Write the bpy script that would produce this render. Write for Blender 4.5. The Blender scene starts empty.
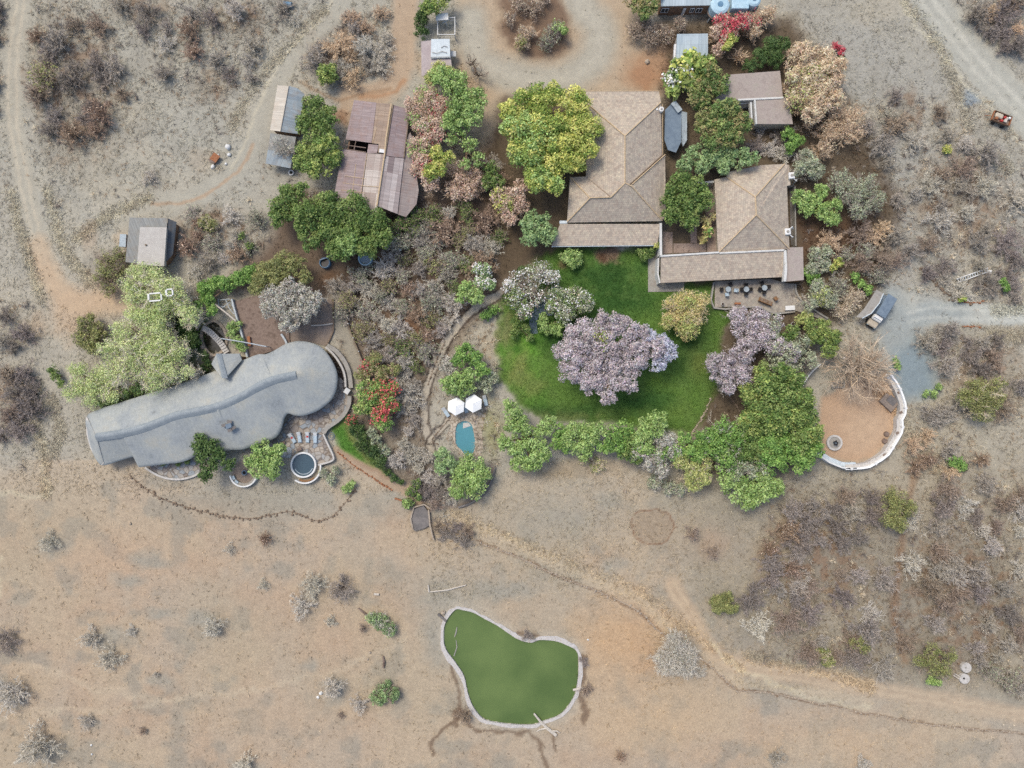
import bpy, math, random
import numpy as np
from mathutils import Vector
random.seed(7)
R_ = np.random.default_rng(7)
C = bpy.context.scene.collection
S = 0.18          # metres per photo pixel on the ground
H = 120.0         # camera height

# ------------------------------------------------------------------ camera, sky, sun, exposure
cam = bpy.data.cameras.new('camera'); camo = bpy.data.objects.new('camera', cam); C.objects.link(camo)
camo.location = (0, 0, H); camo.rotation_euler = (0, 0, 0)
cam.sensor_width = 36; cam.lens = 36*H/(1024*S); cam.clip_end = 6000; cam.clip_start = 0.5
bpy.context.scene.camera = camo
SUN_EL, SUN_AZ = 58.0, -42.0     # azimuth measured clockwise from +Y (north, top of the picture)
w = bpy.data.worlds.new('World'); bpy.context.scene.world = w; w.use_nodes = True
nt = w.node_tree; bg = nt.nodes['Background']
sky = nt.nodes.new('ShaderNodeTexSky'); sky.sky_type = 'NISHITA'; sky.sun_disc = False
sky.sun_elevation = math.radians(SUN_EL); sky.sun_rotation = math.radians(SUN_AZ)
sky.air_density = 1.0; sky.dust_density = 3.0; sky.ozone_density = 1.0
nt.links.new(sky.outputs[0], bg.inputs[0]); bg.inputs[1].default_value = 0.125
sl = bpy.data.lights.new('sun', 'SUN'); sl.energy = 1.25; sl.angle = math.radians(20); sl.color = (1.0, 0.92, 0.76)
so = bpy.data.objects.new('sun', sl); C.objects.link(so)
d = Vector((math.sin(math.radians(SUN_AZ))*math.cos(math.radians(SUN_EL)), math.cos(math.radians(SUN_AZ))*math.cos(math.radians(SUN_EL)), math.sin(math.radians(SUN_EL))))
so.rotation_euler = d.to_track_quat('Z', 'Y').to_euler(); so.location = (0, 0, 60)
sc = bpy.context.scene
sc.view_settings.view_transform = 'Standard'; sc.view_settings.look = 'None'
sc.view_settings.exposure = 0.65; sc.view_settings.gamma = 1.0
sc.cycles.max_bounces = 6; sc.cycles.diffuse_bounces = 3; sc.cycles.transparent_max_bounces = 6
sc.cycles.use_denoising = False

# ------------------------------------------------------------------ helpers
def P(px, py, z=0.0):
    k = S*(H-z)/H
    return ((px-512)*k, (384-py)*k, z)
def lin(c):
    c = np.asarray(c, float)/255.0
    return np.where(c <= 0.04045, c/12.92, ((c+0.055)/1.055)**2.4)
ALB = 0.80
def col(c, k=1.0): 
    l = lin(c)*ALB*k
    return (float(l[0]), float(l[1]), float(l[2]), 1.0)

def vnoise(x, y, seed):
    """smooth value noise on arrays"""
    r = np.random.default_rng(seed); G = r.random((256, 256))
    xi = np.floor(x).astype(int); yi = np.floor(y).astype(int)
    fx = x-xi; fy = y-yi; fx = fx*fx*(3-2*fx); fy = fy*fy*(3-2*fy)
    a = G[xi & 255, yi & 255]; b = G[(xi+1) & 255, yi & 255]; c = G[xi & 255, (yi+1) & 255]; d_ = G[(xi+1) & 255, (yi+1) & 255]
    return (a*(1-fx)+b*fx)*(1-fy)+(c*(1-fx)+d_*fx)*fy
def fbm(x, y, scale, seed, octv=4):
    s = 0; amp = 1; tot = 0
    for i in range(octv):
        s = s+amp*vnoise(x/scale*2**i+i*13.7, y/scale*2**i+i*7.3, seed+i); tot += amp; amp *= 0.55
    return s/tot

def seg_dist(x, y, pts, closed=False):
    pts = list(pts)
    if closed: pts = pts+[pts[0]]
    best = np.full(x.shape, 1e9)
    for (x0, y0), (x1, y1) in zip(pts[:-1], pts[1:]):
        dx, dy = x1-x0, y1-y0; L = dx*dx+dy*dy+1e-9
        t = np.clip(((x-x0)*dx+(y-y0)*dy)/L, 0, 1)
        best = np.minimum(best, (x-x0-t*dx)**2+(y-y0-t*dy)**2)
    return np.sqrt(best)
def inside(x, y, pts):
    r = np.zeros(x.shape, bool); n = len(pts)
    for i in range(n):
        x0, y0 = pts[i]; x1, y1 = pts[(i+1) % n]
        if y0 == y1: continue
        c = ((y0 > y) != (y1 > y)) & (x < (x1-x0)*(y-y0)/(y1-y0)+x0)
        r ^= c
    return r
def smooth_line(pts, n=8, closed=False):
    """Catmull-Rom through the points"""
    pts = [tuple(map(float, p)) for p in pts]; out = []
    N = len(pts); rng = range(N if closed else N-1)
    for i in rng:
        p0 = pts[(i-1) % N] if (closed or i > 0) else pts[0]
        p1 = pts[i]; p2 = pts[(i+1) % N]
        p3 = pts[(i+2) % N] if (closed or i+2 < N) else pts[-1]
        for k in range(n):
            t = k/n
            out.append(tuple(0.5*((2*b)+(-a+c)*t+(2*a-5*b+4*c-d_)*t*t+(-a+3*b-3*c+d_)*t**3) for a, b, c, d_ in zip(p0, p1, p2, p3)))
    if not closed: out.append(pts[-1])
    return out

def link(name, me, parent=None, loc=None, mat=None):
    o = bpy.data.objects.new(name, me); C.objects.link(o)
    if mat is not None and not me.materials: me.materials.append(mat)
    if parent is not None: o.parent = parent
    if loc is not None: o.location = loc
    return o
def raw_mesh(name, V, F, colors=None, smooth=False):
    """V (n,3) array, F (m,k) int array, colours per face (m,3) linear"""
    me = bpy.data.meshes.new(name); V = np.asarray(V, np.float32); F = np.asarray(F, np.int32)
    me.vertices.add(len(V)); me.vertices.foreach_set('co', V.ravel())
    k = F.shape[1]; me.loops.add(F.size); me.loops.foreach_set('vertex_index', F.ravel())
    me.polygons.add(len(F)); me.polygons.foreach_set('loop_start', np.arange(0, F.size, k, dtype=np.int32))
    me.polygons.foreach_set('loop_total', np.full(len(F), k, np.int32))
    if colors is not None:
        a = me.attributes.new('Col', 'FLOAT_COLOR', 'FACE')
        a.data.foreach_set('color', np.concatenate([colors, np.ones((len(colors), 1))], 1).astype(np.float32).ravel())
    if smooth: me.polygons.foreach_set('use_smooth', np.ones(len(F), bool))
    me.update(calc_edges=True); return me
def tag(o, label=None, cat=None, group=None, kind=None):
    if label: o['label'] = label
    if cat: o['category'] = cat
    if group: o['group'] = group
    if kind: o['kind'] = kind
    return o
def thing(name, label, cat, loc=(0, 0, 0), group=None):
    o = bpy.data.objects.new(name, None); C.objects.link(o); o.location = loc; o.empty_display_size = 0.2
    return tag(o, label, cat, group)

def root_loc(o):
    x = y = z = 0.0
    while o is not None: x += o.location[0]; y += o.location[1]; z += o.location[2]; o = o.parent
    return (x, y, z)

class MB:
    def __init__(s): s.v = []; s.f = []
    def add(s, vs, fs):
        n = len(s.v); s.v += [tuple(p) for p in vs]; s.f += [tuple(i+n for i in f) for f in fs]; return s
    def box(s, cx, cy, cz, sx, sy, sz, rot=0):
        c, n = math.cos(rot), math.sin(rot); vs = []
        for dz in (-.5, .5):
            for dx, dy in ((-.5, -.5), (.5, -.5), (.5, .5), (-.5, .5)):
                x, y = dx*sx, dy*sy; vs.append((cx+x*c-y*n, cy+x*n+y*c, cz+dz*sz))
        return s.add(vs, [(3, 2, 1, 0), (4, 5, 6, 7), (0, 1, 5, 4), (1, 2, 6, 5), (2, 3, 7, 6), (3, 0, 4, 7)])
    def cyl(s, x, y, z0, z1, r0, r1=None, n=16):
        r1 = r0 if r1 is None else r1; vs = []
        for z, r in ((z0, r0), (z1, r1)):
            for i in range(n):
                a = 2*math.pi*i/n; vs.append((x+r*math.cos(a), y+r*math.sin(a), z))
        return s.add(vs, [tuple(range(n))[::-1], tuple(range(n, 2*n))]+[(i, (i+1) % n, n+(i+1) % n, n+i) for i in range(n)])
    def ring(s, x, y, z0, z1, ri, ro, n=40, a0=0, a1=2*math.pi):
        full = abs(a1-a0-2*math.pi) < 1e-6; m = n if full else n+1; vs = []
        for i in range(m):
            a = a0+(a1-a0)*i/n
            for r, z in ((ri, z0), (ro, z0), (ro, z1), (ri, z1)): vs.append((x+r*math.cos(a), y+r*math.sin(a), z))
        fs = []
        for i in range(n):
            j = (i+1) % m
            for k in range(4): fs.append((i*4+k, i*4+(k+1) % 4, j*4+(k+1) % 4, j*4+k))
        if not full: fs += [(0, 3, 2, 1), tuple((m-1)*4+k for k in range(4))]
        return s.add(vs, fs)
    def tube(s, pts, r, n=6):
        pts = [Vector(p) for p in pts]; rs = r if isinstance(r, (list, tuple)) else [r]*len(pts); vs = []
        for i, p in enumerate(pts):
            t = (pts[min(i+1, len(pts)-1)]-pts[max(i-1, 0)]).normalized()
            a = t.cross(Vector((0, 0, 1)));  a = a.normalized() if a.length > 1e-3 else Vector((1, 0, 0))
            b = t.cross(a)
            for k in range(n):
                q = 2*math.pi*k/n; vs.append(p+(a*math.cos(q)+b*math.sin(q))*rs[i])
        fs = [(i*n+k, i*n+(k+1) % n, (i+1)*n+(k+1) % n, (i+1)*n+k) for i in range(len(pts)-1) for k in range(n)]
        fs += [tuple(range(n)), tuple(range((len(pts)-1)*n, len(pts)*n))[::-1]]
        return s.add(vs, fs)
    def slab(s, poly, z0, z1):
        n = len(poly); vs = [(x, y, z0) for x, y in poly]+[(x, y, z1) for x, y in poly]
        ar = sum(poly[i][0]*poly[(i+1) % n][1]-poly[(i+1) % n][0]*poly[i][1] for i in range(n))
        t, b = tuple(range(n, 2*n)), tuple(range(n))[::-1]
        fs = [t, b]+[(i, (i+1) % n, n+(i+1) % n, n+i) for i in range(n)]
        if ar < 0: fs = [f[::-1] for f in fs]
        return s.add(vs, fs)
    def strip(s, line, wd, z0, z1, closed=False):
        """a wall or kerb along a world xy line"""
        n = len(line); vs = []
        for i, p in enumerate(line):
            a = line[(i-1) % n] if (closed or i > 0) else line[0]; b = line[(i+1) % n] if (closed or i < n-1) else line[-1]
            tx, ty = b[0]-a[0], b[1]-a[1]; L = math.hypot(tx, ty) or 1; nx, ny = -ty/L*wd/2, tx/L*wd/2
            vs += [(p[0]+nx, p[1]+ny, z0), (p[0]-nx, p[1]-ny, z0), (p[0]-nx, p[1]-ny, z1), (p[0]+nx, p[1]+ny, z1)]
        fs = []
        for i in range(n if closed else n-1):
            j = (i+1) % n
            for k in range(4): fs.append((i*4+k, i*4+(k+1) % 4, j*4+(k+1) % 4, j*4+k))
        if not closed: fs += [(0, 3, 2, 1), tuple((n-1)*4+k for k in range(4))]
        return s.add(vs, fs)
    def rock(s, x, y, z, r, rng=random, fl=0.7):
        n, m = 6, 3; vs = [(x, y, z+r*fl)]
        a0 = rng.random()*6
        for j in range(m):
            ph = math.pi*(j+1)/(m+1)
            for i in range(n):
                a = a0+2*math.pi*i/n; q = r*rng.uniform(.75, 1.2)
                vs.append((x+q*math.sin(ph)*math.cos(a), y+q*math.sin(ph)*math.sin(a), z+q*fl*math.cos(ph)))
        vs.append((x, y, z-r*fl)); fs = [(0, 1+i, 1+(i+1) % n) for i in range(n)]
        for j in range(m-1): fs += [(1+j*n+i, 1+(j+1)*n+i, 1+(j+1)*n+(i+1) % n, 1+j*n+(i+1) % n) for i in range(n)]
        fs += [(len(vs)-1, 1+(m-1)*n+(i+1) % n, 1+(m-1)*n+i) for i in range(n)]
        return s.add(vs, fs)
    def build(s, name, mat, parent=None, origin=None, smooth=False, bevel=0):
        loc = origin if origin is not None else (root_loc(parent) if parent is not None else (0, 0, 0))
        me = bpy.data.meshes.new(name); me.from_pydata([(a-loc[0], b-loc[1], c-loc[2]) for a, b, c in s.v], [], s.f)
        o = link(name, me, parent, loc if parent is None else None)
        me.materials.append(mat)
        if smooth: me.polygons.foreach_set('use_smooth', [True]*len(me.polygons))
        me.update()
        if bevel:
            b = o.modifiers.new('bevel', 'BEVEL'); b.width = bevel; b.segments = 1; b.limit_method = 'ANGLE'
        return o
def px_line(pts, z=0): return [P(x, y, z)[:2] for x, y in pts]

# ------------------------------------------------------------------ materials
def new_mat(name, rough=0.85, spec=0.25):
    m = bpy.data.materials.new(name); m.use_nodes = True; nt = m.node_tree; b = nt.nodes['Principled BSDF']
    b.inputs['Roughness'].default_value = rough; b.inputs['Specular IOR Level'].default_value = spec
    return m, nt, b
def N(nt, t, **kw):
    n = nt.nodes.new(t)
    for k, v in kw.items(): setattr(n, k, v)
    return n
def mixc(nt, fac, a, b, mode='MIX'):
    n = nt.nodes.new('ShaderNodeMix'); n.data_type = 'RGBA'; n.blend_type = mode
    for s_, v in ((0, fac), (6, a), (7, b)):
        if hasattr(v, 'links'): nt.links.new(v, n.inputs[s_])
        else: n.inputs[s_].default_value = v
    return n.outputs[2]
def noise(nt, scale, detail=4, rough=0.6, vec=None, obj=False):
    n = N(nt, 'ShaderNodeTexNoise'); n.inputs['Scale'].default_value = scale; n.inputs['Detail'].default_value = detail; n.inputs['Roughness'].default_value = rough
    if vec is None:
        if obj: g = N(nt, 'ShaderNodeTexCoord'); vec = g.outputs['Object']
        else: g = N(nt, 'ShaderNodeNewGeometry'); vec = g.outputs['Position']
    nt.links.new(vec, n.inputs['Vector']); return n.outputs['Fac']
def ramp(nt, fac, stops):
    r = N(nt, 'ShaderNodeValToRGB'); nt.links.new(fac, r.inputs[0]); e = r.color_ramp.elements
    while len(e) < len(stops): e.new(0.5)
    for el, (p, c) in zip(e, stops): el.position = p; el.color = c if len(c) == 4 else (*c, 1)
    return r.outputs[0]
def bump(nt, b, h, strength=0.4, dist=0.05):
    n = N(nt, 'ShaderNodeBump'); n.inputs['Strength'].default_value = strength; n.inputs['Distance'].default_value = dist
    nt.links.new(h, n.inputs['Height']); nt.links.new(n.outputs[0], b.inputs['Normal'])
def mottled(name, c1, c2, c3=None, scale=1.5, fine=9, rough=0.85, spec=0.2, bmp=0.3, metal=0):
    m, nt, b = new_mat(name, rough, spec); b.inputs['Metallic'].default_value = metal
    a = noise(nt, scale, 6, 0.65); f = noise(nt, fine, 3, 0.7)
    st = [(0.32, col(c1)), (0.62, col(c2))]
    if c3 is not None: st = [(0.3, col(c1)), (0.5, col(c2)), (0.68, col(c3))]
    o = ramp(nt, a, st)
    g = ramp(nt, f, [(0.25, (.78, .78, .78)), (0.75, (1.2, 1.2, 1.2))])
    o = mixc(nt, 1.0, o, g, 'MULTIPLY'); nt.links.new(o, b.inputs['Base Color'])
    bump(nt, b, f, bmp, 0.05); return m
def foliage_mat(name, rough=0.55, trans=0.25, spec=0.3):
    m, nt, b = new_mat(name, rough, spec)
    a = N(nt, 'ShaderNodeAttribute', attribute_name='Col'); oi = N(nt, 'ShaderNodeObjectInfo')
    c = mixc(nt, 1.0, a.outputs['Color'], oi.outputs['Color'], 'MULTIPLY'); nt.links.new(c, b.inputs['Base Color'])
    if trans:
        t = N(nt, 'ShaderNodeBsdfTranslucent'); nt.links.new(c, t.inputs[0]); mx = N(nt, 'ShaderNodeMixShader'); mx.inputs[0].default_value = trans
        nt.links.new(b.outputs[0], mx.inputs[1]); nt.links.new(t.outputs[0], mx.inputs[2]); nt.links.new(mx.outputs[0], nt.nodes['Material Output'].inputs[0])
    return m
M = {}
M['leaf'] = foliage_mat('leaf'); M['twig'] = foliage_mat('twig', 0.85, 0, 0.1); M['petal'] = foliage_mat('petal', 0.7, 0.2, 0.1)
M['bark'] = mottled('bark', (120, 100, 82), (150, 130, 108), scale=6, fine=20)
M['white'] = mottled('white_paint', (226, 226, 222), (245, 245, 242), scale=1.2, fine=12, rough=0.6, bmp=0.1)
M['bright'] = new_mat('bleached_white', 0.7, 0.2)[0]; M['bright'].node_tree.nodes['Principled BSDF'].inputs['Base Color'].default_value = (.86, .87, .86, 1)
M['offwhite'] = mottled('weathered_white_wall', (196, 198, 198), (226, 226, 222), (208, 206, 198), scale=1.0, fine=10, bmp=0.2)
M['cream_wall'] = mottled('cream_plaster', (190, 178, 158), (208, 196, 176), scale=1.0, fine=10)
M['brown_wall'] = mottled('brown_brick', (135, 108, 88), (160, 130, 106), scale=1.5, fine=12)
M['dark'] = mottled('dark_interior', (60, 50, 45), (85, 72, 62), scale=2, fine=10)
M['glass'] = new_mat('window_glass', 0.08, 0.5)[0]; M['glass'].node_tree.nodes['Principled BSDF'].inputs['Base Color'].default_value = (0.03, 0.04, 0.05, 1)
M['ridge'] = mottled('ridge_tile', (200, 176, 142), (216, 192, 158), scale=3, fine=12)
M['concrete'] = mottled('grey_concrete', (150, 146, 138), (172, 168, 160), (160, 152, 142), scale=0.8, fine=8)
M['dark_concrete'] = mottled('dark_concrete', (112, 108, 106), (138, 132, 128), scale=0.9, fine=7)
M['pale_concrete'] = mottled('pale_concrete', (190, 186, 178), (212, 208, 202), (176, 172, 166), scale=1.2, fine=9)
M['lime_rim'] = mottled('pond_rim', (176, 170, 164), (210, 206, 202), (190, 180, 170), scale=1.8, fine=7, bmp=0.6)
M['dirt_path'] = mottled('path_paving', (140, 126, 114), (160, 145, 132), scale=1.2, fine=8)
M['stone'] = mottled('stone', (150, 136, 120), (190, 176, 158), (130, 112, 96), scale=2.5, fine=12, bmp=0.5)
M['rust_dark'] = mottled('dark_stone', (110, 92, 78), (150, 132, 114), (90, 74, 62), scale=2.5, fine=12, bmp=0.5)
M['thatch_cap'] = mottled('thatch_ridge_cap', (140, 150, 156), (160, 168, 172), scale=1.2, fine=10)
M['metal_blue'] = mottled('blue_grey_sheet', (150, 164, 172), (178, 190, 196), (140, 148, 152), scale=0.9, fine=6, rough=0.5, spec=0.4)
M['metal_pale'] = mottled('pale_sheet', (196, 208, 214), (216, 226, 230), scale=1.0, fine=6, rough=0.5, spec=0.4)
M['metal_frame'] = mottled('pale_metal', (170, 180, 186), (200, 208, 212), scale=3, fine=12, rough=0.5)
M['court'] = mottled('courtyard_brick', (158, 138, 126), (176, 158, 146), scale=1.2, fine=7)
M['tan_sheet'] = mottled('tan_painted_sheet', (186, 181, 174), (200, 196, 189), scale=1.0, fine=6, rough=0.6)
M['pink_sheet'] = mottled('faded_mauve_sheet', (176, 162, 162), (190, 178, 176), scale=1.0, fine=6, rough=0.6)
M['wood_dark'] = mottled('brown_boards', (122, 104, 94), (148, 130, 118), (104, 88, 78), scale=0.9, fine=8)
M['wood'] = mottled('wood', (130, 98, 70), (160, 126, 94), scale=4, fine=14)
M['rust'] = mottled('rusty_iron', (150, 96, 66), (176, 122, 88), (130, 80, 56), scale=3, fine=12)
M['driftwood'] = mottled('bleached_wood', (196, 186, 172), (220, 212, 200), scale=3, fine=14)
M['blue_plastic'] = mottled('blue_plastic', (90, 130, 160), (120, 156, 182), scale=1, fine=6, rough=0.4)
M['tank_pale'] = mottled('pale_blue_plastic', (172, 206, 222), (196, 224, 236), scale=1, fine=5, rough=0.4)
M['canvas_grey'] = mottled('grey_canvas', (112, 128, 144), (130, 146, 160), scale=1.2, fine=10)
M['red_cloth'] = mottled('red_cloth', (180, 60, 60), (200, 80, 74), scale=3, fine=10)
M['black'] = mottled('black_rubber', (46, 44, 44), (62, 60, 60), scale=3, fine=10)
M['cushion'] = mottled('pale_blue_cushion', (172, 192, 206), (196, 212, 222), scale=3, fine=10)

def water_mat(name, deep, c2, rough, sc=1.5):
    m, nt, b = new_mat(name, rough, 0.5); a = noise(nt, 0.12, 4, 0.5); f = noise(nt, 5, 3, 0.7)
    o = ramp(nt, a, [(0.35, col(deep)), (0.65, col(c2))]); g = ramp(nt, f, [(0.3, (.93, .93, .93)), (0.7, (1.1, 1.1, 1.1))])
    o = mixc(nt, 1.0, o, g, 'MULTIPLY'); nt.links.new(o, b.inputs['Base Color']); bump(nt, b, noise(nt, sc, 3, 0.5), 0.08, 0.03); return m
M['pond'] = water_mat('algae_water', (88, 110, 56), (108, 128, 70), 0.3)
M['pool'] = water_mat('pool_water', (78, 142, 156), (98, 160, 170), 0.08)
M['plunge'] = water_mat('plunge_pool_water', (62, 84, 96), (78, 100, 112), 0.08)
M['murky'] = water_mat('garden_pond_water', (50, 48, 38), (62, 58, 46), 0.1)

def tiles(name, cols, bw=0.36, rh=0.38, mort=(0.5, 0.44, 0.4), fine=2.6):
    m, nt, b = new_mat(name, 0.85, 0.2); uv = N(nt, 'ShaderNodeUVMap')
    br = N(nt, 'ShaderNodeTexBrick'); nt.links.new(uv.outputs[0], br.inputs['Vector'])
    for k, v in (('Scale', 1.0), ('Brick Width', bw), ('Row Height', rh), ('Mortar Size', 0.018), ('Mortar Smooth', 0.4), ('Bias', 0.0)): br.inputs[k].default_value = v
    br.inputs['Color1'].default_value = (0.82, 0.82, 0.82, 1); br.inputs['Color2'].default_value = (1.22, 1.18, 1.12, 1); br.inputs['Mortar'].default_value = (*mort, 1)
    a = noise(nt, 0.5, 6, 0.75); o = ramp(nt, a, [(0.3, col(cols[0])), (0.5, col(cols[1])), (0.7, col(cols[2]))])
    vo = N(nt, 'ShaderNodeTexVoronoi'); vo.inputs['Scale'].default_value = fine; g_ = N(nt, 'ShaderNodeNewGeometry'); nt.links.new(g_.outputs['Position'], vo.inputs['Vector'])
    h = N(nt, 'ShaderNodeSeparateColor'); nt.links.new(vo.outputs['Color'], h.inputs[0])
    g = ramp(nt, h.outputs[0], [(0.0, (.90, .86, .85)), (0.5, (1.0, 1.0, 1.0)), (1.0, (1.09, 1.09, 1.05))])
    o = mixc(nt, 1.0, o, g, 'MULTIPLY'); o = mixc(nt, 0.75, o, br.outputs['Color'], 'MULTIPLY'); nt.links.new(o, b.inputs['Base Color'])
    bump(nt, b, br.outputs['Fac'], -0.4, 0.04); return m
M['roof_tile'] = tiles('clay_roof_tiles', [(186, 174, 160), (193, 182, 168), (198, 189, 172)])
M['gravel_roof'] = mottled('gravel_roof', (166, 154, 146), (180, 168, 160), (174, 166, 154), scale=0.9, fine=5)
M['paver'] = tiles('patio_pavers', [(160, 152, 144), (172, 166, 156), (180, 174, 164)], 0.6, 0.6)
M['brick_path'] = tiles('brick_path', [(128, 108, 98), (142, 122, 112), (152, 134, 122)], 0.4, 0.3)
def flag(name, c1, c2, c3, scale=1.1):
    m, nt, b = new_mat(name, 0.8, 0.2); g_ = N(nt, 'ShaderNodeNewGeometry')
    vo = N(nt, 'ShaderNodeTexVoronoi'); vo.inputs['Scale'].default_value = scale; nt.links.new(g_.outputs['Position'], vo.inputs['Vector'])
    ve = N(nt, 'ShaderNodeTexVoronoi', feature='DISTANCE_TO_EDGE'); ve.inputs['Scale'].default_value = scale; nt.links.new(g_.outputs['Position'], ve.inputs['Vector'])
    h = N(nt, 'ShaderNodeSeparateColor'); nt.links.new(vo.outputs['Color'], h.inputs[0])
    o = ramp(nt, h.outputs[0], [(0.1, col(c1)), (0.45, col(c2)), (0.85, col(c3))]); e = ramp(nt, ve.outputs['Distance'], [(0.02, (.55, .5, .46)), (0.09, (1, 1, 1))])
    f = ramp(nt, noise(nt, 6, 4, 0.7), [(0.3, (.8, .8, .8)), (0.7, (1.15, 1.15, 1.15))])
    o = mixc(nt, 1.0, mixc(nt, 1.0, o, e, 'MULTIPLY'), f, 'MULTIPLY'); nt.links.new(o, b.inputs['Base Color']); return m
M['flagstone'] = flag('flagstones', (150, 142, 136), (188, 178, 164), (160, 168, 174))
M['pool_stone'] = flag('pool_surround', (188, 176, 158), (204, 192, 174), (196, 184, 168), 1.4)
def sheets(name, cols, sw=0.9, sh=2.6, rust=(150, 110, 90), ramt=0.4, rib=0.22):
    """corrugated or pan roof sheets with per-sheet tone, ribs and stains, in roof uv (u across the slope)"""
    m, nt, b = new_mat(name, 0.65, 0.3); uv = N(nt, 'ShaderNodeUVMap')
    br = N(nt, 'ShaderNodeTexBrick'); nt.links.new(uv.outputs[0], br.inputs['Vector'])
    for k, v in (('Scale', 1.0), ('Brick Width', sw), ('Row Height', sh), ('Mortar Size', 0.02), ('Mortar Smooth', 0.3)): br.inputs[k].default_value = v
    br.offset = 0.0
    br.inputs['Color1'].default_value = col(cols[0]); br.inputs['Color2'].default_value = col(cols[1]); br.inputs['Mortar'].default_value = col(cols[2])
    mp = N(nt, 'ShaderNodeMapping'); nt.links.new(uv.outputs[0], mp.inputs[0]); mp.inputs['Scale'].default_value = (1/rib, 0.15, 1)
    n2 = noise(nt, 1.0, 3, 0.8, vec=mp.outputs[0]); g = ramp(nt, n2, [(0.3, (.74, .74, .74)), (0.7, (1.22, 1.22, 1.22))])
    st = ramp(nt, noise(nt, 0.7, 6, 0.75), [(0.48, (0, 0, 0)), (0.66, (ramt, ramt, ramt))])
    o = mixc(nt, 1.0, br.outputs['Color'], g, 'MULTIPLY'); o = mixc(nt, st, o, col(rust)); nt.links.new(o, b.inputs['Base Color'])
    bump(nt, b, n2, 0.4, 0.04); return m
M['barn_mauve'] = sheets('mauve_sheet', [(156, 140, 140), (170, 154, 152), (132, 116, 112)], 0.45, 1.6)
M['barn_tan'] = sheets('tan_sheet', [(160, 140, 124), (176, 156, 136), (120, 96, 78)], 0.9, 1.2, rust=(150, 116, 88))
M['barn_pale'] = sheets('pale_striped_sheet', [(146, 126, 118), (222, 214, 204), (140, 120, 108)], 4.0, 1.1, ramt=0.2)
M['barn_stripe'] = sheets('striped_sheet', [(130, 114, 114), (200, 190, 186), (116, 102, 100)], 8.0, 1.0, ramt=0.15)
M['barn_lean'] = sheets('lean_sheet', [(154, 142, 138), (166, 154, 148), (136, 124, 120)], 1.2, 2.2)
M['corr_grey'] = sheets('grey_corrugated', [(142, 144, 142), (156, 158, 154), (120, 120, 118)], 0.8, 30, rust=(140, 128, 112), ramt=0.6, rib=0.3)
M['corr_dark'] = sheets('dark_corrugated', [(84, 92, 100), (104, 110, 114), (70, 74, 78)], 0.8, 30, rust=(120, 104, 88), ramt=0.5, rib=0.3)
M['corr_blue_shade'] = sheets('blue_and_shaded_corrugated', [(142, 156, 166), (160, 172, 178), (118, 128, 134)], 0.8, 30, rust=(156, 140, 122), ramt=0.5)  # sheet of the low shed; also the gable's shaded slope, shade put into colour
M['corr_sunlit'] = sheets('sunlit_corrugated', [(202, 194, 180), (212, 204, 190), (178, 168, 154)], 0.8, 30, rust=(190, 160, 130), ramt=0.3)  # sunlight on the gable's west slope, put into the sheet colour
M['corr_white'] = sheets('white_corrugated', [(178, 194, 202), (196, 210, 216), (160, 172, 178)], 1.4, 1.5, rust=(170, 176, 176), ramt=0.3)
def thatch_mat():
    m, nt, b = new_mat('thatch', 0.9, 0.15); uv = N(nt, 'ShaderNodeUVMap')
    mp = N(nt, 'ShaderNodeMapping'); nt.links.new(uv.outputs[0], mp.inputs[0]); mp.inputs['Scale'].default_value = (2.6, 0.7, 1)
    s1 = noise(nt, 1.0, 6, 0.8, vec=mp.outputs[0]); g = ramp(nt, s1, [(0.3, (.86, .86, .85)), (0.7, (1.12, 1.12, 1.10))])
    a = noise(nt, 0.22, 8, 0.7); o = ramp(nt, a, [(0.30, col((138, 142, 142))), (0.40, col((165, 171, 174))), (0.55, col((178, 182, 180))), (0.7, col((188, 186, 176)))])
    f = ramp(nt, noise(nt, 4, 4, 0.75), [(0.3, (.86, .86, .86)), (0.7, (1.12, 1.12, 1.12))])
    o = mixc(nt, 1.0, mixc(nt, 1.0, o, g, 'MULTIPLY'), f, 'MULTIPLY'); nt.links.new(o, b.inputs['Base Color']); bump(nt, b, s1, 0.3, 0.05); return m
M['thatch'] = thatch_mat()
def ground_mat(name='dry_ground', lo=.70, hi=1.26):
    m, nt, b = new_mat(name, 0.95, 0.1)
    a = N(nt, 'ShaderNodeVertexColor', layer_name='Col')
    f1 = noise(nt, 0.7, 6, 0.7); f2 = noise(nt, 2.6, 6, 0.82)
    g1 = ramp(nt, f1, [(0.32, (.87, .86, .85)), (0.5, (1.0, 1.0, 1.0)), (0.68, (1.12, 1.12, 1.10))])
    g2 = ramp(nt, f2, [(0.32, (lo, lo, lo)), (0.5, (1, 1, 1)), (0.68, (hi, hi, hi))])
    o = mixc(nt, 1.0, mixc(nt, 0.8, a.outputs['Color'], g1, 'MULTIPLY'), g2, 'MULTIPLY'); nt.links.new(o, b.inputs['Base Color'])
    bump(nt, b, f2, 0.5, 0.12); return m
M['ground'] = ground_mat('dry_ground', .77, 1.22); M['gravel'] = ground_mat('worn_gravel', .90, 1.09)
def lawn_mat():
    m, nt, b = new_mat('lawn_grass', 0.8, 0.15)
    a = N(nt, 'ShaderNodeVertexColor', layer_name='Col')
    f1 = noise(nt, 0.7, 6, 0.7); f2 = noise(nt, 5.0, 4, 0.8)
    g1 = ramp(nt, f1, [(0.32, (.84, .86, .84)), (0.68, (1.14, 1.12, 1.14))]); g2 = ramp(nt, f2, [(0.3, (.72, .74, .72)), (0.7, (1.28, 1.26, 1.26))])
    o = mixc(nt, 1.0, mixc(nt, 1.0, a.outputs['Color'], g1, 'MULTIPLY'), g2, 'MULTIPLY'); nt.links.new(o, b.inputs['Base Color'])
    bump(nt, b, f2, 0.6, 0.1); return m
M['lawn'] = lawn_mat()

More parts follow.
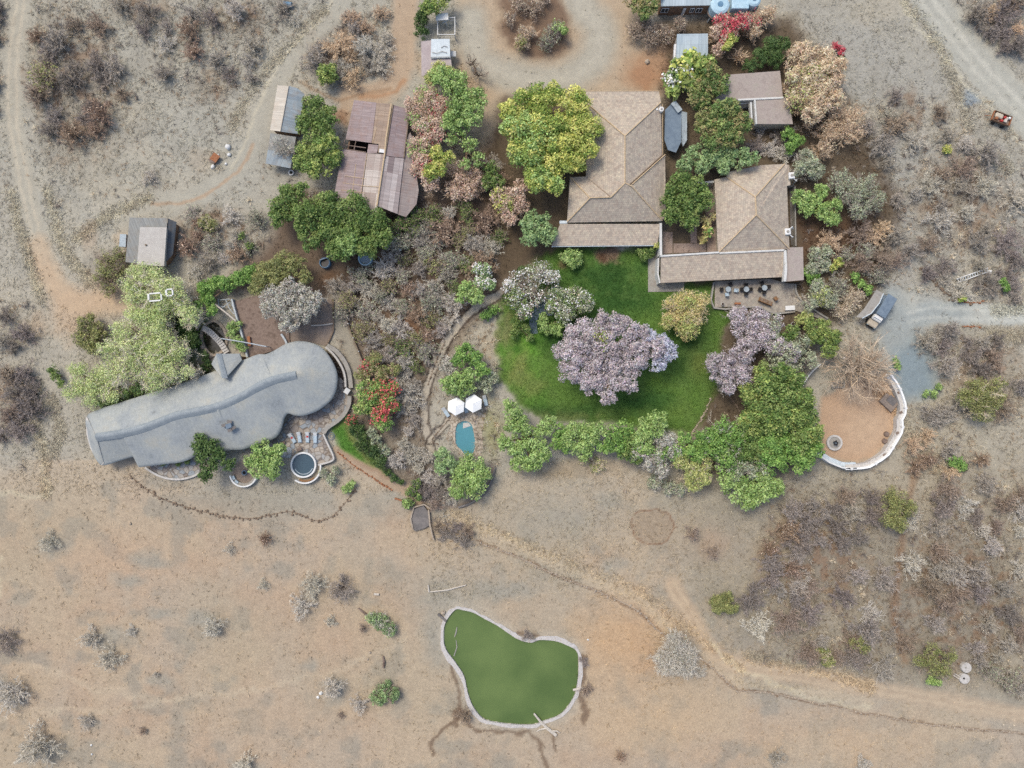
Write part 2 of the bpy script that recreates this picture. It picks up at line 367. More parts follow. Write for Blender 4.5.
# ------------------------------------------------------------------ GROUND: one grid, its faces shared out between ground, tracks, paths and lawn
POND = smooth_line([(455,610),(462,610),(473,612.6),(483,618),(497,625.5),(508,633),(518.4,639.5),(531,642.7),(539.5,640),(555,641),(566,645),(576.4,651),(578.5,665),(577,684),(573,698),(560.6,714),(543,721),(532.5,724.4),(511,724),(490,721),(481.5,717),(472.7,705.5),(467.5,691),(464,675.6),(455,661.5),(446,649),(443.7,637),(445.5,623)], 4, True)
POOL = smooth_line([(459,422),(467,421),(472,425),(474.5,435),(475.5,446),(473,453),(467,456.5),(461,450),(456,445),(455,438),(455.5,428)], 4, True)
SAND = [(822,398),(850,380),(885,372),(895,392),(899,410),(893,432),(885,446),(872,458),(855,463),(838,461),(822,455),(816,440)]
WEST_TRACK = smooth_line([(22,-60),(20,0),(15,40),(12,80),(14,130),(22,170),(30,210),(40,250),(54,283),(75,302),(105,303),(125,300)])
MID_TRACK = smooth_line([(118,215),(150,203),(185,200),(215,186),(245,158),(262,115),(280,75),(305,40),(335,10),(345,-40)])
TAN_TRACK = smooth_line([(408,-60),(406,0),(403,40),(400,70),(382,92),(350,97)])
NE_ROAD = smooth_line([(890,-60),(928,0),(955,35),(985,72),(1024,112),(1090,190)])
E_ROAD = smooth_line([(1100,318),(1024,315),(970,314),(935,312),(908,318)])
LOW_ROAD = smooth_line([(672,585),(690,615),(712,650),(745,668),(800,676),(870,688),(950,702),(1024,716),(1100,730)])
YARD = [(455,-40),(640,-40),(645,20),(640,50),(660,65),(662,95),(584,93),(520,92),(498,105),(485,150),(472,120),(470,80),(456,55)]
YARD_LOOP = smooth_line([(575,-40),(578,0),(600,30),(592,62),(560,80),(520,78),(480,60),(470,20)])
ISLAND = smooth_line([(505,-30),(498,5),(503,35),(520,52),(545,57),(565,48),(570,25),(562,0),(550,-30)], 4, True)
LAWN = smooth_line([(500,305),(497,345),(499,375),(512,395),(528,412),(570,420),(620,424),(660,428),(690,432),(702,418),(712,396),(728,370),(718,338),(738,312),(714,308),(713,284),(690,284),(660,276),(648,262),(640,250),(590,248),(552,250),(535,262),(515,278)], 3, True)
GREEN2 = smooth_line([(328,418),(335,436),(345,456),(372,470),(388,478),(378,462),(360,448),(352,430),(344,414)], 4, True)
GARDEN_PATH = smooth_line([(502,292),(488,300),(472,311),(458,325),(446,342),(436,362),(428,385),(423,405),(424,425),(429,442),(433,457)])
GARDEN_PATH2 = smooth_line([(430,440),(438,431),(446,424),(453,418)])
LOWER_PATH = smooth_line([(336,452),(352,462),(372,473),(390,483),(406,490),(418,502),(424,512)])
THATCH_PATH = smooth_line([(337,297),(340,325),(349,345),(356,372),(355,392)])
PLAZA = smooth_line([(885,285),(905,290),(940,302),(965,306),(965,322),(935,326),(915,345),(935,372),(932,395),(905,398),(890,380),(880,345),(878,310)], 4, True)

def ground_paint(X, Y):
    """X, Y in photo pixels on the ground plane; returns linear albedo (n,3) and masks"""
    n1 = fbm(X, Y, 60, 11); n2 = fbm(X, Y, 22, 23); n3 = fbm(X, Y, 8, 37); n4 = fbm(X, Y, 130, 51, 3)
    wx = X+(fbm(X, Y, 14, 61)-.5)*16; wy = Y+(fbm(X, Y, 14, 71)-.5)*16
    wx2 = X+(n3-.5)*5; wy2 = Y+(fbm(X, Y, 8, 83)-.5)*5
    out = np.empty(X.shape+(3,)); out[:] = (166, 158, 146)
    def lay(mask, c, o=1.0):
        m = np.clip(mask*o, 0, 1)[..., None]; out[:] = out*(1-m)+np.array(c, float)*m
    def poly(pts, soft=4, o=1.0, c=None, x=None, y=None):
        x = wx if x is None else x; y = wy if y is None else y
        a = np.array(pts); sel = (x > a[:, 0].min()-soft*2-2) & (x < a[:, 0].max()+soft*2+2) & (y > a[:, 1].min()-soft*2-2) & (y < a[:, 1].max()+soft*2+2)
        m = np.zeros(X.shape)
        if sel.any():
            xs, ys = x[sel], y[sel]; d = seg_dist(xs, ys, pts, True); i = inside(xs, ys, pts); d = np.where(i, d, -d)
            m[sel] = np.clip(d/soft*.5+.5, 0, 1)
        if c is not None: lay(m, c, o)
        return m
    def line(pts, wd, soft=2, o=1.0, c=None, x=None, y=None, thin=None):
        x = wx2 if x is None else x; y = wy2 if y is None else y
        a = np.array(pts); sel = (x > a[:, 0].min()-wd-soft*2) & (x < a[:, 0].max()+wd+soft*2) & (y > a[:, 1].min()-wd-soft*2) & (y < a[:, 1].max()+wd+soft*2)
        m = np.zeros(X.shape)
        if sel.any(): m[sel] = np.clip((wd/2-seg_dist(x[sel], y[sel], pts))/soft+.5, 0, 1)
        if thin is not None: m = m*thin
        if c is not None: lay(m, c, o)
        return m
    def blob(cx, cy, r, c, o=1.0, soft=0.6, ry=None):
        ry = r if ry is None else ry; d = np.sqrt(((wx-cx)/r)**2+((wy-cy)/ry)**2); lay(np.clip((1-d)/soft, 0, 1), c, o)
    sm = lambda a, lo, hi: np.clip((a-lo)/(hi-lo), 0, 1)
    # broad zones
    poly([(-400,470),(0,470),(130,462),(180,500),(300,520),(400,520),(440,540),(600,600),(700,690),(1400,760),(1400,1400),(-400,1400)], 16, 1, (180,163,146))
    lay(sm(n1, .45, .62)*(Y > 460), (192,166,142), .75); lay(sm(n2, .52, .72)*(Y > 480), (170,158,144), .4); lay(sm(fbm(X, Y, 40, 93), .5, .75)*(Y > 500), (184,154,130), .4)
    poly([(-400,-400),(470,-400),(470,40),(400,100),(330,110),(250,200),(0,300),(-400,300)], 25, .9, (165,160,150))
    poly([(-400,60),(10,160),(50,300),(30,470),(-400,470)], 12, .8, (168,160,148))
    poly([(780,-400),(1400,-400),(1400,300),(900,290),(840,200),(780,100)], 25, .9, (158,154,148))
    poly([(660,470),(1400,400),(1400,720),(900,690),(740,650),(690,600)], 25, .85, (156,146,132))
    lay(sm(n2, .5, .66)*(X > 760)*(Y > 470)*(Y < 690), (144,130,116), .5)
    lay(sm(n1, .5, .62), (178,166,148), .4); lay(sm(n2, .55, .7), (146,140,132), .45); lay(sm(n4, .5, .7), (172,160,140), .3)
    # thickets: darker litter beneath the brush
    for c in [(75,90,52,95),(330,45,40,38),(0,400,38,30),(110,270,30,26),(215,225,45,22),(990,20,34,34),(960,200,55,60),(990,380,45,40),(820,560,75,60),(960,600,80,85),(15,50,14,60),(905,110,22,30),(140,10,40,20),(240,20,30,30),(210,90,25,22)]:
        blob(c[0], c[1], c[2], (136,124,112), .5, .7, c[3])
        m = np.clip((1-np.sqrt(((wx-c[0])/c[2])**2+((wy-c[1])/c[3])**2))/.5, 0, 1); lay(m*sm(n3, .5, .62), (142,108,84), .5)
    blob(620,640,70,(198,160,124),.6,.8,60); blob(120,560,90,(190,158,134),.45,.9,40); blob(330,640,60,(190,160,136),.5,.9,45); blob(280,720,120,(190,164,140),.4,.9,40); blob(860,740,140,(198,170,140),.6,.9,40); blob(650,720,110,(196,168,138),.6,.9,50)
    blob(560,520,90,(160,154,144),.7,.9,38); blob(450,600,60,(162,157,148),.7,.9,50); blob(240,505,95,(158,150,138),.6,.7,22); blob(700,545,70,(166,150,134),.6,.8,35)
    # compound soil
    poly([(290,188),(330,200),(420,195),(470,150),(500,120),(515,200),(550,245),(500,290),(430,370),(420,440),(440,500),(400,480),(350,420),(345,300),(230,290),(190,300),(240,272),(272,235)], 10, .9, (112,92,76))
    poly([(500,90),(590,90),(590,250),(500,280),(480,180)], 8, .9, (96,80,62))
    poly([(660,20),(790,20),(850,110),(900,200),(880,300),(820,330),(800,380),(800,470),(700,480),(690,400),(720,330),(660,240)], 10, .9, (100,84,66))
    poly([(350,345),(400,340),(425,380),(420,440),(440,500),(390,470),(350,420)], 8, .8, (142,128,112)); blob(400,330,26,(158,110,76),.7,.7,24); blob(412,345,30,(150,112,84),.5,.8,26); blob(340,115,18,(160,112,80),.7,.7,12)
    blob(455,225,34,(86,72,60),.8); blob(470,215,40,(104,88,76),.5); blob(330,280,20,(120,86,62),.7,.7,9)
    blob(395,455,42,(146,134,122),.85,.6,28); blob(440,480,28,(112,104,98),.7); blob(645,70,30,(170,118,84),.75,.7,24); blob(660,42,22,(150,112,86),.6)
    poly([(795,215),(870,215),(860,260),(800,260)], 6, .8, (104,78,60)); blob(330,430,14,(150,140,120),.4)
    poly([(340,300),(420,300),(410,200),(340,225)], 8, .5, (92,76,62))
    # yard and tracks
    my = poly(YARD, 6, 1, (176,152,128)); blob(645,75,32,(168,116,82),.8,.7,26); blob(475,70,36,(180,142,108),.6); blob(430,60,20,(174,142,114),.5); blob(560,90,70,(184,160,134),.6,.8,22)
    line(YARD_LOOP, 34, 14, .85, (168,162,150)); line(YARD_LOOP, 12, 8, .4, (186,178,164))
    poly(ISLAND, 5, 1, (132,106,86))
    mw = line(WEST_TRACK, 20, 3, .9, (170,162,148)); 
    for off in (-4, 4):
        line([(a+off, b) for a, b in WEST_TRACK], 3, 2, .65, (192,178,158))
    poly([(40,255),(62,285),(110,290),(130,305),(95,318),(70,345),(55,330),(48,290)], 9, .85, (188,160,134)); line(WEST_TRACK[-34:], 22, 9, .6, (192,160,130))
    mm = line(MID_TRACK, 20, 7, .75, (168,162,150)); line([(a+1, b+2) for a, b in MID_TRACK[8:36]], 3, 2, .6, (176,136,106)); line([(a-7, b) for a, b in MID_TRACK[30:]], 3, 2, .5, (200,188,164))
    mt = line(TAN_TRACK, 26, 8, .85, (180,150,124)); line([(300,82),(335,100),(352,97),(390,88)], 3, 2, .5, (150,110,80)); line([(405,80),(396,92),(360,98)], 4, 3, .6, (174,120,84))
    mn = line(NE_ROAD, 36, 6, .9, (170,168,160)); line([(a+3, b-3) for a, b in NE_ROAD], 4.5, 3, .7, (192,188,178)); line([(a-5, b+4) for a, b in NE_ROAD], 4, 3, .65, (188,184,174)); blob(968,97,11,(138,148,160),.9,.5); line([(a+13, b-12) for a, b in NE_ROAD], 3, 3, .4, (188,182,168))
    line([(a-21, b+10) for a, b in NE_ROAD], 4, 3, .6, (204,196,174), x=wx, y=wy)
    me_ = line(E_ROAD, 21, 3, .95, (176,177,172)); mp = poly(PLAZA, 8, .97, (152,158,160), x=wx2, y=wy2); blob(915,300,22,(174,172,164),.8,.8,14)
    for off in (-4, 5): line([(a, b+off) for a, b in E_ROAD], 3, 2.5, .5, (192,192,186))
    poly([(896,350),(915,338),(932,358),(936,393),(905,399),(897,385)], 8, .9, (124,140,152), x=wx2, y=wy2); poly([(884,330),(905,330),(905,350),(884,350)], 9, .5, (146,150,150))
    ml = line(LOW_ROAD, 17, 7, .85, (190,166,142)); 
    for off in (-3, 3.5): line([(a-off*.6, b+off) for a, b in LOW_ROAD], 2.6, 2, .45, (204,184,158))
    line([(450,517),(490,533),(540,556),(590,578),(640,600),(680,640),(715,668),(745,684),(800,690),(870,702)], 9, 6, .6, (196,178,154)); line([(440,524),(480,543),(520,558),(560,577),(600,592),(640,612),(660,632),(700,657),(737,691),(770,693),(830,706),(880,716),(940,726),(1024,733),(1100,740)], 1.6, 1.4, .8, (116,90,70))
    line([(640,470),(700,500),(760,490),(800,480),(870,476),(905,470)], 10, 8, .4, (178,166,148)); line([(915,470),(905,520),(898,570),(893,620),(905,660)], 7, 5, .6, (150,114,88)); line([(690,590),(676,545),(690,505)], 6, 6, .4, (178,166,150))
    line([(1024,530),(985,440),(970,380)], 7, 6, .35, (176,168,152))
    # fine pale straw lines along fences and verges
    for ln in ([(38,384),(37,430),(45,455),(46,495)],[(0,494),(45,497)],[(48,190),(60,240),(78,268),(95,285)],[(10,190),(20,230),(30,262),(40,290)],[(75,240),(110,215),(150,198)],[(870,710),(790,690),(740,668),(710,640)],[(0,560),(0,600)]):
        line(ln, 4, 3, .55, (204,192,166), x=wx, y=wy)
    for ln in ([(0,708),(60,710),(110,712),(170,698),(256,690)],[(30,662),(100,690),(180,700)],[(0,722),(60,712)],[(256,690),(340,670),(400,640)]): line(ln, 5, 4, .4, (200,184,162), x=wx, y=wy)
    for g in [(55,545,22,14),(150,560,30,12),(200,620,26,14),(130,580,22,10),(160,612,20,8),(335,690,17,20),(310,665,14,10),(90,722,16,10),(160,680,22,12),(45,752,30,14),(10,695,22,20),(110,640,22,18),(250,770,24,12),(440,640,26,40),(510,590,40,14)]:
        blob(g[0], g[1], g[2], (158,153,144), .75, .7, g[3])
    # sand ring, round patch, small clearings
    ms = poly(SAND, 3, 1, (186,150,122), x=wx2, y=wy2); blob(855,395,26,(176,156,138),.6,.8,14); blob(865,430,30,(192,160,132),.6)
    poly(smooth_line([(634,515),(650,509),(668,513),(673,526),(668,540),(652,545),(637,538),(632,527)], 4, True), 3, .9, (164,146,128), x=wx2, y=wy2)
    line(smooth_line([(634,515),(650,509),(668,513),(673,526),(668,540),(652,545),(637,538),(632,527)], 4, True), 1.5, 1, .6, (128,92,70))
    blob(712,545,20,(172,150,132),.6); blob(200,160,16,(168,152,134),.5); blob(125,238,12,(196,170,142),.7); blob(88,235,12,(170,148,128),.6,.7,22); blob(36,325,16,(170,146,124),.7)
    # wet stains round the pond
    dp = seg_dist(X, Y, POND, True); ip = inside(X, Y, POND)
    lay(np.clip(1-(dp-3)/9, 0, 1)*(~ip), (182,172,158), .75); lay(np.clip(1-dp/4, 0, 1)*(~ip), (206,200,192), .8)
    for ln, wd in (([(448,655),(456,672),(462,690),(460,708)], 4), ([(462,712),(452,725),(438,735),(432,752)], 5), ([(575,690),(580,700),(586,722)], 7), ([(583,655),(584,668),(582,680)], 7), ([(470,722),(478,728),(500,730),(530,731)], 4), ([(533,732),(538,748),(545,766)], 4), ([(553,735),(556,748)], 5), ([(520,634),(530,637),(540,634)], 4), ([(456,712),(466,718)], 9)):
        line(ln, wd, 2.5, .65, (112,92,76), x=wx, y=wy)
    lay(ip*1.0, (92,100,66), 1)
    # lawn
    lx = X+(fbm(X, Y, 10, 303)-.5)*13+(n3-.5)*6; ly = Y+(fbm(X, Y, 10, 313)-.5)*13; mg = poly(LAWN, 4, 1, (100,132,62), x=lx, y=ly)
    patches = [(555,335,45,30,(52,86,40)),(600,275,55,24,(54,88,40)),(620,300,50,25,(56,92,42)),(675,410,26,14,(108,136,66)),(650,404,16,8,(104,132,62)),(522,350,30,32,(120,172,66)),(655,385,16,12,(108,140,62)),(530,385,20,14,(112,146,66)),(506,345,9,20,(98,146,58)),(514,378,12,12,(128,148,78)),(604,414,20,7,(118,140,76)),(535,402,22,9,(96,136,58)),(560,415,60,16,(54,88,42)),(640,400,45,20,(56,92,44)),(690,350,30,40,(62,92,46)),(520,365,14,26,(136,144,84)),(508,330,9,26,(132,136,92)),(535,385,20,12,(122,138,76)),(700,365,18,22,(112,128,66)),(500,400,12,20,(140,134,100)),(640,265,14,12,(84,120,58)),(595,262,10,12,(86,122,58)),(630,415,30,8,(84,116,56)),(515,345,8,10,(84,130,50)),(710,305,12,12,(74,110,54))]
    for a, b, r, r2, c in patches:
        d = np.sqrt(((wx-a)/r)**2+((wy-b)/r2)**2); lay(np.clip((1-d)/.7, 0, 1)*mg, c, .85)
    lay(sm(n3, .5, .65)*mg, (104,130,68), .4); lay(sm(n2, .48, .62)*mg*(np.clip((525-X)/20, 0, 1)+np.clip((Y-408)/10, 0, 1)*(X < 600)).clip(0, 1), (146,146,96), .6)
    blob(608,256,13,(140,116,98),.95,.4,11); blob(562,262,7,(120,104,80),.8); blob(604,258,6,(100,74,56),.8)
    mg2 = poly(GREEN2, 3, 1, (92,136,58), x=wx2, y=wy2); line([(344,420),(352,440),(368,462),(388,478)], 5, 4, .7, (150,146,98)); blob(338,418,9,(150,150,96),.8)
    blob(188,335,26,(70,104,46),.95,.4,30); blob(200,372,14,(110,100,72),.8); blob(188,362,12,(90,104,60),.6); poly([(120,395),(215,368),(180,385),(95,418)], 5, .7, (84,108,56))
    blob(492,430,16,(150,146,104),.8,.7,40); blob(490,345,14,(176,160,136),.7,.7,26); blob(462,348,10,(150,132,112),.7,.7,26)
    blob(555,470,50,(160,140,116),.7,.7,12); blob(600,465,50,(166,146,124),.6,.7,14)
    # paths
    line(GARDEN_PATH, 10.5, 1.5, .9, (74,62,54)); m1 = line(GARDEN_PATH, 7.2, 1.0, 1, (176,163,148)); line(GARDEN_PATH2, 9, 1.5, .9, (74,62,54)); m2 = line(GARDEN_PATH2, 6.2, 1.0, 1, (176,163,148)); m3 = line(LOWER_PATH, 11, 3, .95, (176,150,128)); m4 = line(THATCH_PATH, 13, 3, 1, (152,142,128))
    curved = smooth_line([(493,466),(490,480),(484,492),(470,502),(452,507),(436,503)]); m5 = line(curved, 6.5, 1.5, 1, (146,132,122))
    lum = out @ np.array([.3, .59, .11]); keep = np.where((mg > .3) | (mg2 > .3), 1.0, .84+.14*np.clip((Y-470)/60, 0, 1)*np.clip((900-X)/200, 0, 1))[..., None]; out = lum[..., None]+(out-lum[..., None])*keep; out = out+((1-np.clip((wy-440)/70, 0, 1))[..., None]*np.array([13, 14, 9])+np.clip((wy-440)/70, 0, 1)[..., None]*np.array([3, 4, 0]))*(keep < 1.0)*np.clip((lum-110)/30, 0.3, 1)[..., None]
    label = np.zeros(X.shape, int)
    label[(mw > .5) | (mm > .5) | (mt > .5) | (ml > .5)] = 1
    label[(mn > .5) | (me_ > .5) | (mp > .5)] = 2
    label[(my > .5)] = 3
    label[ms > .5] = 4
    label[(m1 > .5) | (m2 > .5) | (m3 > .5) | (m4 > .5) | (m5 > .5)] = 5
    label[((mg > .5) | (mg2 > .5)) & (label != 5)] = 6
    return out, label

def spaced(lo, hi, step, far):
    core = list(np.arange(lo, hi+step/2, step)); a = []; v = core[0]; s_ = step
    while v > -far: s_ *= 1.6; v -= s_; a.append(v)
    b = []; v = core[-1]; s_ = step
    while v < far: s_ *= 1.6; v += s_; b.append(v)
    return np.array(a[::-1]+core+b)
gx = spaced(-108, 108, 0.30, 2500); gy = spaced(-84, 84, 0.30, 2500)
GX, GY = np.meshgrid(gx, gy, indexing='xy'); PX = GX/S+512; PY = 384-GY/S
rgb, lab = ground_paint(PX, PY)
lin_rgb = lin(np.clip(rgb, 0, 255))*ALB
GZ = (fbm(PX, PY, 9, 101, 3)-.5)*0.10
def sink(poly, depth):
    global GZ
    a = np.array(poly); sel = (PX > a[:, 0].min()) & (PX < a[:, 0].max()) & (PY > a[:, 1].min()) & (PY < a[:, 1].max())
    i = np.zeros(PX.shape, bool); i[sel] = inside(PX[sel], PY[sel], poly); GZ[i] = -depth
GPOND = smooth_line([(214,322),(205,328),(203,338),(206,347),(213,354),(222,350),(226,340),(222,328)], 3, True)
sink(POND, 0.9); sink(POOL, 1.5); sink(GPOND, 0.6)
ny, nx = PX.shape
idx = np.arange(nx*ny).reshape(ny, nx)
quads = np.stack([idx[:-1, :-1], idx[:-1, 1:], idx[1:, 1:], idx[1:, :-1]], -1).reshape(-1, 4)
flab = lab[:-1, :-1].ravel()
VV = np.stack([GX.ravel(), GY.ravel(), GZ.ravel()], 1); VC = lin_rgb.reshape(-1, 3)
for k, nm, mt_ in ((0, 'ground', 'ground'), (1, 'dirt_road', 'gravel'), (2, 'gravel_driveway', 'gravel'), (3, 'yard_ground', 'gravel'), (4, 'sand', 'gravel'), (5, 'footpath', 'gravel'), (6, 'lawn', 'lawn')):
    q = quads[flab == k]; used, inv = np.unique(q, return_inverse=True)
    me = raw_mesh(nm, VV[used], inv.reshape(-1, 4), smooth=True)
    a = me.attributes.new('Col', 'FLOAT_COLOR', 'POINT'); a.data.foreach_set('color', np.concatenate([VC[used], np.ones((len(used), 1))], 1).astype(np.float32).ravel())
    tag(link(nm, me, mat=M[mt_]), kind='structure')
def water(name, poly, z, mat):
    b = MB(); b.slab(px_line(poly), z-0.05, z); return tag(b.build(name, mat), kind='structure')
water('pond_water', POND, -0.22, M['pond'])

def offset(poly, d):
    """push a closed px outline outward by d px"""
    n = len(poly); ar = sum(poly[i][0]*poly[(i+1) % n][1]-poly[(i+1) % n][0]*poly[i][1] for i in range(n)); s_ = 1 if ar > 0 else -1; out = []
    for i in range(n):
        a, b = poly[i-1], poly[(i+1) % n]; tx, ty = b[0]-a[0], b[1]-a[1]; L = math.hypot(tx, ty) or 1
        out.append((poly[i][0]+ty/L*d*s_, poly[i][1]-tx/L*d*s_))
    return out
def ring_band(inner, outer, z0, z1, jit=0.0):
    """a band between two px outlines, dropping to z0 on both sides"""
    b = MB(); n = len(inner); vs = []
    for (x, y) in inner: vs += [(*P(x, y)[:2], z0), (*P(x, y)[:2], z1+random.uniform(-jit, jit))]
    for (x, y) in outer: vs += [(*P(x, y)[:2], z1+random.uniform(-jit, jit)), (*P(x, y)[:2], -0.15)]
    m = len(vs)//2; fs = []
    for i in range(n):
        j = (i+1) % n
        fs += [(2*i, 2*i+1, 2*j+1, 2*j), (2*i+1, m+2*i, m+2*j, 2*j+1), (m+2*i, m+2*i+1, m+2*j+1, m+2*j)]
    b.add(vs, fs); return b
o_ = offset(POND, 0.2); 
wob = [2.2+2.6*abs(math.sin(i*.21)*math.cos(i*.057+1))+random.uniform(0, .9) for i in range(len(POND))]; outer = [(a[0]+(b_[0]-a[0])*w_+random.uniform(-.35, .35), a[1]+(b_[1]-a[1])*w_+random.uniform(-.35, .35)) for a, b_, w_ in zip(POND, offset(POND, 1.0), wob)]
tag(ring_band(o_, outer, -0.8, 0.13, 0.03).build('pond_rim', M['lime_rim'], smooth=False), 'rough pale concrete lip running round the green pond', 'pond edge')
t = thing('swimming_pool', 'small teardrop swimming pool with turquoise water beside the umbrellas', 'swimming pool', P(466, 438))
inner = POOL; b = MB(); n = len(inner)
top = px_line(inner); vs = [(x, y, 0.06) for x, y in top]+[(x, y, -1.35) for x, y in top]
b.add(vs, [tuple(range(n, 2*n))]+[(i, n+i, n+(i+1) % n, (i+1) % n) for i in range(n)]); b.build('basin', M['pool_stone'], t)
ring_band(offset(POOL, -0.3), offset(POOL, 2.2), -0.1, 0.09).build('coping', M['pool_stone'], t)
b = MB(); b.slab(px_line(POOL), -0.14, -0.10); b.build('water', M['pool'], t)
b = MB(); sx = px_line([(463,423),(468.5,422.5),(471,426),(463,428.5)]); b.slab(sx, -.13, -.06); b.build('step', M['pale_concrete'], t)
dk = [(449,416),(456,411),(470,413),(484,404),(491,401),(486,412),(484,424),(482,432),(483,446),(480,458),(474,461),(470,458),(477,448),(476.5,434),(474,424),(468,419),(459,420),(454,427),(452,436),(448,441),(446,436),(451,427)]
tag(MB().slab(px_line(dk), -0.05, 0.05).build('pool_deck', M['pool_stone']), kind='structure')

# ---------------------------------------------------------------- buildings
def newell(ps):
    nrm = Vector((0, 0, 0))
    for i in range(len(ps)):
        a, b = ps[i], ps[(i+1) % len(ps)]; nrm += Vector(((a[1]-b[1])*(a[2]+b[2]), (a[2]-b[2])*(a[0]+b[0]), (a[0]-b[0])*(a[1]+b[1])))
    return nrm.normalized() if nrm.length > 1e-9 else Vector((0, 0, 1))
def roof(name, faces, mat, parent, t=0.14, rot=False):
    """faces: lists of (px, py, z) as seen in the photo; gets thickness and roof uv"""
    L = root_loc(parent) if parent else (0, 0, 0); keys = {}; vs = []; top = []
    for f in faces:
        ids = []
        for p in f:
            k = (round(p[0], 1), round(p[1], 1), round(p[2], 1))
            if k not in keys: q = P(*p); keys[k] = len(vs); vs.append((q[0]-L[0], q[1]-L[1], q[2]-L[2]))
            ids.append(keys[k])
        if newell([vs[i] for i in ids])[2] < 0: ids = ids[::-1]
        top.append(ids)
    n = len(vs); vs2 = vs+[(x, y, z-t) for x, y, z in vs]; edges = {}
    for f in top:
        for i in range(len(f)): edges[(f[i], f[(i+1) % len(f)])] = 1
    fs = [tuple(f) for f in top]+[tuple(i+n for i in f)[::-1] for f in top]
    fs += [(b, a, a+n, b+n) for (a, b) in edges if (b, a) not in edges]
    me = bpy.data.meshes.new(name); me.from_pydata(vs2, [], fs); me.materials.append(mat); uv = me.uv_layers.new(name='UVMap')
    for p in me.polygons:
        nv = p.normal; u = Vector((0, 0, 1)).cross(nv); u = u.normalized() if u.length > 0.02 else Vector((1, 0, 0)); v = nv.cross(u)
        if rot: u, v = v, u
        for li in p.loop_indices:
            co = me.vertices[me.loops[li].vertex_index].co; uv.data[li].uv = (co.dot(u)+100, co.dot(v)+100)
    me.update(); return link(name, me, parent)
def shrink(poly, d):
    """pull a world outline inward by d m"""
    n = len(poly); ar = sum(poly[i][0]*poly[(i+1) % n][1]-poly[(i+1) % n][0]*poly[i][1] for i in range(n)); s_ = 1 if ar > 0 else -1; out = []
    for i in range(n):
        p0, p1, p2 = Vector(poly[i-1]), Vector(poly[i]), Vector(poly[(i+1) % n]); e1 = (p1-p0).normalized(); e2 = (p2-p1).normalized()
        n1 = Vector((-e1.y, e1.x))*s_; n2 = Vector((-e2.y, e2.x))*s_; m = (n1+n2); m = m.normalized() if m.length > .1 else n1
        k = min(2.0, 1/max(.3, m.dot(n1))); out.append(tuple(p1+m*d*k))
    return out
def walls(pts, z, parent, mat, inset=0.5, name='wall', z0=-0.1):
    poly = shrink([P(x, y, z)[:2] for x, y in pts], inset); b = MB(); b.strip(poly, 0.22, z0, z-0.16, True); b.build(name, mat, parent); return poly
def caps(parent, lines, name='ridge_cap', mat=None, r=0.11, lift=0.05):
    for ln in lines:
        b = MB(); b.tube([(*P(x, y, z)[:2], z+lift) for x, y, z in ln], r, 6); b.build(name, mat or M['ridge'], parent)
def window(parent, a, b_, z=1.0, h=1.2, proud=0.13, name='window', frame=None):
    """on the wall line a->b_ (world xy), facing left of a->b_"""
    A, B = Vector(a), Vector(b_); e = (B-A).normalized(); nrm = Vector((-e.y, e.x)); c = (A+B)/2+nrm*proud; L = (B-A).length; ang = math.atan2(e.y, e.x)
    f = MB()
    for dz in (-h/2, h/2): f.box(c.x, c.y, z+h/2+dz, L, 0.08, 0.08, ang)
    for s_ in (-1, 0, 1): q = c+e*s_*L/2; f.box(q.x, q.y, z+h/2, 0.07, 0.08, h-0.08, ang)
    w_ = f.build(name, frame or M['white'], parent); g = MB(); g.box(c.x, c.y, z+h/2, L-.1, 0.03, h-.1, ang); g.build('pane', M['glass'], w_)

# --- west tiled house
t = thing('tiled_house', 'large L-shaped house with tan clay tile hip roof beside the lime green tree', 'house', P(620, 175))
z0, zr = 3.0, 6.2
roof('roof', [[(584.5,91.5,2.6),(659,91.5,2.6),(661,102,z0),(586,102,z0)], [(586,102,z0),(661,102,z0),(625,136,zr)], [(661,102,z0),(662,156,z0),(630,185,5.9),(625,183,zr),(625,136,zr)],
    [(586,102,z0),(625,136,zr),(625,183,zr),(611,197,5.1),(586,176.5,z0)]], M['roof_tile'], t)
roof('roof', [[(570,177,3.05),(586,176.5,3.05),(611,197,5.15),(590,198,5.15)], [(570,177,3.05),(590,198,5.15),(567,222.5,3.05)],
    [(567,222.5,3.05),(590,198,5.15),(611,197,5.15),(625,183.3,6.25),(632,186.5,6.0),(662,221,3.05)], [(632,186.5,6.0),(665,156,3.0),(666,215,3.0),(662,221,3.05)], [(630,185.3,5.95),(664.5,155.2,3.05),(666,156.5,3.0),(632,186.6,6.0)]], M['roof_tile'], t)
roof('veranda_roof', [[(560,224,2.85),(661,224,2.85),(657,245,2.3),(551.5,246,2.3)]], M['roof_tile'], t)
caps(t, [[(586.5,103,3.05),(625,136,zr)], [(661,102.5,3.05),(625,136,zr)], [(625,136,zr),(625,183,zr)], [(625,183,zr),(611,197.3,5.2)], [(611,197.3,5.2),(590,198,5.2)], [(570,177,3.1),(590,198,5.2)], [(567,222,3.1),(590,198,5.2)], [(625,183,zr),(632,186.5,6.05)], [(632,186.5,6.05),(662,220.5,3.1)], [(632,184.5,6.0),(665,154.8,3.15)]])
caps(t, [[(586.5,177.5,3.06),(610,196.5,5.1)]], 'valley', M['rust_dark'], 0.08, 0.0); caps(t, [[(630,184.3,5.97),(662.5,155,3.15)]], 'valley', M['rust_dark'], 0.09, 0.02)
pw = walls([(586,102),(661,102),(661,160),(664,160),(664,222),(568,222),(568,178),(586,178)], 3.0, t, M['cream_wall'])
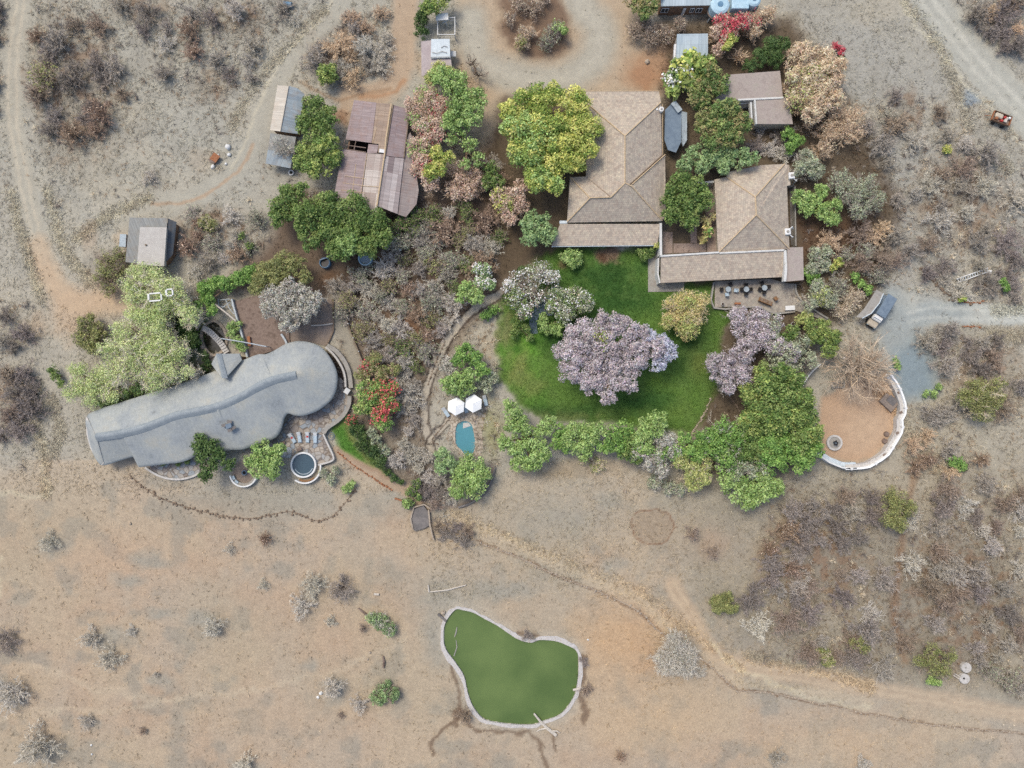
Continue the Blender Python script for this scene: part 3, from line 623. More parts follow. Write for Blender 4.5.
caps(t, [[(551.5,246.6,2.22),(657,245.6,2.22)]], 'gutter', M['metal_pale'], 0.08, 0); caps(t, [[(584,91,2.55),(659,91,2.55)]], 'gutter', M['ridge'], 0.06, 0); caps(t, [[(662.6,104,2.95),(662.8,155,2.95)]], 'gutter', M['ridge'], 0.06, 0)
b = MB()
for x in (553,580,605,630,655): q = P(x, 244.5, 2.2); b = MB(); b.box(q[0], q[1], 1.05, .2, .2, 2.1); b.build('post', M['offwhite'], t)
wy_ = min(p[1] for p in pw)
for cx in (574,592,612,630,648): x = P(cx, 222, 3)[0]; window(t, (x+.8, wy_), (x-.8, wy_), proud=.13)
x = P(602, 222, 3)[0]; b = MB(); b.box(x, wy_-.14, 1.05, 1.0, .06, 2.1); dr = b.build('door', M['wood'], t); b = MB(); b.box(x+.35, wy_-.2, 1.0, .04, .06, .14); b.build('handle', M['metal_pale'], dr)
b = MB(); b.box(*P(563.5,222,2.9)[:2], 2.75, 1.4, .5, .12); b.build('flashing', M['metal_pale'], t)
g = thing('gas_tank', 'small white tank on the tiled roof edge by the awning', 'tank', P(660,110,3.1)); b = MB(); x, y, _ = P(661,110,3.3); b.cyl(x, y, 3.0, 3.75, .42, .42, 14); b.build('drum', M['white'], g); b = MB(); b.cyl(x, y, 3.75, 3.9, .2, .16, 10); b.build('lid', M['concrete'], g); b = MB(); b.box(x-.7, y+.1, 3.2, .35, .35, .5); b.build('valve_box', M['white'], g)

# --- east tiled house
t = thing('tiled_house', 'smaller tiled house with a hip roof between the courtyard and the paved terrace', 'house', P(755, 215))
z0, zr = 3.0, 5.8
roof('roof', [[(714.5,179.5,z0),(726.5,177,3.1),(755.3,197,zr),(756.3,215,zr),(719,252.3,z0),(718,251.5,z0)], [(726.5,177,3.1),(728,172,2.9),(762,165,z0),(784.5,164,z0),(755.3,197,zr)],
    [(784.5,164,z0),(789,165,z0),(790.5,185,z0),(787,186,3.05),(789.5,249,z0),(756.3,215,zr),(755.3,197,zr)], [(719,252.3,z0),(756.3,215,zr),(789.5,249,z0)]], M['roof_tile'], t)
caps(t, [[(726.5,177,3.15),(755.3,197,zr)], [(784.5,164,3.05),(755.3,197,zr)], [(755.3,197,zr),(756.3,215,zr)], [(756.3,215,zr),(719,252,3.05)], [(756.3,215,zr),(789.5,249,3.05)]], mat=M['ridge'])
walls([(715,180),(728,173),(788,165),(788,249),(719,251)], 3.0, t, M['cream_wall'])
roof('veranda_roof', [[(661,257,3.3),(719,253.5,3.3),(784,251,3.3),(783,277,2.5),(660.5,283,2.5)]], M['roof_tile'], t)
roof('flat_roof', [[(787.5,247.5,3.1),(803,247,3.1),(803.8,280,3.05),(786.5,281.5,3.05)]], M['gravel_roof'], t)
walls([(788,248),(803,247.5),(803,279.5),(787,281)], 3.1, t, M['cream_wall'], 0.25)
pw = walls([(664,258),(783,253),(783,270),(664,274)], 2.5, t, M['cream_wall'], 0.2)
for ln, w_ in (([(660.5,256),(719,252.3)], .3), ([(719.6,253),(784.5,250)], .28), ([(785.2,250),(786,268),(785,281.3)], .45)):
    b = MB(); b.strip([P(x, y, 3.5)[:2] for x, y in ln], w_, 2.6, 3.5); b.build('parapet', M['offwhite'], t)
b = MB(); b.strip([P(x, y, 2.9)[:2] for x, y in ((660.8,223),(661,255))], .4, 0, 2.9); b.build('garden_wall', M['offwhite'], t)
b = MB(); b.strip([P(x, y, 2.4)[:2] for x, y in ((658.5,258),(658,274),(660,283))], .25, 0, 2.4); b.build('garden_wall', M['offwhite'], t)
for cx in (690,715,735,755,772): x = P(cx, 276, 3)[0]; yy = P(cx, 272, 3)[1]+(.0 if cx > 720 else -.35); window(t, (x+.8, yy), (x-.8, yy), proud=.0+.12)
b = MB(); q = P(790,283,1.05); b.box(q[0], q[1]+.3, 1.05, 1, .07, 2.1); b.build('door', M['wood'], t)
b = MB(); q = P(797,283,1.05); b.box(q[0], q[1]+.3, 1.05, 1, .07, 2.1); b.build('door', M['wood'], t)
tag(MB().slab(px_line([(648,258),(658,258),(659,283),(684,281.5),(684,291.5),(648,292)]), -.05, .12).build('garden_paving', M['concrete']), kind='structure')

# courtyard: paving, walls
for nm, pl, m_ in (('courtyard_paving', [(663,232),(672.5,232),(672.5,253),(663,254)], 'court'), ('courtyard_paving', [(704.5,184),(713.5,184),(716,252),(707,252)], 'court'), ('courtyard_paving', [(673.5,243.5),(706,243.5),(706,252),(673.5,253)], 'court'), ('courtyard_paving', [(690,212),(696,212),(697,243),(690.5,243)], 'court')):
    tag(MB().slab(px_line(pl), -.05, .06).build(nm, M[m_]), kind='structure')
tag(MB().strip([P(x, y, 2.0)[:2] for x, y in ((686,184),(700,182.6),(714,181.6))], .35, 0, 2.0).build('courtyard_wall', M['offwhite']), 'white courtyard wall north of the small hip roofed house', 'wall')
# wall east of the house with services
b = MB(); t = thing('service_wall', 'low white wall beside the hip roof with a narrow paved strip', 'wall', P(795,225)); b.strip([P(x, y, 1.4)[:2] for x, y in ((788.5,186),(795,186),(796,246))], .18, 0, 1.4); b.build('wall', M['concrete'], t); tag(MB().slab(px_line([(789.5,188),(794.5,188),(795,245),(791,245)]), -.05, .04).build('service_path', M['dark_concrete']), kind='structure')
for i, (px, py, lb) in enumerate(((791,176,'white water heater box at the north east corner of the hip roof'), (787,232,'white water heater box with bent pipes on the east eave of the hip roof'))):
    t = thing('water_heater', lb, 'water heater', P(px, py, 3.1)); x, y, _ = P(px, py, 3.2); b = MB(); b.box(x, y, 3.35, 1.0, 1.1, .55, .1); b.build('case', M['white'], t, bevel=.06)
    b = MB(); b.cyl(x, y, 3.63, 3.75, .25, .2, 10); b.build('lid', M['concrete'], t)
    for s_ in (-1, 1):
        b = MB(); b.tube([(x+.4, y+s_*.5, 3.4), (x+.9, y+s_*.9, 3.3), (x+1.3, y+s_*(.7 if i else .3), 2.6), (x+1.4, y+s_*(.9), .3)], .09, 6); b.build('pipe', M['white'], t)

# --- terrace
TER = [(714.5,281.5),(714.5,307.5),(755,306),(774,312.5),(796,311),(812,316),(826,322),(828,318),(812,308),(800,299),(796,292),(795,284),(786,283.5),(770,279)]
t = thing('terrace', 'paved terrace with a low pale kerb wall south of the small tiled house', 'terrace', P(760,295)); L = root_loc(t)
tp = px_line(TER); me = bpy.data.meshes.new('paving'); n = len(tp)
me.from_pydata([(x-L[0], y-L[1], .25) for x, y in tp]+[(x-L[0], y-L[1], -.1) for x, y in tp], [], [tuple(range(n))]+[(i, n+i, n+(i+1) % n, (i+1) % n) for i in range(n)]); me.materials.append(M['paver']); uv = me.uv_layers.new(name='UVMap')
for li, l in enumerate(me.loops): c = me.vertices[l.vertex_index].co; uv.data[li].uv = ((c.x+c.y)*.7+50, (c.y-c.x)*.7+50)
link('paving', me, t)
for ln in ([(714.2,282),(714.2,307.8),(755,306.5),(774,313),(795,311.5)], [(795.5,284),(796.5,292),(801,299.5),(813,309),(828,318.5)]):
    b = MB(); b.strip([P(x, y, .6)[:2] for x, y in smooth_line(ln, 3)], .28, 0, .62); b.build('kerb_wall', M['concrete'], t)
def patio_chair(x, y, z, a, lb, mat='black'):
    t = thing('patio_chair', lb, 'chair', (x, y, z), 'terrace chairs'); c, s_ = math.cos(a), math.sin(a)
    def tr(px, py): return x+px*c-py*s_, y+px*s_+py*c
    b = MB(); q = tr(0, 0); b.box(q[0], q[1], z+.45, .62, .6, .08, a); b.build('seat', M[mat], t)
    b = MB(); q = tr(-.3, 0); b.box(q[0], q[1], z+.72, .07, .58, .55, a); b.build('backrest', M[mat], t)
    for dx in (-.26, .26):
        for dy in (-.25, .25): b = MB(); q = tr(dx, dy); b.cyl(q[0], q[1], z, z+.42, .03, .03, 6); b.build('leg', M['black'], t)
    for dy in (-.29, .29): b = MB(); q = tr(0, dy); b.box(q[0], q[1], z+.64, .55, .06, .05, a); b.build('armrest', M[mat], t)
for ti, (px, py, lb, ch) in enumerate(((726.5,290,'round glass topped table at the west end of the terrace, chairs scattered round it',[(-6,0,0),(2.5,-5,4.9),(8,1,3.0),(-1,5,1.7)]), (744.5,290,'round glass topped table in the middle of the terrace with tidy dark chairs',[(-4,0,0),(4,0,3.14),(0,-4,4.71),(0,4,1.57)]), (762.5,288.5,'round glass topped table at the east end of the terrace, nearest the doorway',[(-4,1.5,-.4),(-2,-4.5,5.2),(4,-1,3.14),(0,4.2,1.57)]))):
    x, y, _ = P(px, py); t = thing('round_table', lb, 'table', (x, y, .25), 'terrace tables'); b = MB(); b.cyl(x, y, .95, 1.0, .52, .52, 24); b.build('tabletop', M['metal_blue'], t); b = MB(); b.cyl(x, y, .3, .95, .06, .06, 8); b.cyl(x, y, .25, .31, .3, .26, 14); b.build('pedestal', M['black'], t)
    b = MB(); b.ring(x, y, 1.0, 1.03, .5, .56, 24); b.build('rim', M['black'], t)
    dirs = ['west', 'east', 'north', 'south']
    for k, (dx, dy, a) in enumerate(ch):
        dd = ('west' if dx < -3 else 'east' if dx > 3 else ('north' if dy < 0 else 'south'))
        patio_chair(x+dx*S, y-dy*S, .25, a, f"{'pale cushioned' if (ti == 0 and k != 0 and k != 1) else 'dark woven'} chair on the {dd} side of the {['westernmost', 'middle', 'easternmost'][ti]} terrace table", 'cushion' if (ti == 0 and k in (2, 3)) else 'black')
t = thing('sofa', 'slatted wooden sofa facing the tables on the terrace', 'sofa', P(764,302)); x, y, _ = P(764,302); a = -.38
c, s_ = math.cos(a), math.sin(a)
b = MB(); b.box(x, y, .62, 2.5, .8, .12, a); b.build('seat', M['wood'], t); b = MB(); b.box(x+.36*s_, y-.36*c, .95, 2.5, .1, .6, a); b.build('backrest', M['wood'], t)
for k in (-.8, 0, .8): b = MB(); b.box(x+k*c-.03*s_, y+k*s_+.03*c, .74, .7, .62, .12, a); b.build('cushion', M['rust_dark'], t, bevel=.03)
for k in (-1.15, 1.15): b = MB(); b.box(x+k*c, y+k*s_, .72, .1, .8, .4, a); b.build('armrest', M['wood'], t)
for k in (-1.1, 1.1):
    for j in (-.3, .3): b = MB(); b.box(x+k*c-j*s_, y+k*s_+j*c, .4, .08, .08, .35, a); b.build('leg', M['wood'], t)
patio_chair(*P(774,299)[:2], .25, 2.2, 'brown armchair at the east end of the wooden sofa', 'wood')
t = thing('bench', 'low reddish brown bench by the south kerb of the terrace', 'bench', P(736.5,303.8)); x, y, _ = P(736.5,303.8); b = MB(); b.box(x, y, .62, 1.1, .35, .08); b.build('seat', M['rust'], t)
for k in (-.42, .42): b = MB(); b.box(x+k, y, .42, .08, .3, .34); b.build('leg', M['rust'], t)
t = thing('side_table', 'long white table against the south kerb of the terrace', 'table', P(788,308.5)); x, y, _ = P(788,308.5); b = MB(); b.box(x, y, .95, 1.7, .8, .06, .05); b.build('tabletop', M['white'], t, bevel=.02)
for k in (-.7, .7):
    for j in (-.3, .3): b = MB(); b.box(x+k, y+j, .6, .06, .06, .68, .05); b.build('leg', M['white'], t)
def pot(px, py, z, r, lb, plant='leafless'):
    x, y, _ = P(px, py); t = thing('flower_pot', lb, 'pot', (x, y, z)); b = MB(); b.cyl(x, y, z, z+.5, r*.7, r, 14); b.build('pot', M['white'], t); b = MB(); b.cyl(x, y, z+.5, z+.52, r*.86, r*.86, 14); b.build('soil', M['dark'], t)
pot(721.5,304.5,.25,.28,'small white pot in the south west corner of the terrace'); pot(792,324,0,.35,'round white pot in the bushes below the long white table'); pot(798,322,0,.25,'little white pot just east of the round white pot in the bushes')

# --- flat roofed annexe north of the small house
t = thing('flat_roof_building', 'flat gravel roofed outbuilding with white parapets east of the mango trees', 'outbuilding', P(750,100))
roof('roof', [[(730,74.5,3.1),(780,70.8,3.1),(783,97.5,3.0),(738,99.5,3.0),(712,101,3.0),(716,97,3.0)]], M['gravel_roof'], t, .2)
roof('roof', [[(755.8,100.5,3.0),(788,97.8,3.0),(793,124,2.9),(757.5,124,2.9)]], M['gravel_roof'], t, .2)
walls([(730,74.5),(780,71),(783,97),(738,99)], 3.0, t, M['cream_wall'], .2); walls([(757,101),(788,98.5),(792,123.5),(757.5,123.5)], 2.9, t, M['cream_wall'], .2)
for ln in ([(738,99.7),(783.5,97.5)], [(754.8,100),(756.5,124)], [(751,102),(752,123)]):
    b = MB(); b.strip([P(x, y, 3.15)[:2] for x, y in ln], .3, 2.3, 3.16); b.build('parapet', M['offwhite'], t)
b = MB(); b.strip([P(x, y, 3.1)[:2] for x, y in ((740,101.5),(753,101))], .12, .1, 2.3); b.build('wall', M['offwhite'], t)

# --- awning
t = thing('awning', 'rounded blue grey awning between the tiled roof and the mango trees', 'awning', P(674,128))
roof('canopy', [[(665,110,2.3),(673,102,2.3),(680,107,2.35),(681.5,112,2.4),(681,142,2.4),(676,152.5,2.2),(668,150,2.2),(664.5,140,2.25)]], M['canvas_grey'], t, .06)
roof('side_panel', [[(681.6,111,2.5),(687,112.5,2.3),(687,140,2.3),(683,146.5,2.3),(681.6,142,2.45)]], M['metal_blue'], t, .08)
q = P(676.5,107,2.6); b = MB(); b.box(q[0], q[1], 2.65, 1.0, 2.1, .35, .65); b.build('box', M['metal_blue'], t, bevel=.04)
for px, py in ((666,112),(686,113),(686,139),(668,148)): q = P(px, py, 2.2); b = MB(); b.cyl(q[0], q[1], 0, 2.2, .05, .05, 6); b.build('pole', M['metal_frame'], t)
# --- north shed behind the banana plants
t = thing('shed', 'small lean-to with white blue corrugated roof above the banana plants', 'shed', P(690,45))
roof('roof', [[(677,34,2.8),(708,33.5,2.8),(708,58,2.4),(676,58.5,2.4)]], M['corr_white'], t, .08); walls([(677,34),(708,34),(708,58),(676,58)], 2.4, t, M['offwhite'], .25)
q = [P(675.3,44,2.5), P(674.5,58.5,2.5)]; b = MB(); b.strip([q[0][:2], q[1][:2]], .3, 1.9, 2.5); b.build('gutter', M['white'], t)
# --- top building
t = thing('long_outbuilding', 'long building at the top edge with a pale roof and brown wall facing the garden', 'outbuilding', P(685,0))
roof('roof', [[(660.5,-30,3.4),(712,-30,3.4),(711,5.2,3.0),(661,6.2,3.0)]], M['corr_white'], t, .1)
pw = walls([(661,-28),(711,-28),(711,5),(661,6)], 3.0, t, M['brown_wall'], .12)
wy_ = min(p[1] for p in pw)
for a, b_ in ((663,670),(692,696),(698,704)): window(t, (P(b_,6,3)[0], wy_-.02), (P(a,6,3)[0], wy_-.02), 1.0, 1.3)
x = P(686,6,3)[0]; b = MB(); b.box(x, wy_-.16, 1.2, .5, .1, 2.2); b.build('door', M['white'], t)
x = P(674,6,3)[0]; b = MB(); b.box(x, wy_-.16, 1.05, .9, .06, 2.1); b.build('door', M['brown_wall'], t)
for (px, py, r, lb) in ((720.5,4,1.65,'big round pale blue water tank right of the long outbuilding'), (754.5,-1,1.2,'smaller round blue water tank at the top edge, east of the square tank')):
    t = thing('water_tank', lb, 'water tank', (*P(px, py, 3.4)[:2], 0), 'water tanks on stands'); x, y, _ = P(px, py, 3.6)
    b = MB(); b.cyl(x, y, 1.8, 3.4, r, r, 28); b.cyl(x, y, 3.4, 3.62, r, r*.75, 28); b.build('barrel', M['tank_pale'], t, bevel=.03); b = MB(); b.cyl(x, y, 3.62, 3.72, r*.3, r*.28, 16); b.build('lid', M['blue_plastic'], t)
    b = MB(); b.cyl(x, y, 1.68, 1.79, r+.2, r+.2, 20); b.build('platform', M['wood_dark'], t)
    for k in range(4): a = k*1.57+.78; b = MB(); b.tube([(x+r*.9*math.cos(a), y+r*.9*math.sin(a), 1.7), (x+r*1.1*math.cos(a), y+r*1.1*math.sin(a), 0)], .08, 6); b.build('leg', M['metal_pale'], t)
t = thing('water_tank', 'square pale blue tank on splayed legs between two round tanks', 'water tank', (*P(740,3,3)[:2], 0), 'water tanks on stands'); x, y, _ = P(740.5,2,3.4)
b = MB(); b.box(x, y, 2.7, 3.0, 2.3, 1.5); b.build('box', M['tank_pale'], t, bevel=.08)
for k, (dx, dy) in enumerate(((-1.3,-1),(1.3,-1),(-1.3,1),(1.3,1))): b = MB(); b.tube([(x+dx, y+dy, 1.95), (x+dx*1.2, y+dy*1.3, 0)], .07, 6); b.build('leg', M['metal_pale'], t)

# --- rusty barn
t = thing('barn', 'large rusty mauve sheet roofed barn with a dark hole in its roof', 'barn', P(378,155))
R2 = lambda nm, f, m_, th=.08: roof(nm, f, M[m_], t, th)
R2('roof_panel', [[(354,100,3.3),(376.5,102.5,4.0),(371.5,143,4.0),(358,141,3.6),(345.5,139.5,3.3)]], 'barn_mauve')
R2('roof_panel', [[(376.7,102.6,4.05),(391,104,4.5),(386,138,4.5),(384.3,153,4.5),(378,152.5,4.3),(378.7,144,4.3),(371.8,143.2,4.05)]], 'barn_tan')
R2('roof_panel', [[(342.5,149,3.3),(367,153,3.9),(368.5,144,3.9),(378.5,145,4.2),(377,153,4.2),(367,153.2,3.95),(359.5,215,3.95),(332.5,205,3.25)]], 'barn_mauve')
R2('roof_panel', [[(367.3,153.3,4.0),(384.5,154,4.5),(376.5,215,4.5),(359.8,215,4.0)]], 'barn_pale')
R2('roof_panel', [[(393.5,105,4.45),(410,109.5,3.7),(404.5,158,3.7),(385.5,155.5,4.45)]], 'barn_mauve')
R2('roof_panel', [[(385.3,156,4.45),(403.8,158.5,3.75),(397.5,214,3.7),(377.5,206,4.45)]], 'barn_stripe')
R2('lean_to_roof', [[(410.2,132,3.45),(413.5,140,3.3),(415,165,3.2),(418.7,190,3.1),(416.5,204,3.1),(406,217,3.2),(398,214.5,3.5),(403.9,159,3.55),(406,140,3.5)]], 'barn_lean')
caps(t, [[(391.5,104,4.55),(386.3,138,4.55),(384.8,154,4.55),(377,206,4.55)]], 'ridge_cap', M['ridge'], .16)
caps(t, [[(367,153,4.02),(359.5,205,4.02)], [(376.5,128,4.1),(372.5,143,4.08)], [(356,164,3.7),(351,205,3.6)], [(345,176,3.45),(366,179,3.98)], [(341,190,3.35),(364.5,193,3.98)], [(343,183,3.4),(365,186,3.98)], [(338,198,3.35),(362.5,200,3.98)], [(363,186,3.98),(379,187,4.5)]], 'batten', M['ridge'], .05)
caps(t, [[(409.8,110,3.72),(404,158,3.72)], [(393.3,105,4.45),(384.8,158,4.5)]], 'gutter', M['rust_dark'], .12)
caps(t, [[(344,148.8,3.1),(366,152.5,3.7)], [(344.5,145,3.2),(366,148,3.6)], [(345,140,3.3),(343,149,3.3)], [(356,141,3.3),(354,151,3.4)]], 'rafter', M['wood_dark'], .09)
walls([(354.5,101),(392,104.5),(409,110),(403,158),(397,213),(333.5,204)], 3.1, t, M['brown_wall'], .5)
b = MB(); b.slab([P(x, y)[:2] for x, y in ((356,104),(404,112),(394,205),(338,198))], 0, .05); b.build('floor', M['dark'], t)
q = P(382,151,4.6); b = MB(); b.box(q[0], q[1], 4.62, .9, .6, .12, -.15); b.build('patch', M['white'], t)

# --- north west shed (two roofs)
t = thing('shed', 'long narrow shed with gable roof, sunlit slope coloured cream, shaded slope coloured blue grey', 'shed', P(284,108))
roof('roof', [[(277.5,85.2,2.5),(289,86,3.1),(280.5,131.5,3.1),(270,130,2.5)]], M['corr_sunlit'], t, .06, rot=False); roof('roof', [[(289.2,86,3.1),(297,88,2.9),(304.5,94,2.5),(297.5,134,2.5),(280.8,131.5,3.1)]], M['corr_blue_shade'], t, .06)  # sunlit west and shaded east slope put in as two sheet colours
walls([(278,86),(303,94),(297,133),(270.5,130)], 2.5, t, M['brown_wall'], .3); caps(t, [[(289,86,3.12),(280.6,131.5,3.12)]], 'ridge_cap', M['concrete'], .06)
t = thing('shed', 'low open shed with a flat blue grey sheet roof, below the gabled shed', 'shed', P(279,150))
roof('roof', [[(270.5,133,2.3),(296,137,2.35),(293.5,151,2.4),(268,149.5,2.35)]], M['corr_grey'], t, .06); roof('roof', [[(267.8,149.8,2.25),(293.3,151.3,2.3),(290.5,168.3,2.2),(265.5,163.5,2.15)]], M['corr_blue_shade'], t, .06)
for px, py in ((271,134),(295,138),(266.5,162),(290,167)): q = P(px, py, 2.2); b = MB(); b.cyl(q[0], q[1], 0, 2.15, .07, .07, 6); b.build('post', M['wood'], t)
t = thing('wheel', 'white spoked wheel lying at the corner of the low blue grey shed', 'wheel', P(291.5,173)); x, y, _ = P(291.5,173); b = MB(); b.ring(x, y, .05, .3, .32, .5, 20); b.build('tyre', M['white'], t); b = MB(); b.cyl(x, y, .08, .25, .16, .16, 10); b.build('hub', M['black'], t)
# --- west shed
t = thing('shed', 'square shed with weathered grey corrugated roof and raised cream roof panel', 'shed', P(150,240))
roof('roof', [[(129.5,217.5,2.8),(167.5,218,3.0),(164,266,2.9),(125.5,262,2.6)]], M['corr_grey'], t, .07, rot=True); roof('upper_roof', [[(140,227,3.4),(166.7,227.3,3.6),(164,266.3,3.5),(137,264.5,3.3)]], M['tan_sheet'], t, .08)
roof('lean_to_roof', [[(168,218.3,2.8),(176.5,222,2.2),(173,254,2.2),(166,262,2.7)]], M['corr_dark'], t, .06, rot=True); roof('side_box', [[(120,234,1.6),(126.3,234.3,1.8),(125.5,247,1.8),(119,246.5,1.6)]], M['metal_blue'], t, .5)
walls([(130,218),(175,221.5),(171,254),(164.5,264),(126.5,261)], 2.2, t, M['brown_wall'], .35); b = MB(); b.strip([P(x, y, 3.3)[:2] for x, y in ((140.5,228),(166,228.3),(163.7,265),(138,263.7))], .1, 2.5, 3.2, True); b.build('upper_wall', M['tan_sheet'], t)
q = P(146,245,3.5); b = MB(); b.cyl(q[0], q[1], 3.4, 3.65, .16, .16, 10); b.build('vent', M['rust_dark'], t)
# --- shed by the yard + pen
t = thing('shed', 'little mauve roofed shed with a white upper roof beside the red yard', 'shed', P(437,57))
roof('roof', [[(421.2,41.5,2.5),(431,40.3,2.6),(449.5,40,2.6),(452,71,2.6),(421.5,76,2.4)]], M['pink_sheet'], t, .08); roof('upper_roof', [[(431.2,39,3.0),(449.6,38.8,3.0),(450.3,57.5,2.9),(430.8,58.3,2.9)]], M['metal_pale'], t, .25)
walls([(422,42),(449.5,41),(451,70.5),(422,75)], 2.4, t, M['offwhite'], .25)
for ln in ([(432,52.5,3.02),(437,53.5,3.02),(442,51.5,3.02),(447,53,3.02)], [(441,48,3.02),(444,46,3.02),(447.5,47,3.02)], [(430.5,57.3,3.0),(450,57,3.0)]): caps(t, [ln], 'cable', M['rust_dark'], .04)
q = P(453.5,54,1.6); b = MB(); b.box(q[0], q[1], 1.3, .9, 1.0, .8); b.build('air_conditioner', M['offwhite'], t, bevel=.04)
t = thing('pen', 'small square pen with white rails and a white canopy at one corner', 'pen', P(446,26))
cs = [(437.5,17.5),(454.8,17.5),(454.8,34.5),(437.5,34.5)]
for i in range(4):
    a, c2 = cs[i], cs[(i+1) % 4]; b = MB(); b.strip([P(*a, 1.6)[:2], P(*c2, 1.6)[:2]], .14, 1.5, 1.62); b.strip([P(*a, 1.6)[:2], P(*c2, 1.6)[:2]], .06, .7, .8); b.build('rail', M['offwhite'], t)
    q = P(*a, 1.6); b = MB(); b.box(q[0], q[1], .85, .18, .18, 1.7); b.build('post', M['offwhite'], t)
roof('canopy', [[(435.5,14,2.1),(448,12.8,2.3),(448.3,19.5,2.2),(436,20.5,2.0)]], M['white'], t, .12)
for ln in ([(440,21),(446,24),(447,28)], [(443,26),(450,22)]): b = MB(); b.tube([(*P(x, y)[:2], .9) for x, y in ln], .07, 5); b.build('pipe', M['metal_frame'], t)

# ---------------------------------------------------------------- thatched lodge
t = thing('thatched_lodge', 'long grey thatched lodge with a rounded east end and bowed ridge', 'lodge', P(220,410))
OUT = [(86.4,416.5),(100,409),(120,402.5),(147,394),(170,387),(190,380),(211,372.5),(228,366),(242,360.5),(257.5,354.5),(266,354),(275,350),(285.6,344),(298,341),(312,343),(323,349),(332,361),(337,374),(336.4,388),(333,397),(328,403),(317,411),(304,415.5),(295,415.5),(288,413.6),(284,418),(282.5,424),(279.5,432),(274,438.5),(262,443),(250,447),(243,449.5),(232,450),(222,451),(212,450),(200,453),(189,459.5),(180,462.5),(171.5,463.5),(158,465),(145,466.5),(139,467),(137,464),(134.5,457),(120,460.5),(103.5,465.5),(97,461),(91,449),(87,434)]
RID = [(96.5,436.5),(120,433),(142.5,427.5),(160,421),(176,415),(198,410.5),(217.5,406),(240,396.5),(256,387),(272,379.5),(290,375.5),(297,374.5)]
EAVE, RZ = 2.6, 5.4
def thatch_shell(OUT, RID, ez, rz, parent, name='roof', th=0.35, rings=14, prof=1.0):
    o = np.array([P(x, y, ez)[:2] for x, y in smooth_line(OUT, 5, True)]); r = np.array([P(x, y, rz)[:2] for x, y in smooth_line(RID, 6)]); n = len(o)
    near = []
    for p in o:
        best = None
        for a, b_ in zip(r[:-1], r[1:]):
            d_ = b_-a; tt = np.clip(np.dot(p-a, d_)/np.dot(d_, d_), 0, 1); q = a+tt*d_; dd = np.linalg.norm(p-q)
            if best is None or dd < best[0]: best = (dd, q)
        near.append(best[1])
    near = np.array(near)
    for _ in range(7): near = (np.roll(near, 1, 0)+near*2+np.roll(near, -1, 0))/4
    vs, uvs = [], []; arc = np.concatenate([[0], np.cumsum(np.linalg.norm(np.diff(o, axis=0), axis=1))]); L = root_loc(parent)
    for k in range(rings+1):
        f = k/rings
        for i in range(n):
            p = o[i]*(1-f)+near[i]*f; z = ez+(rz-ez)*(f**prof); vs.append((p[0]-L[0], p[1]-L[1], z-L[2])); uvs.append((arc[i], f*8))
    fs = [(k*n+i, k*n+(i+1) % n, (k+1)*n+(i+1) % n, (k+1)*n+i) for k in range(rings) for i in range(n)]
    b0 = len(vs)
    for k, ins in ((0, 0.0), (1, .5)):
        for i in range(n):
            c = near[i]-o[i]; c = c/(np.linalg.norm(c)+1e-6)*ins; vs.append((o[i][0]+c[0]-L[0], o[i][1]+c[1]-L[1], ez-th-L[2])); uvs.append((arc[i], -1))
    fs += [(b0+i, b0+(i+1) % n, (i+1) % n, i) for i in range(n)]+[(b0+n+i, b0+n+(i+1) % n, b0+(i+1) % n, b0+i) for i in range(n)]
    me = bpy.data.meshes.new(name); me.from_pydata(vs, [], fs); me.materials.append(M['thatch']); uv = me.uv_layers.new(name='UVMap')
    for li, l in enumerate(me.loops): uv.data[li].uv = uvs[l.vertex_index]
    for p in me.polygons: p.use_smooth = p.index < rings*n
    import bmesh
    bm = bmesh.new(); bm.from_mesh(me); bmesh.ops.recalc_face_normals(bm, faces=bm.faces); bm.to_mesh(me); bm.free()
    return link(name, me, parent)
thatch_shell(OUT, RID, EAVE, RZ, t)
walls(OUT, 2.3, t, M['brown_wall'], 1.1)
# saddle over the ridge
r3 = [P(x, y, RZ) for x, y in smooth_line([(95.5,436.7)]+RID[1:-1]+[(296,374.3)], 4)]; vs = []; m_ = len(r3)
for i, p in enumerate(r3):
    a, b_ = r3[max(i-1, 0)], r3[min(i+1, m_-1)]; tx, ty = b_[0]-a[0], b_[1]-a[1]; l_ = math.hypot(tx, ty); nx_, ny_ = -ty/l_, tx/l_
    for off, dz in ((.62, -.33), (.3, -.02), (0, .12), (-.35, -.02), (-.85, -.42)): vs.append((p[0]+nx_*off, p[1]+ny_*off, RZ+dz+.12))
b = MB(); b.add(vs, [(i*5+k, i*5+k+1, (i+1)*5+k+1, (i+1)*5+k) for i in range(m_-1) for k in range(4)]); b.build('ridge_cap', M['thatch_cap'], t, smooth=True)
# west hip end: its sunlit brightness put in as a pale sheet
ap = [P(86.6,417,2.45),P(88.5,418,2.9),P(97,437,5.3),P(104.5,463,2.7),P(102.5,465,2.45),P(91.2,449,2.5),P(87.2,434,2.5)]
hip = MB(); hip.add([(x, y, z+.22) for x, y, z in ap]+[(x, y, z+.05) for x, y, z in ap], [tuple(range(7)), tuple(range(7, 14))[::-1]]+[(i, 7+i, 7+(i+1) % 7, (i+1) % 7) for i in range(7)]); hip.build('sunlit_hip_end', M['pale_concrete'], t)
# low swelling at the south bay: a second hip running down from the ridge
for ln in ([(142,427,5.4),(139.5,440,4.3),(140,458,3.0),(140.5,466,2.35)], [(217,407,5.4),(222,418,4.6),(236,434,3.4)], [(272,380,5.2),(266,368,4.1),(262,357,2.7)]):
    b = MB(); pts = [P(*p) for p in smooth_line(ln, 4)]; b.tube([(x, y, z-.30) for x, y, z in pts], [.42]*len(pts), 8); b.build('hip_roll', M['thatch'], t, smooth=True)
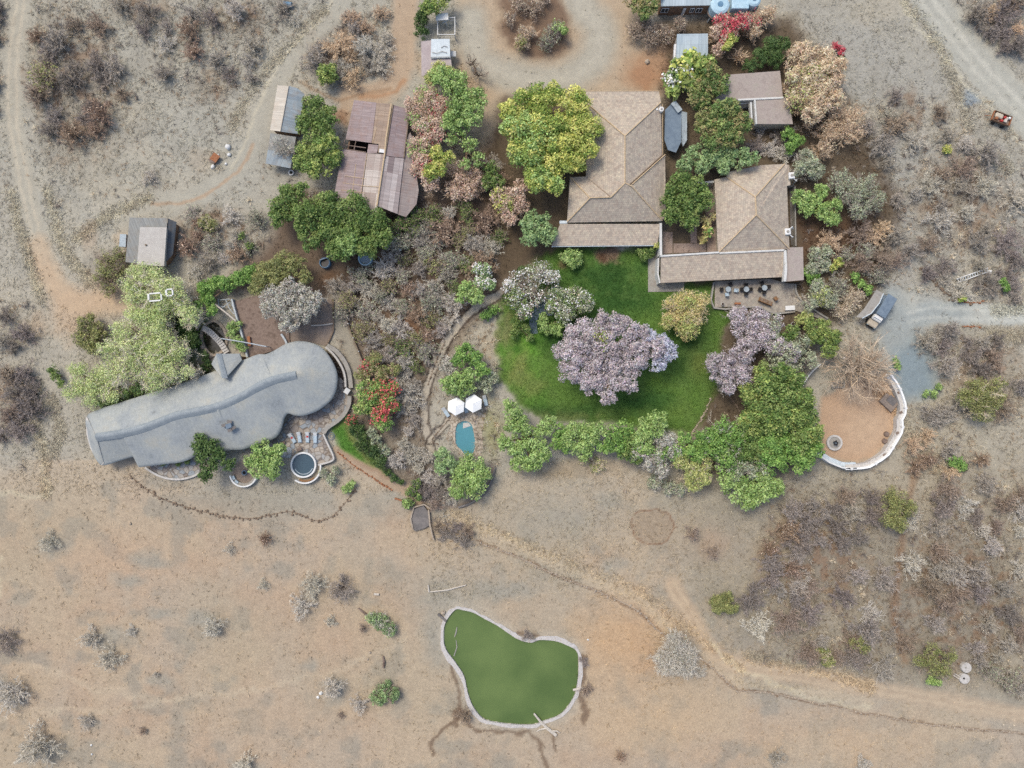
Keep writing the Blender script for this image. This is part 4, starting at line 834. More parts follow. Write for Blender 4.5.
# dormer
roof('dormer', [[(216.5,353.8,3.6),(218.5,353.8,4.6),(224.3,378,5.0),(221,377,4.6),(211.3,364,3.4)], [(218.5,353.8,4.6),(239.4,353.6,3.4),(241.7,360,3.3),(225.5,378,4.9),(224.3,378,5.0)]], M['thatch'], t, .3)
b = MB(); pts = [P(218.3,353.6,4.6), P(221.3,366,4.85), P(224.6,378.3,5.05)]
vs = []
for x, y, z in pts: vs += [(x-.45, y, z-.1), (x, y, z+.15), (x+.5, y, z-.1)]
b.add(vs, [(0,1,4,3),(1,2,5,4),(3,4,7,6),(4,5,8,7)]); b.build('dormer_ridge', M['thatch_cap'], t)
b = MB(); b.slab([P(x, y, 3.3)[:2] for x, y in ((216.5,356),(238,356),(238,362),(214,366))], 0, 3.3); b.build('dormer_wall', M['brown_wall'], t)
# roof vent with flaps
x, y, _ = P(228.5,426,4.8); v = MB(); v.box(x, y, 4.2, 1.0, .8, 1.3, .3); v_ = v.build('vent', M['canvas_grey'], t, bevel=.05)
for dx, dy, a in ((-.85,.1,.2), (.8,-.35,.5), (.1,.7,0), (.2,-.75,.3)): b = MB(); b.box(x+dx, y+dy, 4.65, .8, .5, .1, a); b.build('flap', M['dark_concrete'], v_)

# terrace round the lodge
ST1 = [(336,380),(341,378),(347,388),(348,400),(345,410),(338,419),(326,427),(322,433),(327,445),(333,458),(327,463),(316,463),(306,452),(296,452),(290,458),(276,456),(262,452),(240,452),(240,440),(280,430),(300,405),(325,400)]
tag(MB().slab(px_line(smooth_line(ST1, 2, True)), -.05, .14).build('stone_patio', M['flagstone']), kind='structure')
ST2 = [(140,462),(146,468),(156,474),(168,477.5),(180,478),(192,475.5),(200,471),(200,452),(170,452),(145,455)]
tag(MB().slab(px_line(smooth_line(ST2, 2, True)), -.05, .2).build('stone_patio', M['flagstone']), kind='structure')
def wall_line(name, lb, cat, pts, wd, h, mat, n=4, z0=-.1):
    b = MB(); b.strip([P(x, y, h)[:2] for x, y in smooth_line(pts, n)], wd, z0, h); return tag(b.build(name, mat), lb, cat)
wall_line('patio_wall', 'curved pale kerb under the south eave of the thatched lodge', 'wall', [(145,467.5),(150,471),(158,475.5),(168,478.6),(180,479.3),(192,476.6),(200,472.5)], .35, .5, M['pale_concrete'])
wall_line('patio_wall', 'brown capped garden wall curving south from the lodge gatepost towards the bright lawn', 'wall', [(349.5,396),(348.5,405),(344,414),(337,421),(327,428),(323.5,433.5)], .7, .9, M['concrete'])
wall_line('patio_wall', 'thin pale wall edging the stone patio beside the bright green lawn', 'wall', [(323,434),(327,443),(333,456),(331.5,461),(318,465)], .3, .8, M['pale_concrete'])
wall_line('ramp_wall', 'outer of two pale curved walls round the east end of the lodge', 'wall', [(327,345.5),(336,351),(344,361),(349,373),(351,388)], .75, .8, M['concrete'])
wall_line('ramp_wall', 'inner of two pale curved walls round the east end of the lodge', 'wall', [(325.5,347),(333,354),(340,364),(344.5,375),(345.5,387)], .35, 1.0, M['pale_concrete'])
tag(MB().slab(px_line([(326,350),(335,358),(342,370),(344.5,386),(339,384),(336,368),(330,358)]), -.04, .06).build('sunken_walk', M['dark']), kind='structure')
t = thing('gatepost', 'square pale gate pillar where the two curved walls meet east of the lodge', 'gatepost', P(347,391)); x, y, _ = P(347,391,1.2); b = MB(); b.box(x, y, .6, .7, .8, 1.2, -.6); b.build('pillar', M['pale_concrete'], t); b = MB(); b.box(x, y, 1.25, .9, 1.0, .12, -.6); b.build('cap', M['offwhite'], t)
# dark fine fence along the gravel path
t = thing('wire_fence', 'dark low fence along the gravel walk east of the brown deck', 'fence', P(350,330)); fl = smooth_line([(345,312),(349,327),(356,345),(362,360),(368,372)], 5)
b = MB(); b.strip([P(x, y, .9)[:2] for x, y in fl], .08, .1, .9); b.build('panel', M['rust_dark'], t)
for x, y in fl[::4]: q = P(x, y, 1); b = MB(); b.cyl(q[0], q[1], 0, 1.05, .09, .09, 6); b.build('post', M['offwhite'], t)

# plunge pool
x, y, _ = P(304.5,464.5); t = thing('plunge_pool', 'round plunge pool with white rim and dark blue water on the stone patio', 'plunge pool', (x, y, 0))
b = MB(); b.ring(x, y, -.1, .75, 2.02, 2.3, 48); b.build('rim', M['white'], t); b = MB(); b.cyl(x, y, .35, .45, 2.03, 2.03, 40); b.build('water', M['plunge'], t); b = MB(); b.ring(x, y, .1, .5, 1.6, 1.75, 30, 3.6, 5.9); b.build('bench_step', M['metal_blue'], t)
x, y, _ = P(306,466.5); tag(MB().ring(x, y, -.1, .95, 2.75, 3.0, 30, -2.2, .15).build('arc_wall', M['white']), 'white arc wall hugging the south east side of the plunge pool', 'wall')
t = thing('bench', 'wooden bench in the slot between plunge pool and its white arc wall', 'bench', P(307,478.5)); b = MB(); b.ring(x, y, .35, .48, 2.35, 2.7, 16, -2.0, -.9); b.build('seat', M['wood'], t)
for k in (-1.9, -1.45, -1.0): q = (x+2.5*math.cos(k), y+2.5*math.sin(k)); b = MB(); b.box(q[0], q[1], .15, .12, .3, .4, k); b.build('leg', M['wood'], t)
# fire pit ring
x, y, _ = P(245,472.5); tag(MB().cyl(x, y, -.03, .08, 2.2, 2.2, 36).build('fire_circle', M['dirt_path']), kind='structure')
t = thing('arc_bench', 'white curved bench round the south side of the fire pit', 'bench', (x, y, 0)); b = MB(); b.ring(x, y, -.1, .85, 2.3, 2.55, 30, -2.95, -.35); b.build('backrest', M['white'], t); b = MB(); b.ring(x, y, -.1, .45, 1.85, 2.29, 30, -2.95, -.35); b.build('seat', M['concrete'], t)
for a in (-2.7, -2.25): b = MB(); b.box(x+2.05*math.cos(a), y+2.05*math.sin(a), .52, .45, .7, .12, a); b.build('cushion', M['cushion'], t, bevel=.04)
t = thing('fire_pit', 'small dark fire bowl in the middle of the curved white bench', 'fire pit', (x, y, 0)); b = MB(); b.ring(x, y, .05, .4, .3, .5, 18); b.build('bowl', M['canvas_grey'], t); b = MB(); b.cyl(x, y, .05, .25, .31, .31, 14); b.build('ash', M['black'], t)
# sun loungers
def lounger(px, py, a, lb, towel=None, grp='sun loungers'):
    x, y, _ = P(px, py); t = thing('sun_lounger', lb, 'sun lounger', (x, y, 0), grp); c, s_ = math.cos(a), math.sin(a); T = lambda u, v: (x+u*c-v*s_, y+u*s_+v*c)
    b = MB(); q = T(0, 0); b.box(q[0], q[1], .38, .68, 1.95, .07, a); b.build('frame', M['metal_frame'], t)
    b = MB(); q = T(0, -.3); b.box(q[0], q[1], .47, .6, 1.25, .1, a); b.build('cushion', M['cushion'], t, bevel=.03)
    b = MB(); vs = [(*T(-.3, .34), .44), (*T(.3, .34), .44), (*T(.3, .95), .85), (*T(-.3, .95), .85)]; b.add([(p[0], p[1], p[2]) for p in vs]+[(p[0], p[1], p[2]+.1) for p in vs], [(3,2,1,0),(4,5,6,7),(0,1,5,4),(1,2,6,5),(2,3,7,6),(3,0,4,7)]); b.build('backrest', M['white'], t)
    if towel: b = MB(); q = T(0, .1); b.box(q[0], q[1], .55, .42, .3, .05, a); b.build('towel', M[towel], t)
    for u in (-.28, .28):
        for v in (-.85, .85): b = MB(); q = T(u, v); b.box(q[0], q[1], .17, .06, .06, .35, a); b.build('leg', M['metal_frame'], t)
lounger(293,438,.55,'leftmost angled lounger with a red towel on the stone patio', 'red_cloth'); lounger(300,437,.15,'second lounger from the left on the stone patio, all white'); lounger(308.2,437,.0,'third lounger from the left on the stone patio, with a red towel', 'red_cloth'); lounger(316,437.5,-.03,'rightmost lounger on the stone patio, nearest the bright lawn')
lounger(446,412,.6,'lounger at the west side of the two white umbrellas'); lounger(485.3,400.5,.25,'lounger at the east side of the two white umbrellas'); lounger(465.5,407.5,.3,'lounger between the two white umbrellas, mostly hidden')
for px, py, lb in ((456,406.5,'western of two white hexagonal parasols by the small pool'), (473.5,403.6,'eastern of two white hexagonal parasols by the small pool')):
    x, y, _ = P(px, py, 2.5); t = thing('parasol', lb, 'parasol', (x, y, 0), 'white parasols by the pool'); n = 6; r = 1.62; a0 = .45
    vs = [(x, y, 2.95)]+[(x+r*math.cos(a0+k*math.pi/3), y+r*math.sin(a0+k*math.pi/3), 2.35) for k in range(6)]; vs += [(p[0], p[1], p[2]-.04) for p in vs]
    b = MB(); b.add(vs, [(0,1+k,1+(k+1)%6) for k in range(6)]+[(7,8+(k+1)%6,8+k) for k in range(6)]+[(1+k,8+k,8+(k+1)%6,1+(k+1)%6) for k in range(6)]); b.build('canopy', M['bright'], t)
    b = MB(); b.cyl(x, y, 0, 2.9, .04, .04, 8); b.build('pole', M['wood'], t); b = MB(); b.cyl(x, y, 0, .1, .35, .33, 14); b.build('base', M['concrete'], t); b = MB(); b.cyl(x, y, 2.9, 3.05, .05, .03, 8); b.build('finial', M['concrete'], t)
    for k in range(6): b = MB(); b.tube([(x, y, 2.85), (x+r*math.cos(a0+k*math.pi/3)*.97, y+r*math.sin(a0+k*math.pi/3)*.97, 2.3)], .02, 4); b.build('rib', M['wood'], t)
for px, py, sx, sy, lb in ((283,443,1.1,.5,'small dark side table at the west end of the lodge patio'), (300,449,.9,.6,'brown box beside the loungers above the plunge pool')):
    t = thing('side_table', lb, 'table', P(px, py)); x, y, _ = P(px, py); b = MB(); b.box(x, y, .5, sx, sy, .08, .4); b.build('tabletop', M['wood_dark'], t)
    for k in (-1, 1): b = MB(); b.box(x+k*.3, y+k*.12, .25, .1, .3, .5, .4); b.build('leg', M['wood_dark'], t)
t = thing('ring_sculpture', 'thin blue wire ring lying on the bright lawn by the patio wall', 'garden ring', P(331,436)); x, y, _ = P(331,436)
b = MB(); b.ring(x, y, .1, .16, .62, .7, 24); b.ring(x+.1, y, .1, .16, .3, .36, 18); b.build('ring', M['canvas_grey'], t)
for k in range(3): b = MB(); b.tube([(x+.66*math.cos(k*2.1), y+.66*math.sin(k*2.1), 0), (x+.66*math.cos(k*2.1), y+.66*math.sin(k*2.1), .13)], .03, 5); b.build('leg', M['canvas_grey'], t)

# brown deck behind the lodge
tag(MB().slab(px_line([(234,302),(256,296),(288,297),(290,338),(291,345),(270,352),(250,358),(247,352)]), -.05, .35).build('deck', M['wood_dark']), kind='structure')
tag(MB().slab(px_line([(288.3,297),(332,299.5),(333,333),(326,346),(310,342),(290.5,346)]), -.05, .12).build('deck_terrace', M['dirt_path']), kind='structure')
wall_line('beam_wall', 'pale beam edging the west side of the brown deck', 'wall', [(231.5,299),(236,316),(242,336),(247,357)], .3, 1.0, M['metal_frame'], 2)
wall_line('deck_wall', 'thin pale kerb across the terrace under the silvery tree', 'wall', [(311,325.5),(322,325),(332.5,323.5)], .22, .5, M['driftwood'], 2)
wall_line('deck_wall', 'short curved white wall where the brown deck meets the lodge roof', 'wall', [(281,334),(285,340),(287,345)], .35, .8, M['metal_frame'], 2)
wall_line('deck_wall', 'reddish kerb on the east side of the deck terrace', 'wall', [(333,299),(332.7,316),(333,331),(327,344)], .22, .4, M['rust_dark'], 2)
def pole(pts, r, lb, name='pole', cat='pole', mat='driftwood'):
    t = thing(name, lb, cat, (*P(*pts[0])[:2], 0)); b = MB(); b.tube([P(*p) for p in pts], r, 7); b.build('shaft', M[mat], t)
    for p in (pts[0], pts[-1]):
        q = P(*p); b = MB(); b.cyl(q[0], q[1], 0, q[2], r*.8, r*.8, 7); b.build('support', M[mat], t)
pole([(214,303.5,1.6),(225,312,1.7),(236,321,1.6)], .16, 'crooked pale log rail west of the brown deck'); pole([(221,338.5,2.3),(243,342,2.4),(266,346.5,2.4)], .11, 'long thin pale pole crossing from the fish pond to the deck', mat='metal_frame')
t = thing('pipe_rack', 'tangle of white pipes in the corner above the crooked log rail', 'frame', P(226,305))
for ln in ([(218,299),(219,306),(225,307)], [(222,308),(230,302),(233,307)], [(226,300),(229,308),(234,314)], [(220,300),(230,299)]): b = MB(); b.tube([P(x, y, .8) for x, y in ln], .08, 5); b.build('pipe', M['metal_frame'], t)
for px, py in ((218,299),(233,307)): q = P(px, py, .8); b = MB(); b.cyl(q[0], q[1], 0, .8, .06, .06, 6); b.build('leg', M['metal_frame'], t)
t = thing('bench', 'small orange brown bench on the brown deck beside the pale beam', 'bench', P(249,341)); x, y, _ = P(249,341,.8); b = MB(); b.box(x, y, .8, .5, 1.7, .08, .15); b.build('seat', M['rust'], t)
for k in (-.7, .7): b = MB(); b.box(x-k*.15, y+k, .56, .4, .08, .42, .15); b.build('leg', M['rust'], t)
# fish pond
tag(MB().slab(px_line(GPOND), -.2, -.12).build('fish_pond_water', M['murky']), kind='structure')
tag(ring_band(offset(GPOND, -.1), offset(GPOND, 2.6), -.5, .28, .05).build('fish_pond_rim', M['stone']), 'stone rim of the small oval fish pond west of the deck', 'pond edge')
t = thing('footbridge', 'small arched footbridge of pale planks over the oval fish pond', 'footbridge', P(214,336)); br_ = smooth_line([(203.5,328),(210,331),(217,337),(223,344),(228,353)], 4)
for i in range(len(br_)-1):
    (x0, y0), (x1, y1) = br_[i], br_[i+1]; a = math.atan2(-(y1-y0), x1-x0); f = i/(len(br_)-1); q = P((x0+x1)/2, (y0+y1)/2); b = MB(); b.box(q[0], q[1], .45+.45*math.sin(f*math.pi), math.hypot(x1-x0, y1-y0)*S*.82, 1.0, .08, a); b.build('plank', M['pale_concrete'], t)
for sd in (-1, 1):
    pts = []
    for i in range(len(br_)):
        a = br_[max(i-1, 0)]; c = br_[min(i+1, len(br_)-1)]; tx, ty = c[0]-a[0], c[1]-a[1]; l_ = math.hypot(tx, ty); q = P(br_[i][0]-ty/l_*sd*2.6, br_[i][1]+tx/l_*sd*2.6); pts.append((q[0], q[1], .42+.45*math.sin(i/(len(br_)-1)*math.pi)))
    b = MB(); b.tube(pts, .07, 5); b.build('side_beam', M['driftwood'], t)
for i, (x0, y0) in enumerate(((199,324),(197.5,329),(198.5,335),(200,341),(203,347),(207,352),(211,356))):
    q = P(x0, y0); b = MB(); b.rock(q[0], q[1], .2, random.uniform(.35, .5)); tag(b.build('rock', M['stone']), f"{['pinkish', 'pale', 'grey', 'round', 'flat', 'tan', 'low'][i]} boulder, number {'first second third fourth fifth sixth seventh'.split()[i]} from the north along the west rim of the fish pond".replace('number ', ''), 'rock', 'boulders along the fish pond')

# ---------------------------------------------------------------- dry stone edgings
def stone_line(pts, lb, r=.2, step=.34, jit=.12, mat='stone', name='stone_edging', rows=1):
    rng = random.Random(len(pts)*31+int(pts[0][0])); ln = [P(x, y)[:2] for x, y in smooth_line(pts, 6)]; b = MB(); acc = 0; b.strip(ln, r*.7, -.1, .03)
    for (x0, y0), (x1, y1) in zip(ln[:-1], ln[1:]):
        L = math.hypot(x1-x0, y1-y0); k = acc
        while k < L:
            f = k/L
            for _ in range(rows): b.rock(x0+(x1-x0)*f+rng.gauss(0, jit), y0+(y1-y0)*f+rng.gauss(0, jit), rng.uniform(.02, .12), r*rng.uniform(.5, 1.35), rng)
            k += step*rng.uniform(.6, 1.5)
        acc = k-L
    return tag(b.build(name, M[mat]), lb, 'stone edging')
stone_line([(129,475),(140,484),(150,492),(165,500),(180,505),(200,511),(230,517),(255,518),(285,512),(300,514),(312,520),(325,520),(335,514),(345,503),(357,487)], 'long row of brown stones curving south of the thatched lodge', .2, .36, .2, 'rust_dark')
stone_line([(438,520),(455,530),(480,543),(520,558),(560,577),(600,592),(640,612),(660,632),(700,657),(737,691)], 'long line of stones beside the ditch from the dam towards the lower track', .19, .5, .2)
stone_line([(737,691),(770,693),(830,706),(880,716),(940,726),(1024,733)], 'line of stones along the south side of the lower track', .18, .6, .2)
stone_line([(338,452),(352,464),(370,476),(392,490)], 'row of rusty stones on the south edge of the bright green lawn', .17, .4, .08, 'rust')
stone_line([(711,398),(705,412),(698,424),(690,436)], 'pale stone edging at the east end of the big lawn', .2, .3, .08); stone_line([(728,396),(737,406),(742,420),(741,432)], 'brown stone edging round the dark bed among the eastern trees', .2, .3, .08, 'rust_dark')
stone_line([(445,342),(436,362),(428,385)], 'low stones on the west side of the garden footpath', .15, .5, .1, 'rust_dark'); stone_line([(438,444),(432,440),(445,424),(452,416)], 'short brown step edging by the pool side path', .14, .3, .06, 'rust_dark')
stone_line([(196,300),(215,290),(240,275)], 'dark stony bank behind the bright green hedge', .16, .5, .2, 'rust_dark')
stone_line([(919,268),(930,279),(945,292),(958,300),(970,303)], 'dark brown stone bank on the north side of the eastern driveway', .28, .4, .3, 'rust_dark'); stone_line([(962,302),(975,303),(985,301)], 'short red brick kerb on the north side of the eastern driveway', .16, .3, .05, 'rust'); stone_line([(962,327),(970,326.5),(981,327)], 'short red brick kerb on the south side of the eastern driveway', .16, .3, .05, 'rust')
wall_line('curved_wall', 'grey curved retaining wall south east of the trees by the small pool', 'wall', [(495,467),(492,480),(486,491),(478,498),(470,503.5),(458,507.5)], .3, .5, M['dark_concrete'])
# little dam
t = thing('dam_wall', 'grey concrete spillway block at the end of the lower footpath', 'dam', P(421,518)); b = MB(); b.slab(px_line([(413.5,509),(424,505),(428.5,511),(429.5,525),(424,528),(415,530.5),(411,519)]), -.1, .55); b.build('apron', M['dark_concrete'], t)
for ln in ([(413.5,508),(410.5,519),(413,530)], [(428.5,510),(430,526),(433.5,540)], [(413,507.5),(424,504.5),(431,509)]): b = MB(); b.strip([P(x, y, .8)[:2] for x, y in ln], .25, -.1, .8); b.build('wing_wall', M['stone'], t)
wall_line('step_wall', 'thin brown retaining step across the lower footpath', 'wall', [(394.5,498.5),(403,501),(409,504.5)], .25, .35, M['rust'], 2)

# ---------------------------------------------------------------- white ring wall and what stands in it
RW = [(801,391),(806,380),(813,371),(821,364)]
tag(MB().strip([P(x, y, 1.3)[:2] for x, y in smooth_line(RW, 4)], .22, -.1, 1.3).build('ring_wall', M['offwhite']), 'white wall arc at the north west of the sandy ring, under the bare tree', 'wall')
t = thing('ring_wall', 'curved white wall with stepped bays enclosing the sandy ring', 'wall', P(860,420)); Z = 1.7
W_ = [(891,374.5),(896,381),(900.5,389),(903,395.5),(905.5,403),(906,408),(905.5,414),(902.5,420),(903,427),(902,433),(898,440),(893,448),(889,454.5),(882,460),(876,463.5),(870,467),(862,468.3),(852,468.8),(846,469)]
ln = [P(x, y, Z)[:2] for x, y in W_]; b = MB(); b.strip(ln, .3, -.1, Z); b.build('outer_wall', M['bright'], t)
cx, cy = P(858,425)[:2]
inn = [(x+(cx-x)/math.hypot(cx-x, cy-y)*.45, y+(cy-y)/math.hypot(cx-x, cy-y)*.45) for x, y in ln]; b = MB(); b.strip(inn, .6, -.1, 1.15); b.build('inner_bench', M['pale_concrete'], t)
for px, py in ((899,392.5),(901,412.5),(897.5,433),(884.5,455)): q = P(px, py, 1.2); b = MB(); b.box(q[0], q[1], 1.19, .55, .4, .1, .5); b.build('niche', M['wood_dark'], t)
for i in range(2, len(ln), 3): b = MB(); b.box(ln[i][0], ln[i][1], .85, .45, .45, 1.82, .4*i); b.build('pier', M['white'], t)
t = thing('white_wall', 'straight sided white wall at the south west of the sandy ring', 'wall', P(835,462)); ln = [P(x, y, Z)[:2] for x, y in ((808,443),(814,449),(821,456.5),(830,462.5),(842,467.5),(850,468.6),(857,468))]
b = MB(); b.strip(ln, .25, -.1, Z); b.build('wall', M['white'], t); inn = [(x+.1, y+.55) for x, y in ln[2:]]; b = MB(); b.strip(inn, .8, -.1, 1.1); b.build('bench', M['metal_pale'], t)
t = thing('slab_table', 'grey block with a dark mat on top inside the sandy ring by the wall', 'slab', P(890,403)); x, y, _ = P(889.5,402.5,.7); b = MB(); b.box(x, y, .3, 2.9, 2.0, .7, -.75); b.build('block', M['dirt_path'], t, bevel=.04); b = MB(); b.box(x+.45, y+.35, .69, 1.7, 1.3, .07, -.75); b.build('mat', M['dark_concrete'], t)
x, y, _ = P(833.5,442.5); t = thing('fountain', 'round grey stone fountain in the sandy ring near the green trees', 'fountain', (x, y, 0)); b = MB(); b.ring(x, y, -.05, .5, 1.05, 1.4, 32); b.build('basin', M['pale_concrete'], t); b = MB(); b.cyl(x, y, .05, .4, 1.06, 1.06, 28); b.build('floor', M['concrete'], t); b = MB(); b.cyl(x, y, .4, .8, .3, .22, 12); b.build('pedestal', M['canvas_grey'], t)
b = MB()
for k in range(5): b.rock(x+.3*math.cos(k*1.3), y+.3*math.sin(k*1.3), .75+.06*k, .2)
b.build('figure', M['black'], t)
for px, py, lb in ((886,434,'upper of two dark tree stumps on the sand'), (884.3,441,'lower of two dark tree stumps on the sand')):
    x, y, _ = P(px, py); t = thing('stump', lb, 'stump', (x, y, 0), 'stumps on the sand'); b = MB(); b.cyl(x, y, 0, .45, .5, .42, 14); b.build('trunk', M['wood_dark'], t); b = MB(); b.cyl(x, y, .45, .47, .38, .36, 14); b.build('cut_face', M['wood_dark'], t)
t = thing('plank_bench', 'pale rectangular bench frame at the north of the sandy ring', 'bench', P(838,385)); x, y, _ = P(838,385,.5)
for dx, dy, sx, sy in ((0,.4,2.4,.18),(0,-.4,2.4,.18),(-1.1,0,.18,.64),(1.1,0,.18,.64),(0,0,.14,.64)): b = MB(); b.box(x+dx, y+dy, .5, sx, sy, .14); b.build('board', M['concrete'], t)
for k in (-1.1, 1.1): b = MB(); b.box(x+k, y, .22, .15, .5, .42); b.build('leg', M['concrete'], t)

# ---------------------------------------------------------------- vehicles and shelters
t = thing('carport', 'curved tan carport roof beside the parked canopy truck', 'carport', P(871,305))
roof('roof', [[(876.5,289.5,2.6),(883,293.5,2.6),(879,303,2.6),(871,313,2.6),(862,318,2.5),(856,317,2.4),(864,309,2.5),(870,300,2.6)]], M['concrete'], t, .08)
for px, py in ((876.5,291),(882,294),(871,312),(860,316)): q = P(px, py, 2.5); b = MB(); b.cyl(q[0], q[1], 0, 2.5, .06, .06, 6); b.build('post', M['metal_frame'], t)
caps(t, [[(883.3,293.6,2.55),(879.2,303.2,2.55),(871.2,313.4,2.55),(862,318.4,2.45)]], 'gutter', M['metal_pale'], .09)
def T_(x, y, a): c, s_ = math.cos(a), math.sin(a); return lambda u, v: (x+u*c-v*s_, y+u*s_+v*c)
# truck: nose towards lower left
a = math.atan2(-(324-300), 874-889); x, y, _ = P(881.5,311,1.5); TT = T_(x, y, a); t = thing('truck', 'parked truck with cream cab and long blue grey canvas canopy', 'truck', (x, y, 0))
def tb(nm, u, v, z, su, sv, sz, m_, par=None, bv=.05): b = MB(); q = TT(u, v); b.box(q[0], q[1], z, su, sv, sz, a); return b.build(nm, M[m_], par or t, bevel=bv)
tb('chassis', 0, 0, .62, 6.2, 1.5, .25, 'black'); tb('canopy', -.9, 0, 2.32, 4.1, 1.85, .1, 'canvas_grey'); tb('load_bed', -.9, 0, 1.0, 4.0, 1.8, .5, 'canvas_grey')
tb('bonnet', 2.55, 0, 1.05, 1.2, 1.85, .6, 'cream_wall', bv=.15); cb = tb('cab', 1.6, 0, 1.55, .95, 1.8, .5, 'offwhite', bv=.12)
b = MB(); q1, q2, q3, q4 = TT(2.05,-.8), TT(2.05,.8), TT(1.62,.75), TT(1.62,-.75); vs = [(*q1,1.38),(*q2,1.38),(*q3,1.9),(*q4,1.9)]; b.add([(p[0], p[1], p[2]) for p in vs]+[(p[0], p[1], p[2]+.05) for p in vs], [(3,2,1,0),(4,5,6,7),(0,1,5,4),(1,2,6,5),(2,3,7,6),(3,0,4,7)]); b.build('windscreen', M['tank_pale'], t)
tb('cab_roof', 1.42, 0, 1.97, .6, 1.6, .07, 'white', cb); tb('bumper', 3.2, 0, .65, .14, 1.9, .25, 'black')
for u in (-2.9, -.9, .9):
    for v in (-.85, .85): b = MB(); q = TT(u, v); b.cyl(q[0], q[1], 1.2, 2.28, .04, .04, 6); b.build('canopy_post', M['black'], t)
for v in (-.7, .7): tb('headlight', 3.16, v, 1.05, .08, .3, .22, 'tank_pale')
for u in (2.3, -1.9):
    for v in (-.85, .85):
        b = MB(); q = TT(u, v); R0 = []; ax = Vector((-math.sin(a), math.cos(a), 0)); e1 = Vector((math.cos(a), math.sin(a), 0))
        for s_ in (-.13, .13):
            for k in range(16): p = Vector((q[0], q[1], .42))+ax*s_+(e1*math.cos(k*math.pi/8)+Vector((0, 0, 1))*math.sin(k*math.pi/8))*.42; R0.append(tuple(p))
        b.add(R0, [tuple(range(16)), tuple(range(16, 32))[::-1]]+[(k, 16+k, 16+(k+1)%16, (k+1)%16) for k in range(16)]); b.build('wheel', M['black'], t)
# farm trailer on the north east road
x, y, _ = P(1001.5,118.5,1); a = -.36; TT = T_(x, y, a); t = thing('trailer', 'rusty orange farm trailer with a red and cream load beside the north east road', 'trailer', (x, y, 0))
tb('bed', 0, 0, .75, 3.3, 1.7, .12, 'wood_dark')
for v in (-.85, .85): tb('side_board', 0, v, 1.0, 3.3, .14, .5, 'barn_tan')
for u in (-1.65, 1.65): tb('end_board', u, 0, 1.0, .1, 1.8, .5, 'rust')
tb('sack', -.6, .25, 1.05, 1.4, .9, .5, 'cream_wall', bv=.15); tb('drum', -.9, -.35, 1.1, .5, .5, .5, 'rust', bv=.1); tb('drum', .1, -.45, 1.1, .5, .4, .5, 'red_cloth', bv=.1); tb('drum', .45, .3, 1.1, .45, .45, .5, 'red_cloth', bv=.1); tb('crate', .75, 0, 1.05, .5, 1.0, .4, 'driftwood'); tb('white_can', 1.25, .45, 1.1, .4, .4, .5, 'white', bv=.08)
for u in (-.9, .9):
    for v in (-.98, .98): q = TT(u, v); b = MB(); b.tube([(q[0]+.1*math.sin(a), q[1]-.1*math.cos(a), .36), (q[0]-.1*math.sin(a), q[1]+.1*math.cos(a), .36)], .36, 14); b.build('wheel', M['black'], t)
q = TT(-1.7, 0); q2 = TT(-2.7, -.1); b = MB(); b.tube([(q[0], q[1], .7), (q2[0], q2[1], .35)], .06, 6); b.build('drawbar', M['rust'], t)
# loose things
def tank(px, py, r, h, lb, mat='blue_plastic', top='dark'):
    x, y, _ = P(px, py, h); t = thing('water_tank', lb, 'water tank', (x, y, 0)); b = MB(); b.ring(x, y, 0, h, r*.86, r, 28); b.build('wall', M[mat], t); b = MB(); b.cyl(x, y, .05, h*.55, r*.87, r*.87, 24); b.build('water', M['murky' if top == 'dark' else top], t); return t, x, y
t, x, y = tank(324.5,262.5,.95,1.0,'small round blue tank under the mango tree, with a pale pipe across it'); b = MB(); b.tube([(x-.8, y+.4, 1.1), (x+1.3, y+1.2, 1.15)], .1, 6); b.build('pipe', M['metal_pale'], t)
t, x, y = tank(365,258.5,1.25,1.1,'larger round pale blue basin under the south edge of the mango tree', 'tank_pale', 'metal_blue')
pole([(385,247,1.0),(391,242.5,1.0),(397.5,237,1.0)], .13, 'straight white pipe south of the rusty barn', 'pipe', 'pipe', 'metal_pale'); pole([(390,242,.5),(394,246,.6),(401,250.5,.4)], .17, 'bent pale blue pipe below the straight white pipe', 'pipe', 'pipe', 'metal_pale'); pole([(400,250,.3),(404,256,.3),(408,262,.3)], .12, 'dark log by the pit south of the barn', 'log', 'log', 'black')
# tree-house style white frames on posts
for px, py, w_, h_, lb in ((155,297,12,7,'white ring shaped frame on a post standing up through the pale feathery tree'), (169.5,292.5,6,6,'smaller white frame on a post right of the ring shaped one')):
    x, y, _ = P(px, py, 7.4); t = thing('platform', lb, 'frame', (x, y, 0), 'white frames in the pale tree'); W2, H2 = w_*S/2, h_*S/2
    for dx, dy, sx, sy in ((0,H2,W2*1.7,.22),(0,-H2,W2*1.7,.22),(-W2,0,.3,H2*1.6),(W2,0,.22,H2*1.6)): b = MB(); b.box(x+dx, y+dy, 7.4, sx, sy, .18, .08); b.build('bar', M['white'], t)
    b = MB(); b.cyl(x-W2, y, 0, 7.3, .08, .06, 8); b.build('post', M['metal_frame'], t)
